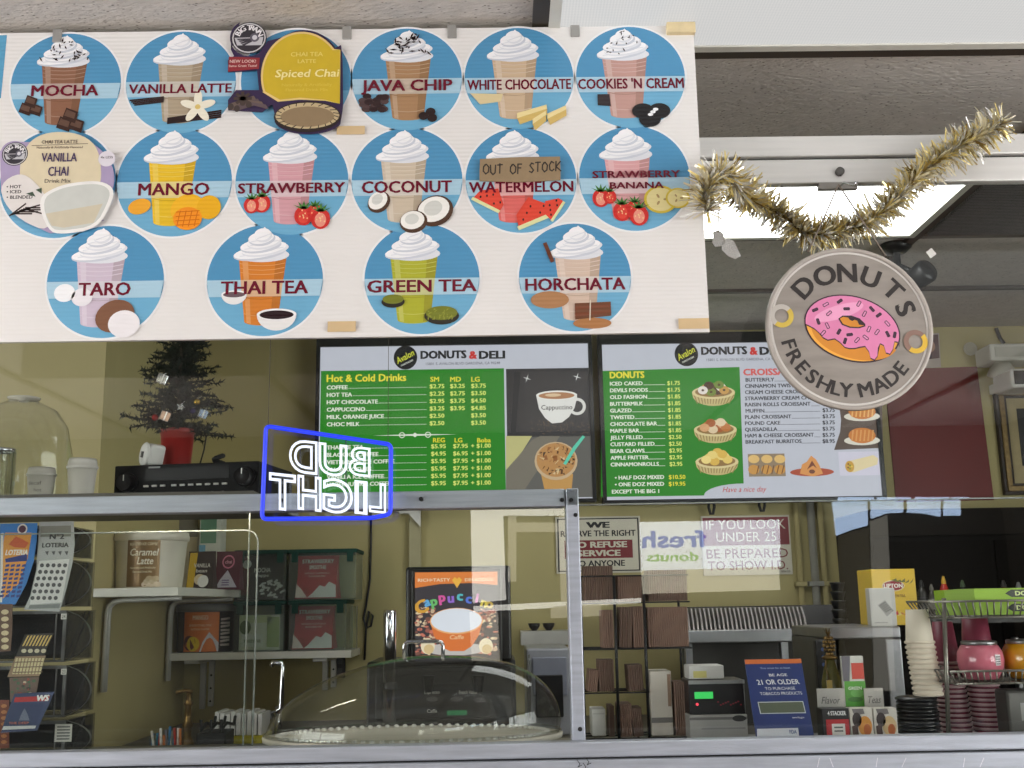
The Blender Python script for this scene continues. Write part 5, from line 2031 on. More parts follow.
def a_purple(ar):
    w, h = ar.ext2
    ar.ell(0, .72 * h, .24 * w, .18 * h, ink(206, 120, 146)); ar.up()
    ar.ell(0, .72 * h, .19 * w, .14 * h, ink(92, 30, 50)); ar.up()
    ar.text('chai', 0, .72 * h, .26 * w, .09 * h, ink(226, 160, 180)); ar.up()
    q_(ar, [(.1, .05), (.9, .05), (.75, .22), (.5, .5), (.22, .24)], ink(196, 190, 204)); ar.up()
    for k in range(3):
        q_(ar, [(.3, .1 + .06 * k), (.6, .1 + .06 * k), (.58, .13 + .06 * k), (.32, .13 + .06 * k)], ink(120, 104, 140))


pouch('drink_mix_pouch', 'maroon and lilac pouch with round crest, right end of the upper shelf', 214, 551, 240, 590, 4.1, zs1, ink(84, 30, 48), a_purple)
t, ar = boxed('powder_canister', 'pale green and white canister behind the pouches on the upper shelf', 'canister', 199, 512, 220, 590, 4.36, .09, mat('canister_white', (206, 210, 200), .5), zs1)
fr(ar, .05, .08, .8, .4, ink(104, 146, 122)); fr(ar, 0, .42, .3, .55, ink(110, 170, 206)); ar.build('label', t)
t, ar = boxed('paper_carton', 'beige carton at the back of the upper shelf, left of the green canister', 'carton', 176, 514, 197, 590, 4.4, .1, ink(196, 184, 156), zs1)
fr(ar, 0, 0, 1, .3, ink(120, 116, 104)); ar.build('print', t)

t, ar = tub('drink_mix_tub', 'grey-lidded tub with orange mango label on the lower shelf', 176, 604, 236, 653, 4.3, zs2, mat('tub_charcoal', (40, 36, 36), .4, 0, .1), mat('tub_lid_grey', (120, 120, 118), .4), taper=.97)
r, h = ar.r, ar.h
ar.grid(-r * .78, h * .02, r * .42, h * .83, ink(214, 116, 44)); ar.up()
ar.text('MANGO', -r * .2, h * .72, r * .5, h * .09, ink(240, 214, 180), bold=.03)
ar.text('SMOOTHIE MIX', -r * .2, h * .56, r * .74, h * .045, ink(236, 200, 150)); ar.text('NATURAL FLAVOR', -r * .2, h * .48, r * .6, h * .04, ink(236, 200, 150)); ar.up()
ar.ell(-r * .55, h * .2, r * .22, h * .15, ink(96, 44, 30)); ar.up(); ar.ell(-r * .42, h * .18, r * .22, h * .15, ink(226, 190, 40)); ar.up()
ar.poly([(-r * .2, h * .02), (r * .42, h * .02), (r * .42, h * .2), (r * .1, h * .42), (-r * .1, h * .22)], ink(206, 204, 208)); ar.up()
for k in range(8):
    ar.line([(r * .5, h * (.15 + .075 * k)), (r * .84, h * (.15 + .075 * k + .02 * (k % 2)))], .008, ink(190, 176, 166))
ar.build('label', t)
BINC = glass('clear_bin', (.9, .94, .92), .04, .02, (.7, .78, .74), .3)
LIDG = mat('bin_lid_green', (30, 66, 58), .7, 0, .08, spec=.2)


def bin_(label, x0, y0, x1, D, zb, ztop=None, y1=None):
    a, b, z0, z1 = span(x0, y0, x1, y0 + 48, D)
    t = thing('storage_bin', label, 'bin', ((a + b) / 2, D + .1, zb), 'clear bins with green lids')
    h = z1 - zb
    m = MB()
    w = .003
    for q in ((a, b, D, D + w), (a, b, D + .2 - w, D + .2), (a, a + w, D + w, D + .2 - w), (b - w, b, D + w, D + .2 - w)):
        m.box(q[0], q[1], q[2], q[3], zb + .001, z1 - .016, BINC)
    m.box(a, b, D, D + .2, zb, zb + .003, BINC)
    part(m, 'tray', t)
    part(MB().box(a - .005, b + .005, D - .006, D + .206, z1 - .016, z1, LIDG, .004), 'lid', t)
    part(MB().box(a + .01, a + .035, D - .011, D - .005, z1 - .05, z1 - .008, LIDG, .002), 'latch', t)
    part(MB().box(b - .035, b - .01, D - .011, D - .005, z1 - .05, z1 - .008, LIDG, .002), 'latch', t)
    return a, b, z1


def a_straw(ar):
    w, h = ar.ext2
    ar.text('STRAWBERRY', 0, .86 * h, .76 * w, .09 * h, ink(240, 232, 226), bold=.03)
    ar.text('SMOOTHIE', 0, .72 * h, .4 * w, .09 * h, ink(240, 232, 226), bold=.03)
    ar.text('NATURALLY & ARTIFICIALLY', 0, .58 * h, .6 * w, .04 * h, ink(240, 200, 196)); ar.text('FLAVORED MIX', 0, .51 * h, .4 * w, .04 * h, ink(240, 200, 196)); ar.up()
    ar.ell(-.28 * w, .16 * h, .12 * w, .12 * h, ink(156, 24, 34)); ar.up()
    q_(ar, [(.3, .02), (.98, .02), (.96, .3), (.8, .38), (.7, .26), (.58, .3), (.4, .1)], ink(232, 228, 228)); ar.up()
    q_(ar, [(.02, .02), (.3, .02), (.16, .2), (.02, .34)], ink(236, 214, 210)); ar.up()


def a_mocha(ar):
    w, h = ar.ext2
    q_(ar, [(.0, .1), (.25, .1), (.2, .95), (.0, .95)], ink(92, 34, 44)); ar.up()
    ar.ell(-.36 * w, .8 * h, .1 * w, .1 * h, ink(196, 190, 192)); ar.up()
    ar.text('MOCHA', 0, .66 * h, .36 * w, .1 * h, ink(214, 210, 206), bold=.03)
    ar.text('frappe', 0, .54 * h, .3 * w, .07 * h, ink(214, 210, 206)); ar.up()
    r_ = random.Random(6)
    for k in range(26):
        x, y = r_.uniform(-.02, .46) * w, r_.uniform(.05, .42) * h
        ar.line([(x, y), (x + r_.uniform(.02, .08) * w, y + r_.uniform(-.02, .06) * h)], .008, ink(206, 204, 204))


RED = ink(176, 34, 46)
a1, b1, zb1 = bin_('clear lidded bin with a strawberry pouch on the lower shelf, lower right of the four', 289, 600, 346, 4.31, zs2)
pouch('drink_mix_pouch', 'red strawberry pouch in the lower right clear bin', 292, 606, 333, 652, 4.33, zs2 + .005, RED, a_straw, .12)
a2, b2, zb2 = bin_('clear lidded bin with a pale green box, lower left of the four', 234, 601, 284, 4.31, zs2)
t, ar = boxed('drink_mix_box', 'cream and pale green drink mix box inside the lower left clear bin', 'box', 239, 615, 280, 652, 4.33, .13, ink(206, 206, 184), zs2 + .005)
fr(ar, 0, 0, .78, .22, ink(190, 196, 150)); fr(ar, .68, .06, .98, .92, ink(150, 166, 96)); ar.up()
fe(ar, .15, .35, .14, .2, ink(96, 110, 60)); fr(ar, .06, .55, .6, .9, ink(214, 214, 200)); ar.up(); ft(ar, 'matcha', .33, .72, .4, .12, ink(96, 110, 70)); ar.build('print', t)
bin_('clear lidded bin with a mocha pouch, upper left of the four', 235, 550, 286, 4.31, zb2 + .001)
pouch('drink_mix_pouch', 'dark mocha pouch in the upper left clear bin', 238, 555, 283, 600, 4.33, zb2 + .006, ink(52, 44, 48), a_mocha, .12)
bin_('clear lidded bin with a strawberry pouch, upper right of the four', 289, 549, 356, 4.31, zb1 + .001)
pouch('drink_mix_pouch', 'red strawberry pouch in the upper right clear bin', 295, 555, 337, 599, 4.33, zb1 + .006, RED, a_straw, .12)
t, ar = boxed('water_bottle_pack', 'clear plastic sleeve of cup lids beside the strawberry bins', 'sleeve', 349, 606, 356, 654, 4.38, .05, BINC, zs2)

# ---- left: back worktop with small things
ZW = 1.06
t = thing('back_worktop', 'dark worktop along the back wall behind the counter, mostly hidden by it', 'worktop', (.5, 4.2, 0))
part(MB().box(XS + .005, 1.2, 3.3, 4.545, ZW - .04, ZW, mat('worktop_laminate', (92, 86, 76), .5)), 'top', t)
part(MB().box(XS + .005, 1.2, 3.34, 4.545, .1, ZW - .04, mat('worktop_base', (70, 62, 54), .6)), 'base', t)
part(MB().box(XS + .005, 1.2, 3.4, 4.545, 0, .1, BLKM), 'plinth', t)


def onw(x0, y0, x1, D):
    a, b, z0, z1 = span(x0, y0, x1, 760, D)
    return a, b, z1


a, b, z1 = onw(147, 728, 178, 3.62)
t = thing('straw_cup', 'clear box of coloured pens and straws on the back worktop near lower left', 'cup', ((a + b) / 2, 3.66, ZW))
part(MB().box(a, b, 3.62, 3.7, ZW, z1 - .03, CLEAR), 'box', t)
rr = random.Random(12)
for k in range(13):
    x = a + (b - a) * (k + .5) / 13
    c = ((60, 130, 180), (206, 204, 200), (70, 150, 190), (186, 60, 50), (226, 224, 220), (206, 120, 60), (120, 120, 130))[k % 7]
    part(MB().cyl((x, 3.66, ZW + .004), (x + rr.uniform(-.006, .006), 3.66 + rr.uniform(-.02, .02), z1 - rr.uniform(0, .03)), .0042, ink(*c), n=8), 'pen', t)
a, b, z1 = onw(182, 690, 190, 3.7)
BRASS = mat('aged_brass', (122, 96, 54), .35, .8, .2)
t = thing('brass_tap', 'tall aged brass tap beside the pens at lower left', 'tap', ((a + b) / 2, 3.72, ZW))
cx = (a + b) / 2
h = z1 - ZW
part(MB().lathe([(0, 0), (.026, 0), (.022, .02), (.012, .04), (.014, h * .35), (.018, h * .4), (.011, h * .5), (.01, h * .72), (.016, h * .76), (.009, h * .82), (.008, h * .95), (0, h * .95)], BRASS, (cx, 3.72, ZW), 20), 'body', t)
part(MB().tube([(cx - .036, 3.7, ZW + h * .96), (cx - .01, 3.715, ZW + h * .985), (cx + .012, 3.72, ZW + h * .96)], .006, BRASS), 'lever', t)
a, b, z1 = onw(196, 724, 225, 3.6)
t = thing('napkin_holder', 'black wire napkin holder on the back worktop, right of the brass tap', 'holder', ((a + b) / 2, 3.65, ZW))
m = MB()
m.box(a, b, 3.6, 3.72, ZW, ZW + (z1 - ZW) * .7, BLKM, .004)
part(m, 'tray', t)
for k in range(3):
    x = a + (b - a) * (.15 + .35 * k)
    part(MB().tube([(x, 3.6, ZW + .1), (x, 3.6, z1 - .02), (x + .01, 3.63, z1), (x + .02, 3.68, z1 - .01), (x + .02, 3.7, ZW + .1)], .005, BLKM), 'wire_loop', t)
a, b, z1 = onw(213, 712, 262, 3.74)
t = thing('paper_rack', 'white rack of upright paper sleeves with a yellow base at lower left', 'rack', ((a + b) / 2, 3.8, ZW))
zy = P(235, 736, 3.74).z
part(MB().box(a + .02, b, 3.74, 3.9, ZW, zy, mat('yellow_tray', (176, 166, 40), .5), .003), 'tray', t)
for k in range(9):
    x = a + (b - a) * k / 9
    part(MB().box(x + .001, x + (b - a) / 9 - .003, 3.75, 3.88, zy + .0005, z1 - .004 * (k % 3), mat('rack_paper', (206, 204, 200), .6), .001), 'paper_sleeve', t)
a, b, z1 = onw(272, 661, 282, 3.9)
t = thing('chrome_faucet', 'chrome faucet with a straight riser left of the cake dome', 'faucet', ((a + b) / 2, 3.9, ZW))
xb = b
part(MB().tube([(xb - .012, 3.9, ZW), (xb - .012, 3.9, z1 - .15)], .014, CHROME, 12), 'base_pipe', t)
zm_ = P(280, 712, 3.9).z
part(MB().tube([(xb - .012, 3.9, zm_ - .06), (a, 3.88, zm_), (xb, 3.88, zm_ + .012), (xb + .004, 3.88, z1 - .02), (xb - .002, 3.88, z1 - .006), (a + .004, 3.87, z1 - .004), (a, 3.87, z1 - .016)], .009, CHROME, 10), 'spout', t)

# socket and lead on the back wall
p = P(340, 666, DB)
t = thing('wall_socket', 'dark wall socket plate below the right end of the lower shelf', 'socket', (p.x, DB, p.z - .04))
part(MB().box(p.x - .022, p.x + .022, DB - .008, DB - .0005, p.z - .045, p.z + .045, BLK, .003), 'plate', t)
part(MB().box(p.x - .01, p.x + .01, DB - .010, DB - .008, p.z + .008, p.z + .032, mat('socket_face', (60, 60, 60), .5)).box(p.x - .01, p.x + .01, DB - .010, DB - .008, p.z - .032, p.z - .008, mat('socket_face', (60, 60, 60), .5)), 'outlets', t)
q = [P(371, 505, DB - .008), P(371, 540, DB - .008), P(370, 580, DB - .008), P(366, 606, DB - .008), P(363.5, 618, DB - .01), P(366, 628, DB - .01), P(371, 626, DB - .01), P(373, 616, DB - .01), P(369, 611, DB - .008), P(366, 630, DB - .008), P(364.5, 660, DB - .008)]
tag(MB().tube(q, .0045, BLK, 7).build('hanging_cable', loc=q[-1]), 'thin black cable with a loop hanging on the wall below the left menu screen', 'cable')
a, b, z0, z1 = span(409, 509, 421, 602, DB - .02)
p = P(415, 560, DB - .02)
t = thing('wall_duct', 'pale vertical wall duct with a bright elbow under the left menu screen', 'duct', ((a + b) / 2, DB - .02, z0))
part(MB().box(a, b, DB - .03, DB - .001, z0, z1, mat('duct_cream', (176, 168, 132), .5), .003), 'duct', t)
c = P(399, 512, DB - .04)
part(MB().box(c.x, b, DB - .05, DB - .001, z1 - .02, z1 + .02, WHT, .004).prism([Vector((b - .05, DB - .052, z1 - .02)), Vector((b, DB - .052, z1 - .075)), Vector((b, DB - .052, z1 - .02))], (0, .02, 0), WHT), 'elbow', t)
# ================================================================== cake dome on the counter
cx_, cy_ = P(413, 735, 2.46).x, 2.46
RX, RY = .32, .17
ZD0 = P(413, 746, cy_ - .1).z
dm = thing('cake_dome', 'large clear cake dome with metal handle on a white tray, centre of the counter', 'cake dome', (cx_, cy_, ZC))
part(MB().lathe([(0, 0), (.16, 0), (.15, .01), (.09, ZD0 - ZC - .004), (0, ZD0 - ZC - .004)], mat('tray_cream', (206, 200, 186), .5), (cx_, cy_, ZC + .001), 48, 1.4, .85), 'pedestal', dm)
ZC_, ZC = ZC, ZD0
part(MB().lathe([(0, 0), (.97, 0), (1.0, .003), (1.005, .012), (.985, .013), (.97, .010), (0, .010)], mat('tray_cream', (206, 200, 186), .5), (cx_, cy_, ZC), 64, RX, RY), 'tray', dm)
zd = P(430, 655, cy_).z - ZC - .012
DOMEG = glass('dome_plastic', (.88, .89, .88), .05, .012, (.6, .6, .6))
prof = [(1.0, 0), (1.0, .012)] + [(cos(t_) ** .86, .012 + (zd - .012) * sin(t_) ** 1.02) for t_ in [pi / 2 * k / 18 for k in range(1, 18)]] + [(0, zd)]
m = MB()
vs, fs = [], []
for j, t_ in enumerate([0] + [pi / 2 * k / 20 for k in range(1, 20)]):
    for k in range(72):
        az = 2 * pi * k / 72
        pw = .98 - .24 * cos(az)
        r_ = cos(t_) ** pw
        z = .004 + (zd - .004) * sin(t_)
        vs.append((cx_ + .03 * sin(t_) + RX * .985 * r_ * cos(az), cy_ + RY * .985 * r_ * sin(az), ZC + .012 + z))
for j in range(19):
    for k in range(72):
        l = (k + 1) % 72
        fs.append((j * 72 + k, j * 72 + l, j * 72 + 72 + l, j * 72 + 72 + k))
vs.append((cx_ + .03, cy_, ZC + .012 + zd))
fs += [(19 * 72 + k, 19 * 72 + (k + 1) % 72, len(vs) - 1) for k in range(72)]
m.add(vs, fs, DOMEG, True)
part(m, 'cover', dm)
part(MB().tube([(cx_ + RX * .985 * cos(2 * pi * k / 72), cy_ + RY * .985 * sin(2 * pi * k / 72), ZC + .016) for k in range(72)], .004, DOMEG, 8, closed=True), 'rim', dm)
ha, hb = P(404, 655, cy_), P(443, 655, cy_)
zh = P(424, 641.5, cy_).z
zr = ZC + .012 + zd
part(MB().tube([(ha.x, cy_, zr - .008), (ha.x, cy_, zh - .008), (ha.x + .004, cy_, zh - .002), (ha.x + .012, cy_, zh), (hb.x - .012, cy_, zh), (hb.x - .004, cy_, zh - .002), (hb.x, cy_, zh - .008), (hb.x, cy_, zr - .012)], .0042, CHROME, 10), 'handle', dm)
lace = MB()
for k in range(90):
    t_ = 2 * pi * k / 90
    lace.ball((cx_ + RX * .9 * cos(t_), cy_ + RY * .9 * sin(t_), ZC + .014), .006, WHT, n=8, sz=.7)
part(lace, 'doily_edge', dm, 'white lacy doily edge')
ZC = ZC_

# ================================================================== cappuccino machine
DCM = 3.5
a, b, z0, z1 = span(405, 566, 512, 760, DCM)
t = thing('cappuccino_machine', 'black cappuccino machine with lit cup picture and green display, behind the cake dome', 'drink machine', ((a + b) / 2, DCM + .2, ZW))
MBK = mat('machine_black', (24, 23, 24), .35, 0, .12)
zl0 = P(455, 662, DCM).z
m = MB()
m.box(a, b, DCM + .02, DCM + .42, zl0, z1, MBK, .008)
m.box(a - .13, b + .012, DCM + .1, DCM + .42, ZW, zl0, MBK, .008)
m.box(a - .13, b + .012, DCM - .04, DCM + .42, ZW, ZW + .05, MBK, .006)
part(m, 'cabinet', t)
a2, b2, zz0, zz1 = span(415, 572.5, 498, 661, DCM)
part(MB().box(a2 - .012, b2 + .012, DCM + .006, DCM + .02, zz0 - .01, zz1 + .012, MBK, .004), 'picture_frame', t)
g = lambda r_, g_, b_: mat('lit_%d_%d_%d' % (r_, g_, b_), (r_, g_, b_), .35, var=.02, emit=.95, spec=.3)
part(MB().box(a2, b2, DCM + .002, DCM + .006, zz0, zz1, g(58, 54, 60)), 'lit_panel', t)
ar = Art(((a2 + b2) / 2, DCM + .0015, (zz0 + zz1) / 2), eps=.0003)
ar.up()
ar.pp([(415, 572.5), (497.5, 571.5), (497.5, 585), (470, 583), (440, 584), (415, 588)], g(224, 128, 58)); ar.up()
ar.t('RICH•TASTY', 434, 580, 32, 3, g(240, 220, 190)); ar.t('DELICIOUS', 479, 579.5, 28, 3, g(240, 220, 190))
ar.pp([(452, 580), (457, 588), (462, 580), (459, 577), (457, 579), (455, 577)], g(236, 180, 70)); ar.up()
rr = random.Random(9)
for k in range(150):
    s_ = rr.choice((-1, 1))
    x, y = 456 + s_ * rr.uniform(22, 40), rr.uniform(608, 655)
    ar.pell(x, y, rr.uniform(1, 3.2), rr.uniform(.8, 2), rr.choice((g(206, 176, 146), g(226, 206, 170), g(156, 92, 80), g(120, 80, 70), g(206, 120, 100))), 8)
    if k % 8 == 0:
        ar.up()
ar.up()
cc = [(216, 160, 60), (100, 170, 220), (110, 190, 110), (216, 90, 160), (150, 110, 210), (90, 190, 200), (90, 120, 220), (206, 110, 180), (220, 200, 80), (200, 170, 80)]
for k, ch in enumerate('Cappuccino'):
    t_ = radians(150 - k * 13.2)
    p = ar.px(456, 616)
    q = ar.s(456, 620)
    ar.text(ch, p[0] + 40 * q * cos(t_), p[1] + (17 * sin(t_) + (3 if k % 2 else 1)) * q, None, (12 if k == 0 else 9) * q, g(*cc[k]), rot=(t_ - pi / 2) * .4, bold=.05)
ar.up()
ar.pell(456, 649, 30, 6, g(196, 190, 186)); ar.up()
ar.pp([(430.5, 622)] + [(434, 636), (442, 647), (450, 651), (464, 651), (472, 646), (479, 635), (482.5, 622)], g(222, 120, 60)); ar.up()
ar.pell(456.5, 621, 26.6, 12.4, g(238, 176, 120)); ar.up()
ar.pell(456.5, 620.5, 25.4, 11.4, g(226, 230, 240)); ar.up()
ar.t('Caffe', 457, 637, 14, 4, g(240, 196, 150), shear=.2)
for x in (428, 486):
    ar.pell(x, 646, 7, 7.5, g(236, 222, 190)); ar.up()
    ar.pell(x + 1, 649, 5, 4.5, g(216, 190, 140)); ar.up()
ar.build('cup_picture', t)
zp0, zp1 = P(455, 722, DCM).z, P(455, 668, DCM).z
part(MB().box(a - .1, b + .0, DCM + .085, DCM + .1, zp0, zp1, mat('control_panel', (38, 37, 38), .3, 0, .05), .004), 'control_panel', t)
ar = Art(((a + b) / 2, DCM + .084, (zp0 + zp1) / 2), eps=.0003)
for x, y, s, w in ((432, 692, 'Espresso', 15), (468, 692, 'French Vanilla', 18), (432, 711, 'Caffe', 10)):
    ar.t(s, x, y, w, 3.4, ink(226, 222, 214), bold=.02)
for x, y in ((432, 699), (457, 699), (480, 700)):
    ar.pell(x, y, 6, 2.4, ink(96, 94, 94))
ar.rect(447, 710.5, 467, 715, mat('green_readout', (30, 120, 70), .4, emit=.8))
ar.build('panel_print', t)
for x in (428, 478):
    p = P(x, 676, DCM + .03)
    part(MB().cyl((p.x, DCM + .06, p.z), (p.x, DCM + .06, p.z - .05), .02, MBK, .012), 'nozzle', t)
p0 = P(390, 610, 3.37)
t = thing('steel_cylinder', 'tall shiny steel cup tube standing left of the cappuccino machine', 'tube', (p0.x, 3.37, ZW))
rS = 6.5 * Art(p0).s(390, 620)
part(MB().lathe([(0, 0), (rS, 0), (rS, p0.z - ZW - .01), (rS * .9, p0.z - ZW), (0, p0.z - ZW)], CHROME, (p0.x, 3.37, ZW), 28), 'tube', t)
part(MB().lathe([(rS * 1.12, .2), (rS * 1.12, .215), (rS, .22)], BLK, (p0.x, 3.37, ZW), 28), 'band', t)

# ================================================================== middle: wall shelf, bowls, ice machine, notices
a, b, z0, z1 = span(521, 631, 572, 645, 4.36)
zbw = z1
t = thing('box_shelf', 'small white box shelf on the back wall carrying two dark bowls', 'shelf', ((a + b) / 2, 4.45, z0))
part(MB().box(a, b, 4.36, 4.549, z0, z1, mat('box_shelf_white', (196, 194, 188), .5), .002), 'box', t)
for k, (x, lab) in enumerate(((534.5, 'dark bowl at the left end of the small white box shelf'), (549, 'dark bowl at the right of its twin on the small white box shelf'))):
    p = P(x, 630, 4.43)
    rb = 6.3 * Art(p).s(x, 630)
    tag(MB().lathe([(0, 0), (rb * .45, 0), (rb * .5, .004), (rb * .85, rb * .6), (rb, rb * 1.15), (rb * .94, rb * 1.15), (rb * .76, rb * .6), (0, .012)], mat('dark_bowl', (40, 36, 36), .3), (p.x, 4.45, zbw), 24).build('bowl', loc=(p.x, 4.45, zbw)), lab, 'bowl', 'bowls on the box shelf')
a, b, z0, z1 = span(527, 648, 572, 760, 3.9)
t = thing('ice_machine', 'white front-panelled machine on the back worktop right of the cappuccino machine', 'machine', ((a + b) / 2, 4.1, ZW))
IM = mat('machine_white', (176, 178, 186), .35, .1, .05)
part(MB().box(a, b, 3.9, 4.3, ZW, z1, IM, .008), 'cabinet', t)
part(MB().box(a + .02, b - .015, 3.892, 3.9, ZW + (z1 - ZW) * .45, z1 - .03, mat('machine_panel', (150, 154, 170), .3, .1), .004), 'front_panel', t)
part(MB().box(a + .004, a + .014, 3.888, 3.9, ZW + .05, z1 - .02, CHROME), 'hinge_strip', t)
m = MB()
for k in range(5):
    m.box(a + .05, b - .05, 3.889, 3.893, z1 - .1 - .03 * k, z1 - .09 - .03 * k, mat('machine_slot', (96, 98, 110), .4))
part(m, 'vent_slots', t)
part(MB().box(a + .03, b - .03, 3.885, 3.9, ZW + .06, ZW + .2, BLK, .004), 'dispense_bay', t)

SGN = mat('notice_cream', (210, 204, 186), .5, 0, .04)
MAR = ink(122, 24, 34)
a, b, z0, z1 = span(556, 516.5, 641, 573, DB - .012)
t = thing('refusal_notice', 'cream wall notice saying we reserve the right to refuse service to anyone', 'sign', ((a + b) / 2, DB - .01, z0))
part(MB().box(a, b, DB - .012, DB - .001, z0, z1, SGN), 'plate', t)
ar = front(a, b, z0, z1, DB - .012, .0004); ar.ext = (a, b, z0, z1); ar.up()
K2 = ink(30, 28, 30)
for q in ((.02, .03, .98, .05), (.02, .95, .98, .97), (.02, .03, .035, .97), (.965, .03, .98, .97)):
    fr(ar, *q, K2)
ft(ar, 'WE', .5, .15, .26, .1, K2, bold=.06); ft(ar, 'RESERVE THE RIGHT', .5, .3, .88, .1, K2, bold=.03)
fr(ar, .1, .42, .9, .74, MAR); ar.up()
ft(ar, 'TO REFUSE', .5, .5, .66, .1, SGN, bold=.05); ft(ar, 'SERVICE', .5, .65, .5, .1, SGN, bold=.05)
ft(ar, 'TO ANYONE', .5, .83, .6, .1, K2, bold=.03)
ar.build('lettering', t)
a, b, z0, z1 = span(702.5, 515.5, 791, 575, DB - .012)
t = thing('age_notice', 'maroon and cream wall notice about looking under 25 and showing ID', 'sign', ((a + b) / 2, DB - .01, z0))
part(MB().box(a, b, DB - .012, DB - .001, z0, z1, SGN), 'plate', t)
ar = front(a, b, z0, z1, DB - .012, .0004); ar.ext = (a, b, z0, z1); ar.up()
fr(ar, .015, .03, .985, .5, MAR); ar.up()
ft(ar, 'IF YOU LOOK', .5, .15, .9, .16, SGN, bold=.0); ft(ar, 'UNDER 25', .5, .36, .68, .16, SGN, bold=.0)
ft(ar, 'BE PREPARED', .5, .64, .92, .15, MAR, bold=.0); ft(ar, 'TO SHOW I.D.', .5, .84, .9, .15, MAR, bold=.0)
ft(ar, 'SIGN CO', .92, .95, .1, .03, K2)
ar.build('lettering', t)

# ================================================================== cup sleeve rack
DRK_ = 2.56
WIRE = mat('rack_wire_black', (20, 20, 21), .45, .3)
KRAFT, KRAFT2 = mat('sleeve_brown', (132, 104, 90), .7, 0, .12, 30), mat('sleeve_brown_dark', (108, 84, 72), .7, 0, .12, 30)
xa, xb = X(581, DRK_, 660), X(691, DRK_, 660)
rk = thing('sleeve_rack', 'black wire rack full of brown corrugated cup sleeves, right of the aluminium post', 'rack', ((xa + xb) / 2, DRK_ + .05, ZC))
zr1 = P(620, 576, DRK_).z
m = MB()
for x in (616, 645.5):
    q = X(x, DRK_, 660)
    m.tube([(q, DRK_ - .012, ZC + .002), (q, DRK_ - .012, zr1)], .0035, WIRE, 8)
for x in (586, 688):
    q = X(x, DRK_, 660)
    m.tube([(q, DRK_ + .1, ZC + .002), (q, DRK_ + .1, zr1)], .003, WIRE, 8)
part(m, 'upright', rk)
LV = (602.5, 648.5, 692, 738)
LZ = [P(636, y, DRK_).z for y in LV]
LZ[3] = ZC + .004
for i_, z in enumerate(LZ + [zr1]):
    m = MB()
    xe_ = X(647, DRK_, 660) if i_ == 2 else xb
    for y in (DRK_ - .012, DRK_ + .05, DRK_ + .1) if i_ < 4 else (DRK_ - .012, DRK_ + .1):
        m.tube([(xa, y, z), (xe_, y, z)], .002, WIRE, 6)
    for x in (xa, (xa + xe_) / 2, xe_) if i_ < 4 else (xa, xe_):
        m.tube([(x, DRK_ - .012, z), (x, DRK_ + .1, z)], .002, WIRE, 6)
    part(m, 'shelf_wire', rk)


def sleeve(x0, y0, x1, y1, lv, label, mm, lean=0, yaw=0, D=None):
    D = D or DRK_
    zb = LZ[lv] + .0025
    a, b, _, z1 = span(x0, y0, x1, y0 + 30, D)
    h, w, dp = z1 - zb, b - a, .07
    n_ = max(5, int(w / .0048))
    mb = MB()
    mb.T = Matrix.Translation(((a + b) / 2, D, zb)) @ Matrix.Rotation(yaw, 4, 'Z') @ Matrix.Rotation(lean, 4, 'Y')
    pts = []
    for i in range(n_):
        x = -w / 2 + w * i / n_
        pts += [Vector((x, 0, 0)), Vector((x + w / n_ * .45, -.0022, 0)), Vector((x + w / n_ * .55, -.0022, 0)), Vector((x + w / n_ * .92, .0006, 0))]
    pts += [Vector((w / 2, 0, 0)), Vector((w / 2, dp, 0)), Vector((-w / 2, dp, 0))]
    mb.prism(pts, (0, 0, h), mm)
    # split lines of single sleeves on the top
    o = mb.build('cup_sleeves', loc=((a + b) / 2, D, zb))
    return tag(o, label, 'cup sleeves', 'brown cup sleeve bundles in the rack')


sleeve(584, 566, 613, 603, 0, 'brown corrugated cup sleeve bundle, top tier of rack, left', KRAFT2)
sleeve(618, 576, 643.5, 603, 0, 'brown corrugated cup sleeve bundle, top tier of rack, middle', KRAFT)
sleeve(648, 570, 687, 603, 0, 'brown corrugated cup sleeve bundle, top tier of rack, right', KRAFT2)
sleeve(602, 610, 613.5, 648, 1, 'narrow brown cup sleeve bundle, second tier of rack, left of the upright', KRAFT)
sleeve(618.5, 607, 631, 648, 1, 'brown cup sleeve bundle leaning slightly, second tier of rack, middle', KRAFT2, .05)
sleeve(633, 606.5, 643.5, 648, 1, 'narrow brown cup sleeve bundle beside the widest one, second tier', KRAFT)
sleeve(648, 607, 688, 648, 1, 'widest brown cup sleeve bundle, second tier of rack, right', KRAFT)
sleeve(599, 660, 614, 692, 2, 'brown cup sleeve bundle, third tier of rack, left of the upright', KRAFT2)
sleeve(587, 670, 597, 692, 2, 'tilted brown cup sleeve bundle, third tier, at the post', KRAFT, .12)
sleeve(629, 665, 643.5, 692, 2, 'brown cup sleeve bundle, third tier of rack, middle', KRAFT2, -.04)
sleeve(674.5, 682, 687.5, 740, 3, 'tall brown cup sleeve bundle right of the white carton, lowest tier', KRAFT)
sleeve(609.5, 706, 614.5, 740, 3, 'slim brown cup sleeve bundle, lowest tier of rack, left', KRAFT2)
sleeve(618.5, 704, 632, 740, 3, 'brown cup sleeve bundle, lowest tier of rack, middle', KRAFT)
sleeve(633.5, 708, 643.5, 740, 3, 'brown cup sleeve bundle leaning left, lowest tier of rack', KRAFT2, -.06)
t, ar = boxed('white_carton', 'tall white carton with a grey stripe on the rack floor, right of the cup sleeves', 'carton', 651, 671, 672.5, 742, DRK_ + .005, .08, mat('carton_white', (216, 208, 196), .6), LZ[3] + .0025)
fr(ar, .0, .72, 1, .8, ink(120, 116, 112)); ar.up(); fr(ar, .8, .05, .96, .55, ink(150, 122, 100)); ar.build('print', t)
a, b, z0, z1 = span(595, 690, 612, 742, DRK_ + .02)
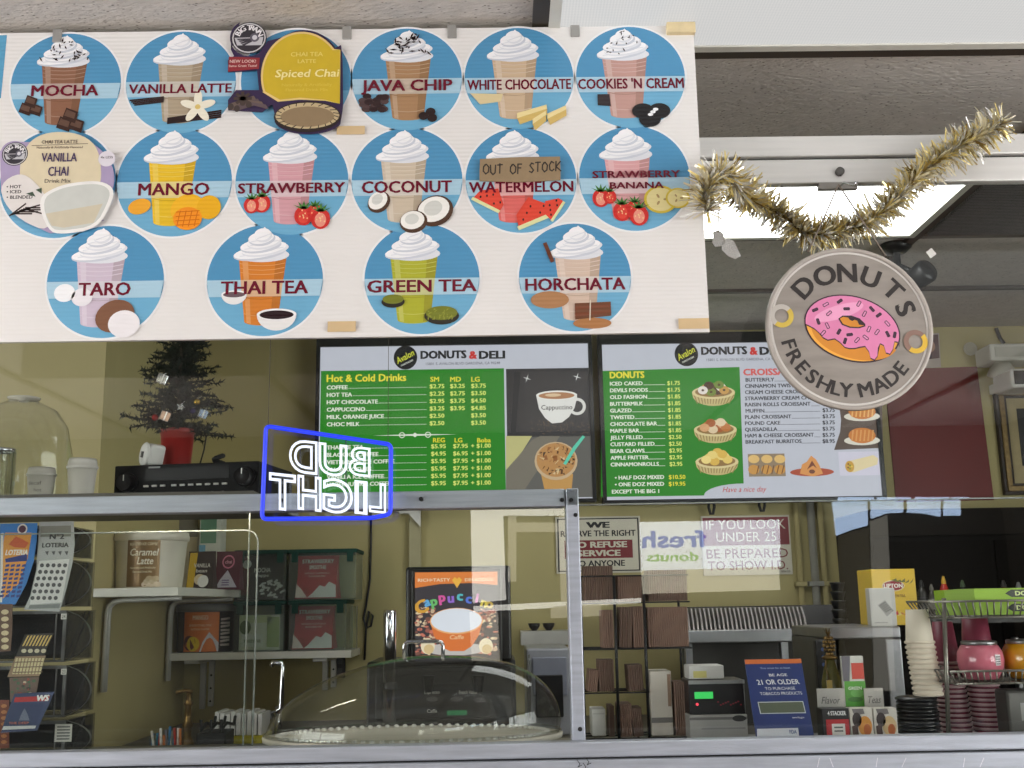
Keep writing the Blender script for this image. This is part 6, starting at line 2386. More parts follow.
t, ar = boxed('foam_box', 'small white foam box on the rack floor beside the post', 'box', 592, 709, 606, 742, DRK_ + .02, .07, mat('foam_white', (206, 204, 198), .8), LZ[3] + .0025)
fr(ar, .1, .15, .9, .2, ink(180, 178, 172)); ar.build('seam', t)
# ================================================================== steel rack with fins
DF = 3.9
a, b, z0, z1 = span(688, 629, 858, 642, DF)
zsf = z1
t = thing('steel_plate_rack', 'long stainless shelf with a row of upright steel fins below the age notice', 'rack', ((a + b) / 2, 4.1, ZW))
part(MB().box(a, b, DF, DF + .4, z0, z1, STEEL, .004), 'shelf', t)
FINM = mat('fin_steel', (196, 190, 188), .4, .4, .1)
nf = 28
xf0, xf1 = X(690, DF, 620), X(812, DF, 620)
zf = P(750, 607.5, DF + .08).z
for k in range(nf):
    x = xf0 + (xf1 - xf0) * k / nf
    w = (xf1 - xf0) / nf
    part(MB().prism([Vector((x, DF + .03, z1)), Vector((x + w * .38, DF + .03, z1)), Vector((x + w * .6, DF + .06, z1 + (zf - z1) * .5)), Vector((x + w * .7, DF + .1, zf)), Vector((x + w * .3, DF + .1, zf)), Vector((x + w * .18, DF + .06, z1 + (zf - z1) * .5))], (0, .16, 0), FINM), 'fin', t)
part(MB().box(a, X(866, DF, 600), DF + .3, DF + .4, z1, zf + .004, mat('rack_back', (70, 68, 68), .4, .5)), 'back_rail', t)
for x in (690, 786, 856):
    q = X(x, DF + .05, 690)
    part(MB().box(q - .012, q + .012, DF + .03, DF + .06, ZW, z0, STEEL), 'leg', t)
part(MB().box(a + .02, b - .02, DF + .25, DF + .27, ZW, z0, mat('rack_panel_dark', (60, 58, 54), .5, .2)), 'back_panel', t)
BLACKC = mat('black_cup', (20, 20, 22), .35)
p = P(840, 622, DF + .06)
rb = 7 * Art(p).s(840, 620)
for k in range(5):
    hgt = (P(840, 582, DF + .06).z - zsf) / 5
    o = MB().lathe([(0, 0), (rb * .75, 0), (rb, hgt * .75), (rb * 1.06, hgt * .8), (rb * 1.06, hgt * .98), (0, hgt * .98)], BLACKC, (p.x, DF + .06, zsf + k * hgt), 24).build('black_cup', loc=(p.x, DF + .06, zsf + k * hgt))
    tag(o, 'black cup in the short column on the steel shelf, %s' % ('bottom', 'second from bottom', 'middle', 'second from top', 'top')[k], 'cup', 'black cups on the steel shelf')

# ================================================================== card terminal, age sign
t, ar = boxed('receipt_printer', 'pale grey printer base under the black card terminal', 'printer', 690, 714.5, 748, 745, 2.5, .1, mat('printer_grey', (176, 174, 170), .45), ZC + .001)
fr(ar, 0, .1, 1, .2, ink(120, 118, 116)); fr(ar, .2, .5, .96, .56, ink(150, 148, 146)); ar.up()
fe(ar, .86, .16, .12, .12, ink(60, 60, 60)); ar.build('slot', t)
zpt = P(719, 714.5, 2.5).z
t, ar = boxed('card_terminal', 'black card terminal with green display on the pale printer', 'terminal', 689, 680, 745, 714.5, 2.5, .1, mat('terminal_black', (24, 22, 24), .3), zpt + .0005)
part(MB().box(ar.ext[0], ar.ext[1], 2.496, 2.5, ar.ext[3] - .008, ar.ext[3], mat('terminal_trim', (150, 150, 150), .4, .3)), 'top_trim', t)
fr(ar, .1, .34, .43, .54, glow('green_lcd', (60, 220, 100), .9)); fe(ar, .14, .7, .025, .04, glow('red_led', (255, 60, 80), 1.6))
for k in range(10):
    fr(ar, .5 + .045 * k, .62 + .03 * ((k * 3) % 4), .53 + .045 * k, .66 + .03 * ((k * 3) % 4), ink(150, 30, 50))
ar.build('display', t)
zpt = ar.ext[3]
t, ar = boxed('tissue_carton', 'flat white carton with a yellow mark on top of the black card terminal', 'carton', 689, 665.5, 724, 680, 2.52, .07, mat('carton_pale', (206, 204, 200), .6), zpt + .001)
fr(ar, .12, .4, .5, .9, ink(206, 196, 120)); ar.build('print', t)

q = [P(744.5, 659.5, 2.44), P(801, 658.6, 2.44), P(815.5, 742, 2.36), P(757.5, 743, 2.36)]
zq = min(q[2].z, q[3].z)
dz = ZC + .0005 - zq
q[2].z = q[3].z = ZC + .003
t = thing('tobacco_age_sign', 'leaning navy counter sign saying 21 or older for tobacco products', 'sign', ((q[2].x + q[3].x) / 2, 2.36, ZC))
nrm = (q[1] - q[0]).cross(q[3] - q[0]).normalized()
if nrm.y > 0:
    nrm = -nrm
part(MB().prism([v for v in q], -nrm * .003, mat('sign_navy', (34, 52, 108), .35, 0, .05)), 'card', t)
v_ = (q[0] - q[3])
v_ = (v_ - Vector((1, 0, 0)) * 0)
ar = Art((q[0] + q[2]) / 2 + nrm * .0006, u=(1, 0, 0), v=(Vector((0, v_.y, v_.z))), eps=.0002)
ar.pp([(744.5, 659.7), (801, 658.8), (801.7, 663.2), (745.2, 664.2)], ink(206, 110, 56)); ar.up()
WT = ink(222, 222, 226)
sh = dict(shear=-.17)
ar.t('You must be at least', 775, 668, 30, 1.8, ink(150, 160, 190), **sh)
ar.t('BE AGE', 778, 675, 18, 2.6, WT, **sh); ar.t('21 OR OLDER', 778, 682, 42, 5, WT, bold=.02, **sh); ar.t('TO PURCHASE', 780, 688.5, 30, 3, WT, bold=.0, **sh); ar.t('TOBACCO PRODUCTS', 781, 693.4, 42, 3, WT, bold=.0, **sh)
ar.pp([(757.5, 702), (803, 701.2), (806, 713.2), (760.2, 714)], ink(190, 196, 200)); ar.up()
ar.pp([(758.4, 702.8), (802.4, 702), (805, 712.4), (761, 713.2)], ink(84, 92, 76)); ar.up()
ar.t('www.fda.gov', 798, 717.5, 12, 1.8, ink(206, 206, 210), **sh)
ar.pp([(757, 729), (798, 728), (799, 736), (757, 737)], ink(206, 208, 216)); ar.up()
ar.t('FDA', 793, 732, 7, 3.6, ink(40, 60, 120), bold=.03)
ar.build('print', t)

# ================================================================== right: steel cabinet with tea boxes
DST = 2.88
a, b, z0, z1 = span(834, 628, 898, 760, DST)
zst2 = P(858, 627, DST).z
t = thing('steel_cabinet', 'silver edged steel cabinet with dark opening carrying the yellow tea box', 'cabinet', ((a + b) / 2, DST + .25, 0))
m = MB()
e = .022
m.box(a, b + .02, DST, DST + .38, zst2 - .03, zst2, STEEL, .004).box(b - e, b + .02, DST, DST + .38, .9, zst2 - .03, STEEL, .004).box(a, a + e * .6, DST, DST + .38, .9, zst2 - .03, mat('cabinet_side', (90, 88, 84), .4, .5))
m.box(a, b + .02, DST, DST + .38, 0, .9, mat('cabinet_side', (90, 88, 84), .4, .5)).box(a + e * .6, b - e, DST + .34, DST + .38, .9, zst2 - .03, mat('cabinet_dark', (46, 44, 42), .6))
part(m, 'frame', t)
t, ar = boxed('tea_box', 'yellow tea box with red label on the steel cabinet', 'tea box', 873, 569, 917, 627, DST + .12, .12, mat('tea_yellow', (222, 184, 36), .45, 0, .05), zst2)
fe(ar, .48, .3, .26, .1, ink(226, 206, 160)); ar.up(); fe(ar, .48, .3, .24, .085, ink(150, 36, 40)); ar.up()
ft(ar, 'LIPTON', .48, .3, .42, .07, ink(240, 234, 222), bold=.04)
ft(ar, 'GREEN TEA', .56, .48, .36, .05, ink(150, 110, 30))
for k in range(5):
    fp(ar, [(.44 + .1 * k, .2 + .02 * k), (.56 + .1 * k, .17 + .02 * (k % 2)), (.6 + .08 * k, .24)], ink(110, 110, 40))
for k in range(7):
    fp(ar, [(.4 + .06 * k, .78 + .03 * (k % 3)), (.47 + .06 * k, .72 + .02 * k % .1), (.5 + .06 * k, .82)], (ink(196, 110, 60), ink(206, 60, 60), ink(226, 206, 110))[k % 3])
ar.build('print', t)
t, ar = boxed('tea_packet', 'white sample packet leaning in front of the yellow tea box', 'packet', 870, 588, 896, 626, DST + .04, .03, mat('packet_white', (200, 198, 194), .5), zst2)
fp(ar, [(.3, .45), (.6, .32), (.9, .6), (.62, .75)], ink(150, 148, 146)); ar.up()
for k in range(5):
    fp(ar, [(.36 + .05 * k, .46 + .04 * k), (.6 + .05 * k, .36 + .045 * k), (.62 + .05 * k, .38 + .045 * k), (.38 + .05 * k, .49 + .04 * k)], ink(60, 60, 62))
ft(ar, 'sweetener', .4, .9, .5, .04, ink(120, 118, 116)); ar.build('print', t)

# ================================================================== right: display rack on the counter
DE = 2.40
zc0 = ZC + .0005
t, ar = boxed('flavor_card', 'grey flavour card at the back of the small counter display, left', 'card', 818.5, 688.5, 846, 745, DE + .05, .004, mat('card_grey', (176, 172, 166), .6), zc0, 0, 'card')
ft(ar, 'Flavor', .5, .22, .66, .13, ink(90, 88, 88), bold=-.01, shear=.25); ar.build('print', t)
t, ar = boxed('tea_card', 'grey tea card at the back of the small counter display, right', 'card', 866, 688, 885, 745, DE + .05, .004, mat('card_grey', (176, 172, 166), .6), zc0, 0, 'card')
ft(ar, 'Teas', .5, .22, .7, .13, ink(90, 88, 88), bold=-.01, shear=.25); ar.build('print', t)
t, ar = boxed('energy_pill_box', 'black and red box in the small counter display, leftmost of the three', 'box', 822.5, 708.5, 850, 745, DE, .04, mat('box_black', (26, 24, 26), .4), zc0)
ft(ar, '4 STACKER', .55, .13, .66, .11, ink(222, 220, 220), bold=.04)
fr(ar, .14, .3, .98, .95, ink(176, 40, 44)); ar.up(); fr(ar, .34, .42, .82, .78, ink(216, 212, 206)); ar.up(); fr(ar, .42, .5, .74, .54, ink(90, 90, 90)); fr(ar, .42, .6, .74, .64, ink(90, 90, 90)); fr(ar, .34, .84, .82, .92, ink(60, 110, 60)); ar.build('print', t)
for x0, x1, lab, c in ((850.5, 873.5, 'orange picture packet in the small counter display, middle of the three', ink(206, 140, 60)), (874.5, 898, 'cream picture packet in the small counter display, rightmost of the three', ink(206, 176, 130))):
    t, ar = boxed('snack_packet', lab, 'packet', x0, 708, x1, 745, DE, .03, mat('packet_pale', (206, 200, 190), .45), zc0)
    fp(ar, [(.1, .02), (.6, .02), (.66, .16), (.2, .2)], ink(110, 104, 104)); ar.up()
    fe(ar, .3, .32, .2, .2, ink(50, 38, 38)); fe(ar, .64, .5, .3, .28, c); ar.up()
    fe(ar, .72, .6, .16, .16, ink(180, 96, 40)); fp(ar, [(.06, .5), (.3, .44), (.36, .9), (.1, .95)], ink(70, 50, 44)); ar.build('print', t)
t, ar = boxed('tea_sachet', 'green and red tea sachet standing above the three counter packets', 'sachet', 843, 656, 865, 706.5, DE + .065, .012, mat('sachet_pale', (206, 206, 200), .4), None)
zsb = ar.ext[2]
fr(ar, .05, .5, 1, 1, ink(80, 160, 50)); fr(ar, .42, .14, .98, .46, ink(206, 66, 54)); fp(ar, [(0, 0), (.4, 0), (.3, .5), (.02, .5)], ink(96, 92, 104)); ar.up()
fe(ar, .6, .74, .3, .08, ink(110, 186, 90)); ar.up(); ft(ar, 'GREEN', .52, .64, .6, .06, ink(236, 240, 226)); fe(ar, .5, .86, .34, .05, ink(50, 120, 40)); ar.build('print', t)
a, b = ar.ext[0], ar.ext[1]
tag(MB().box(a + .012, b - .012, DE + .065, DE + .077, zc0, zsb, CLEAR).build('sachet_stand', loc=((a + b) / 2, DE + .07, zc0)), 'clear stand under the green and red tea sachet', 'stand')
p = P(832, 690, DE + .1)
t = thing('olive_bottle', 'olive glass bottle with bronze pineapple stopper behind the flavour card', 'bottle', (p.x + .006, DE + .12, ZC))
c = (p.x + .006, DE + .12, ZC)
hz = P(832, 626, DE + .12).z - ZC
part(MB().lathe([(0, 0), (.02, 0), (.022, .01), (.022, hz * .5), (.012, hz * .66), (.009, hz * .72), (0, hz * .72)], mat('olive_glass', (96, 92, 40), .2, 0, .1), c, 24), 'body', t)
m = MB()
for k in range(5):
    for q in range(9):
        t_ = 2 * pi * (q + .5 * (k % 2)) / 9
        r_ = .011 * sin(pi * (k + 1) / 6.5)
        m.ball((c[0] + r_ * cos(t_), c[1] + r_ * sin(t_), ZC + hz * (.75 + .035 * k)), .0042, BRASS, n=8)
for q in range(8):
    t_ = 2 * pi * q / 8
    m.add([(c[0] + .003 * cos(t_ + 1.5), c[1] + .003 * sin(t_ + 1.5), ZC + hz * .9), (c[0] - .003 * cos(t_ + 1.5), c[1] - .003 * sin(t_ + 1.5), ZC + hz * .9), (c[0] + .012 * cos(t_), c[1] + .012 * sin(t_), ZC + hz * .99)], [(0, 1, 2)], BRASS)
m.lathe([(0, hz * .7), (.016, hz * .7), (.018, hz * .72), (.006, hz * .745), (0, hz * .75)], BRASS, c, 18)
part(m, 'stopper', t)
part(MB().tube([(c[0] - .012, c[1] - .01, ZC + hz * .7), (c[0] - .016, c[1] - .02, ZC + hz * .62), (c[0] - .012, c[1] - .023, ZC + hz * .52)], .0014, BRASS, 5).box(c[0] - .018, c[0] - .006, c[1] - .026, c[1] - .023, ZC + hz * .43, ZC + hz * .52, mat('tag_gold', (176, 150, 80), .4, .5)), 'hang_tag', t)
a, b, z0, z1 = span(818, 640, 828, 700, DE + .14)
t, ar = boxed('phone_speaker', 'slim black remote standing behind the flavour card', 'remote', 819, 640, 830, 745, DE + .17, .02, BLK, zc0)
for k in range(3):
    fe(ar, .6, .1 + .08 * k, .14, .02, ink(60, 80, 130))
ar.build('buttons', t)

# ================================================================== right: stacked lids and cups
DC = 2.40
CUPK = mat('black_lid', (18, 18, 20), .35, 0, .1)
a, b, z0, z1 = span(905, 698, 946, 740, DC)
cx, r = (a + b) / 2, (b - a) / 2
nl = 12
hl = (z1 - ZC) / nl
proto = None
for k in range(nl):
    loc = (cx + .0012 * sin(k * 2.1), DC + r, ZC + .0003 + k * hl)
    lab = 'black cup lid in the lid stack under the white cups' if 0 < k < nl - 1 else ('bottom black cup lid of the stack under the white cups' if k == 0 else 'topmost black cup lid under the white paper cups')
    if proto is None:
        proto = MB().lathe([(r * .86, 0), (r, .001), (r, hl * .6), (r * .93, hl * .7), (r * .9, hl * .98), (r * .6, hl * .98), (r * .55, hl * .8), (0, hl * .8)], CUPK, loc, 40).build('plastic_cover', loc=loc)
        tag(proto, lab, 'cup lid', 'stacked black lids')
    else:
        copy_tree(proto, loc, lab)


def cupstack(name, cat, x0t, yt, x1t, x0, x1, yrim, ybot, body, rimm, D, group, labs, zfoot, leanx=0, rings=None):
    """a stack of nested upside-down paper cups; the top one shows whole, the rest show their rims"""
    a, b, _, zr = span(x0, yrim, x1, yrim + 2, D + .034)
    at, bt, _, zt = span(x0t, yt, x1t, yt + 2, D + .034)
    cx, r, rt = (a + b) / 2, (b - a) / 2, (bt - at) / 2
    n_ = max(3, round((zr - zfoot) / .0105))
    st = (zr - zfoot) / n_
    h = zt - zr + st * .6
    def make(loc, lab):
        t = thing(name, lab, cat, loc, group)
        m = MB()
        m.lathe([(r * .93, 0), (rt, h), (rt * .93, h), (rt * .92, h - .003), (0, h - .003)], body, loc, 32)
        part(m, 'body', t)
        m = MB()
        m.lathe([(r * .92, .001), (r, .0015), (r * 1.015, st * .4), (r, st * .62), (r * .93, st * .66)], rimm, loc, 32)
        part(m, 'rim', t)
        return t
    p = None
    for k in range(n_ + 1):
        loc = (cx + leanx * (1 - k / n_), D + r, zfoot + .0004 + (k - 0) * st * (n_ - .05) / n_)
        lab = labs[0] if k == n_ else labs[1]
        if p is None:
            p = make(loc, lab)
        else:
            copy_tree(p, loc, lab)


PKB, PKR = mat('pink_cup', (126, 44, 66), .45, 0, .08), mat('pink_cup_rim', (222, 190, 194), .45, 0, .05)
ztl = ZC + nl * hl + .001
cupstack('paper_cup', 'cup', 906, 612.5, 927.5, 905, 934, 644, 697, mat('white_cup_stack', (226, 216, 198), .5, 0, .03), mat('white_cup_rim', (222, 208, 188), .5, 0, .04), DC + .01, 'upside-down white cups', ('topmost white paper cup of the upside-down stack on the black lids', 'white paper cup nested lower in the upside-down stack on the black lids'), ztl, .009)
cupstack('pink_cup', 'cup', 931, 624.5, 950, 931, 961, 664, 735, PKB, PKR, DC + .09, 'left stack of pink cups', ('topmost pink paper cup of the left pink stack, behind the wire basket post', 'pink paper cup nested lower in the left pink stack'), ZC, .012)
cupstack('pink_cup', 'cup', 961, 615.5, 984, 962, 993, 648, 735, PKB, PKR, DC + .09, 'right stack of pink cups', ('topmost pink paper cup of the right pink stack, behind the pink jar', 'pink paper cup nested lower in the right pink stack'), ZC, .010)

# ================================================================== right: wire basket stand
DWB = 2.33
WR = mat('basket_wire', (120, 116, 108), .35, .7)
xpst = X(949, DWB, 660)
ztp = P(950, 598, DWB).z
bs = thing('wire_basket_stand', 'two-tier grey wire basket stand at the right end of the counter', 'basket stand', (xpst, DWB + .1, ZC))
part(MB().tube([(X(948, DWB, 735), DWB, ZC + .001), (xpst + .001, DWB, ztp)], .0045, WR, 10), 'post', bs)
part(MB().tube([(X(948, DWB, 735), DWB + .16, ZC + .005), (xpst + .3, DWB + .16, ZC + .005), (xpst + .3, DWB + .16, ztp)], .004, WR, 8), 'post', bs)


def basket(x0, y0, y1, floor_inset):
    xa, xb = X(x0, DWB, y0), X(1100, DWB, y0)
    z1, z0 = P(980, y0, DWB).z, P(980, y1, DWB).z
    m = MB()
    R = .0018
    loop = lambda i, z: [(xa + i, DWB - .004 + i, z), (xb - i, DWB - .004 + i, z), (xb - i, DWB + .17 - i, z), (xa + i, DWB + .17 - i, z)]
    m.tube(loop(0, z1), R * 1.5, WR, 6, closed=True)
    m.tube(loop(floor_inset, z0), R * 1.3, WR, 6, closed=True)
    i = floor_inset
    for k in range(24):
        u = k / 23
        m.tube([(xa + (xb - xa) * u, DWB - .004, z1), (xa + i + (xb - xa - 2 * i) * u, DWB - .004 + i, z0), (xa + i + (xb - xa - 2 * i) * u, DWB + .17 - i, z0), (xa + (xb - xa) * u, DWB + .17, z1)], R, WR, 5)
    for k in range(9):
        u = k / 8
        m.tube([(xa, DWB - .004 + .174 * u, z1), (xa + i, DWB - .004 + i + (.174 - 2 * i) * u, z0), (xb - i, DWB - .004 + i + (.174 - 2 * i) * u, z0), (xb, DWB - .004 + .174 * u, z1)], R, WR, 5)
    part(m, 'basket', bs)
    return z0 + R * 2.5, xa + i


zf1, xi = basket(936, 601, 617.5, .018)
zf2, xi2 = basket(950, 671, 684, .012)
a, b, z0, z1 = span(952.5, 588, 1075, 616, DWB + .03)
t = thing('gum_carton', 'lime green gum carton lying in the upper wire basket', 'carton', ((a + b) / 2, DWB + .08, zf1))
LIME = mat('lime_card', (146, 184, 46), .45, 0, .05)
xc = X(973, DWB + .03, 600)
part(MB().prism([Vector((a, DWB + .07, zf1)), Vector((xc, DWB + .02, zf1)), Vector((xc, DWB + .02, z1 + .0)), Vector((a, DWB + .07, z1 - .002))], (.001, .06, 0), LIME).box(xc, b, DWB + .02, DWB + .13, zf1, z1, LIME), 'carton', t)
ar = front(xc, b, zf1, z1, DWB + .02, .0002); ar.ext = (xc, b, zf1, z1); ar.up()
GK = ink(44, 50, 40)
for v0 in (.06, .6):
    fp(ar, [(.3, v0 + .14), (.36, v0), (.9, v0), (.9, v0 + .28), (.36, v0 + .28)], GK)
ar.up()
for v0 in (.06, .6):
    ft(ar, 'DOUBLEMINT', .63, v0 + .14, .46, .16, ink(206, 220, 150), bold=.05)
fr(ar, 0, .46, 1, .49, ink(110, 150, 36))
ar.build('print', t)
for x0, x1, y0, lab, c, labm in ((967.5, 1013, 641.5, 'pink round jar with metal lid in the lower wire basket', (206, 112, 130), (206, 196, 200)), (1014, 1062, 640, 'orange-yellow round jar in the lower wire basket, cut by the right edge', (214, 150, 30), (150, 40, 40))):
    a, b, z0, z1 = span(x0, y0, x1, 684, DWB + .02)
    cx, r = (a + b) / 2, (b - a) / 2
    h = z1 - zf2
    t = thing('candy_jar', lab, 'jar', (cx, DWB + .02 + r, zf2), 'round jars in the lower basket')
    c0_ = (cx, DWB + .02 + r, zf2)
    part(MB().lathe([(0, 0), (r * .62, 0), (r * .74, h * .04), (r * .95, h * .3), (r, h * .5), (r * .95, h * .72), (r * .8, h * .88), (r * .7, h * .91), (0, h * .91)], mat('jar_%d' % c[0] + '_%d' % c[1], c, .2, 0, .08, 12, coat=.5), c0_, 36), 'body', t)
    part(MB().lathe([(r * .7, h * .89), (r * .76, h * .9), (r * .76, h * .98), (r * .72, h), (0, h)], STEEL, c0_, 36), 'lid', t)
    ar = Art((cx, DWB, zf2), eps=.0006, cyl=(c0_, r * .985, r * .985, h)); ar.L = 2
    ar.grid(r * .26, h * .38, r * .56, h * .66, ink(*labm)); ar.up()
    for k in range(4):
        ar.grid(r * .28, h * (.41 + .06 * k), r * .54, h * (.435 + .06 * k), ink(60, 56, 62), 4)
    ar.build('label', t)
t, ar = boxed('metal_canister', 'grey metal canister under the lower wire basket at the right edge', 'canister', 1008, 690, 1046, 740, DC + .0, .06, mat('canister_grey', (92, 90, 86), .35, .5), zc0, .006)
fr(ar, .35, .25, .6, .6, ink(150, 148, 146)); ar.build('label', t)
# papers on the rail end
p = P(960, 733, 2.22)
m = MB()
vs = []
for i in range(9):
    for j in range(3):
        x = X(944 + 5 * i, 2.25, 735)
        vs.append((x, 2.2 + .05 * j, ZC + .002 + .018 * sin(pi * min(1, i / 6)) * (.6 + .2 * j) + .001 * j))
fs = [(i * 3 + j, i * 3 + j + 3, i * 3 + j + 4, i * 3 + j + 1) for i in range(8) for j in range(2)]
m.add(vs, fs, mat('tissue_paper', (214, 214, 216), .7), True)
m.add([(v[0], v[1], v[2] - .0008) for v in vs], [f[::-1] for f in fs], mat('tissue_paper', (214, 214, 216), .7), True)
tag(m.build('paper_sheet', loc=(p.x, 2.25, ZC)), 'curled white paper lying on the counter before the pink cups', 'paper')
m = MB()
for i, (x, y) in enumerate(((798, 733), (812, 734))):
    pass
rr = random.Random(4)
for k in range(9):
    xk = X(984 + k * 4.6, 2.24, 735)
    o = MB()
    o.T = Matrix.Translation((xk, 2.235 + rr.uniform(-.01, .03), ZC + .002 + .0035 * k)) @ Matrix.Rotation(rr.uniform(-.8, .8), 4, 'Z')
    o.box(-.035, .035, -.012, .012, 0, .0016, mat('raffle_paper', (206, 200, 160), .7, 0, .1))
    o = o.build('paper_slip', loc=(xk, 2.235, ZC + .002 + .0035 * k))
    tag(o, 'cream paper slip in the loose pile at the right end of the counter', 'paper slip', 'pile of cream paper slips')
p = P(820, 735, 2.24)
tag(MB().prism([Vector((X(812, 2.24, 735), 2.2, ZC + .001)), Vector((X(872, 2.24, 735), 2.2, ZC + .001)), Vector((X(862, 2.3, 735), 2.31, ZC + .002)), Vector((X(816, 2.3, 735), 2.31, ZC + .014))], (0, 0, .001), mat('tissue_paper', (214, 214, 216), .7)).build('paper_sheet', loc=(p.x, 2.25, ZC)), 'flat white paper lying on the counter before the black and red box', 'paper')

# ================================================================== right: back of the shop
DK2 = 4.1
a, b, z0, z1 = span(880, 507, 1130, 760, DK2)
t = thing('drinks_cooler', 'dark drinks cooler against the back wall under the red poster', 'cooler', ((a + b) / 2, 4.3, 0))
CK = mat('cooler_black', (22, 20, 18), .8, 0, .1, spec=.1)
part(MB().box(a, b, DK2 + .04, 4.548, 0, z1, CK, .006), 'cabinet', t)
part(MB().box(a, b, DK2 + .02, DK2 + .04, z1 - .1, z1, mat('cooler_header', (30, 27, 24), .8, spec=.1), .003), 'header', t)
for k in range(2):
    x0 = a + (b - a) * k / 2
    d = part(MB().box(x0 + .01, x0 + (b - a) / 2 - .01, DK2 + .03, DK2 + .04, .2, z1 - .12, mat('cooler_glass_dark', (20, 18, 16), .8, spec=.05)), 'door', t)
    part(MB().box(x0 + .03, x0 + .05, DK2, DK2 + .03, .8, 1.35, STEEL, .004), 'handle', d)
zbs = P(950, 614, 3.75).z
tag(MB().box(X(902, 3.75, 614), X(1120, 3.75, 614), 3.72, 4.08, zbs - .03, zbs, mat('dark_shelf', (44, 40, 36), .5)).box(X(912, 3.75, 614), X(915, 3.75, 614), 3.73, 3.76, 0, zbs - .03, BLKM).box(X(1080, 3.75, 614), X(1083, 3.75, 614), 3.73, 3.76, 0, zbs - .03, BLKM).build('bottle_shelf', loc=(1.6, 3.9, zbs)), 'dark shelf of condiment bottles in front of the drinks cooler', 'shelf')
for x, y, w, c, cc, lab in ((943, 576, 9, (176, 40, 30), (206, 160, 40), 'red and yellow squeeze bottle on the dark bottle shelf'), (921, 580, 9, (46, 44, 40), (30, 30, 30), 'dark glass bottle left of its neighbour on the bottle shelf'), (931, 584, 8, (60, 56, 48), (110, 106, 96), 'grey-green bottle left of the red squeeze bottle'), (962, 580, 9, (36, 40, 34), (60, 80, 50), 'dark green bottle right of the red squeeze bottle'), (1003, 580, 10, (70, 30, 26), (40, 36, 32), 'brownish bottle above the lime gum carton'), (1018, 582, 10, (40, 36, 44), (110, 110, 110), 'dark violet bottle above the lime gum carton, at the right edge')):
    p = P(x, y, 3.82)
    r = w / 2 * Art(p).s(x, y)
    h = p.z - zbs
    t = thing('sauce_bottle', lab, 'bottle', (p.x, 3.82, zbs), 'bottles on the dark shelf')
    part(MB().lathe([(0, 0), (r, 0), (r, h * .62), (r * .55, h * .78), (r * .4, h * .8), (0, h * .8)], mat('bottle_%d_%d' % c[:2], c, .25, 0, .08), (p.x, 3.82, zbs), 20), 'body', t)
    part(MB().lathe([(r * .5, h * .79), (r * .5, h * .86), (r * .2, h), (0, h)], mat('bottle_cap_%d_%d' % cc[:2], cc, .35), (p.x, 3.82, zbs), 16), 'cap', t)
    part(MB().lathe([(r * 1.02, h * .15), (r * 1.02, h * .5)], mat('bottle_label_%d' % cc[0], cc, .5, 0, .15), (p.x, 3.82, zbs), 20), 'label', t)
q = [P(884, 369.5, DB - .004), P(977, 366.5, DB - .004), P(994, 500, DB - .004), P(896, 502, DB - .004)]
t = thing('red_poster', 'dark red sheet taped on the back wall right of the menu screens', 'poster', ((q[2].x + q[3].x) / 2, DB - .004, q[3].z))
part(MB().prism([v for v in q], (0, .003, 0), mat('dark_red_paper', (112, 24, 20), .5, 0, .08, 5, .15, 9)), 'sheet', t)
q = [P(914, 335, DB - .006), P(939, 333, DB - .006), P(941, 367, DB - .006), P(914, 369, DB - .006)]
t = thing('photo_print', 'small photo print on the back wall above the red sheet, behind the donut sign', 'photo', ((q[2].x + q[3].x) / 2, DB - .006, q[3].z))
part(MB().prism(q, (0, .003, 0), ink(190, 176, 166)), 'paper', t)
ar = Art((q[0] + q[2]) / 2 + Vector((0, -.0005, 0)), eps=.0003); ar.up()
ar.pp([(915, 336), (938, 334.5), (939.5, 358), (915, 361)], ink(96, 66, 70)); ar.up()
ar.pell(930, 346, 5, 6, ink(176, 130, 110)); ar.pell(925, 356, 7, 4, ink(60, 40, 56)); ar.build('image', t)
p = P(970, 349, DB)
t = thing('wall_disc', 'small round white disc on the back wall beside the red sheet', 'disc', (p.x, DB, p.z))
mm = MB(); mm.T = Matrix.Translation((p.x, DB - .0005, p.z)) @ Matrix.Rotation(radians(90), 4, 'X')
mm.lathe([(.029, 0), (.029, .006), (.025, .01), (.018, .008), (0, .009)], mat('disc_white', (206, 202, 180), .5), n=12, smooth=False)
part(mm, 'disc', t)
# emergency light
DEm = 4.40
a, b, z0, z1 = span(990, 343, 1066, 360, DEm)
t = thing('emergency_light', 'white twin-head emergency light on the back wall at the right edge', 'emergency light', ((a + b) / 2, DEm + .07, z0))
part(MB().box(a, b, DEm, DB - .001, z0, z1, WHP, .008), 'housing', t)
part(MB().box(a + .02, b - .02, DEm - .003, DEm, z0 + .016, z1 - .014, mat('housing_recess', (190, 188, 176), .5)), 'lens', t)
for x in (1003, 1050):
    p = P(x, 366, DEm + .05)
    mm = MB(); mm.T = Matrix.Translation((p.x, DEm + .05, z0 + .004)) @ Matrix.Rotation(radians(200), 4, 'X')
    mm.lathe([(0, 0), (.03, 0), (.05, .03), (.058, .06), (.05, .064), (0, .055)], mat('lamp_head', (196, 192, 180), .3), n=28)
    part(mm, 'lamp_head', t)
a, b, z0, z1 = span(1011, 368, 1045, 387, DEm - .12)
t = thing('wall_camera', 'small white cased camera with black face below the emergency light', 'camera', ((a + b) / 2, DEm - .05, z0))
part(MB().box(a, b, DEm - .12, DEm + .05, z0, z1, WHT, .012), 'case', t)
part(MB().box(a + .012, b - .012, DEm - .124, DEm - .12, z0 + .012, z1 - .01, mat('black_glossy', (12, 12, 14), .1), .001), 'face', t)
part(MB().box(a + .03, b - .03, DEm + .05, DB - .001, z0 + .02, z1 - .02, WHT), 'wall_mount', t)
q = [P(996, 328, DB - .006), P(1000, 338, DB - .006), P(1004, 343.5, DB - .01)]
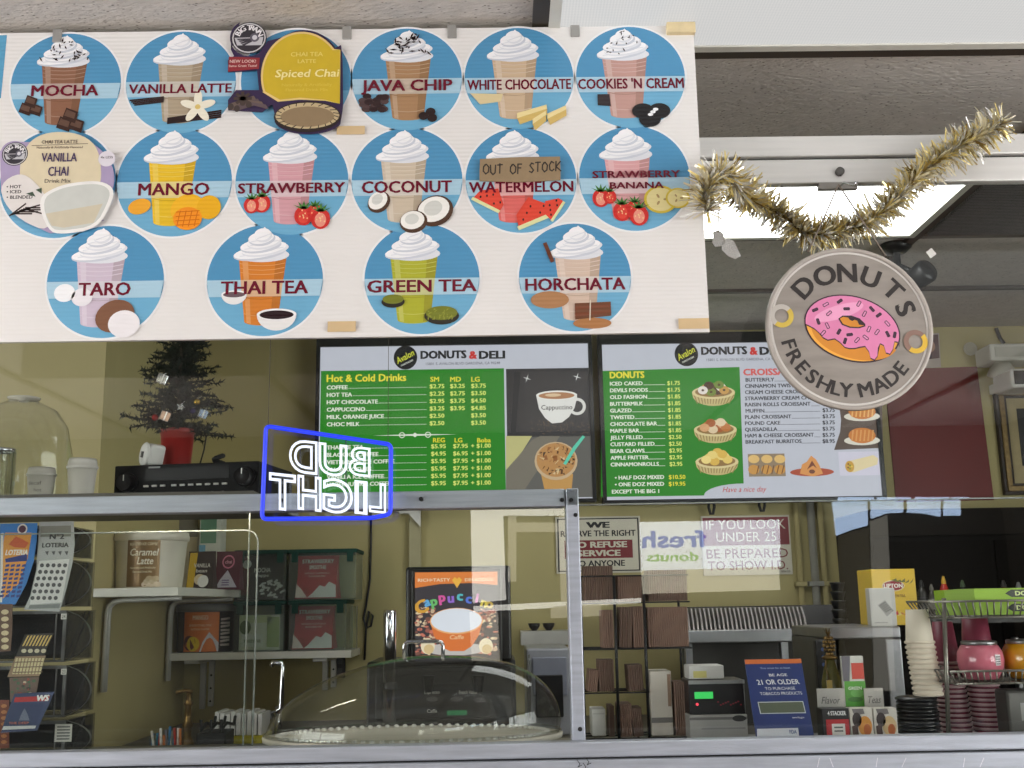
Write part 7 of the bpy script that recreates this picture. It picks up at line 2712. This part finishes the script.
tag(MB().tube(q, .008, BLK, 8).build('short_cable', loc=q[0]), 'short black cable running from the ceiling to the emergency light', 'cable')
# picture frame
DPF = DB - .03
a, b, z0, z1 = span(1000, 386.5, 1085, 494, DPF)
t = thing('picture_frame', 'gilt and black framed picture on the back wall at the right edge', 'picture', ((a + b) / 2, DPF, z0))
w = .04
FG, FK = mat('gilt_frame', (122, 100, 60), .4, .5, .25, 60), mat('frame_dark', (52, 42, 34), .5, .1, .1)
for nm, k0, k1, mm_ in (('outer_moulding', 0, .014, FK), ('gilt_moulding', .014, .036, FG), ('inner_moulding', .036, .046, FK)):
    m = MB()
    for q in ((a + k0, b - k0, z0 + k0, z0 + k1), (a + k0, b - k0, z1 - k1, z1 - k0), (a + k0, a + k1, z0 + k1, z1 - k1), (b - k1, b - k0, z0 + k1, z1 - k1)):
        m.box(q[0], q[1], DPF + (0 if mm_ is FG else .004), DB - .001, q[2], q[3], mm_, .002)
    part(m, nm, t)
part(MB().box(a + .046, b - .046, DPF + .016, DB - .001, z0 + .046, z1 - .046, mat('picture_mat', (186, 170, 128), .7)), 'mat_board', t)
part(MB().box(a + .09, b - .09, DPF + .014, DPF + .016, z0 + .12, z1 - .09, mat('picture_dark', (34, 34, 32), .4, 0, .5, 6)), 'image', t)
# conduits
for x, r, mm_, lab in ((812.5, .016, mat('conduit_silver', (168, 166, 156), .4, .15), 'silver conduit pipe on the back wall, thickest of the three'), (798, .012, OLIVED, 'olive painted conduit left of the silver one'), (822, .012, OLIVED, 'olive painted conduit right of the silver one')):
    c = X(x, DB - .02, 540)
    t = thing('wall_conduit', lab, 'pipe', (c, DB - .02, ZW), 'conduits on the back wall')
    part(MB().cyl((c, DB - .021, ZW), (c, DB - .021, H), r, mm_, n=14), 'pipe', t)
    for z in (1.55, 2.0):
        part(MB().box(c - r * 1.9, c + r * 1.9, DB - .024 - r, DB - .001, z, z + .02, mm_, .002), 'strap', t)
# black ceiling speaker camera
p = P(896, 250, 3.42)
t = thing('ceiling_camera', 'black swivel camera hanging from the ceiling right behind the donut sign', 'camera', (p.x, 3.42, H))
zt2 = H
m = MB().lathe([(0, 0), (.05, 0), (.05, -.012), (.03, -.03), (.012, -.034), (.012, -.07), (0, -.07)], BLK, (p.x, 3.42, H - .001), 24)
part(m, 'mount', t)
q = P(920, 276, 3.38)
mm = MB(); mm.T = Matrix.Translation(q) @ Matrix.Rotation(radians(70), 4, 'X') @ Matrix.Rotation(radians(25), 4, 'Y')
mm.lathe([(0, -.05), (.03, -.045), (.036, -.02), (.04, .03), (.034, .04), (0, .042)], BLK, n=26)
part(mm, 'head', t)
part(MB().tube([(p.x, 3.42, H - .07), (p.x + .03, 3.41, H - .09), q], .009, BLK, 8), 'arm', t)
# little marks on the upper glass
p = P(931, 253, 2.1485)
tag(MB().prism([P(x, y, 2.1485) for x, y in ((926, 252), (931.5, 248), (936.5, 254), (930.5, 258.5))], (0, .001, 0), mat('sticker_white', (226, 224, 218), .5)).build('glass_sticker', loc=p), 'small white square sticker on the upper glass right of the donut sign', 'sticker')
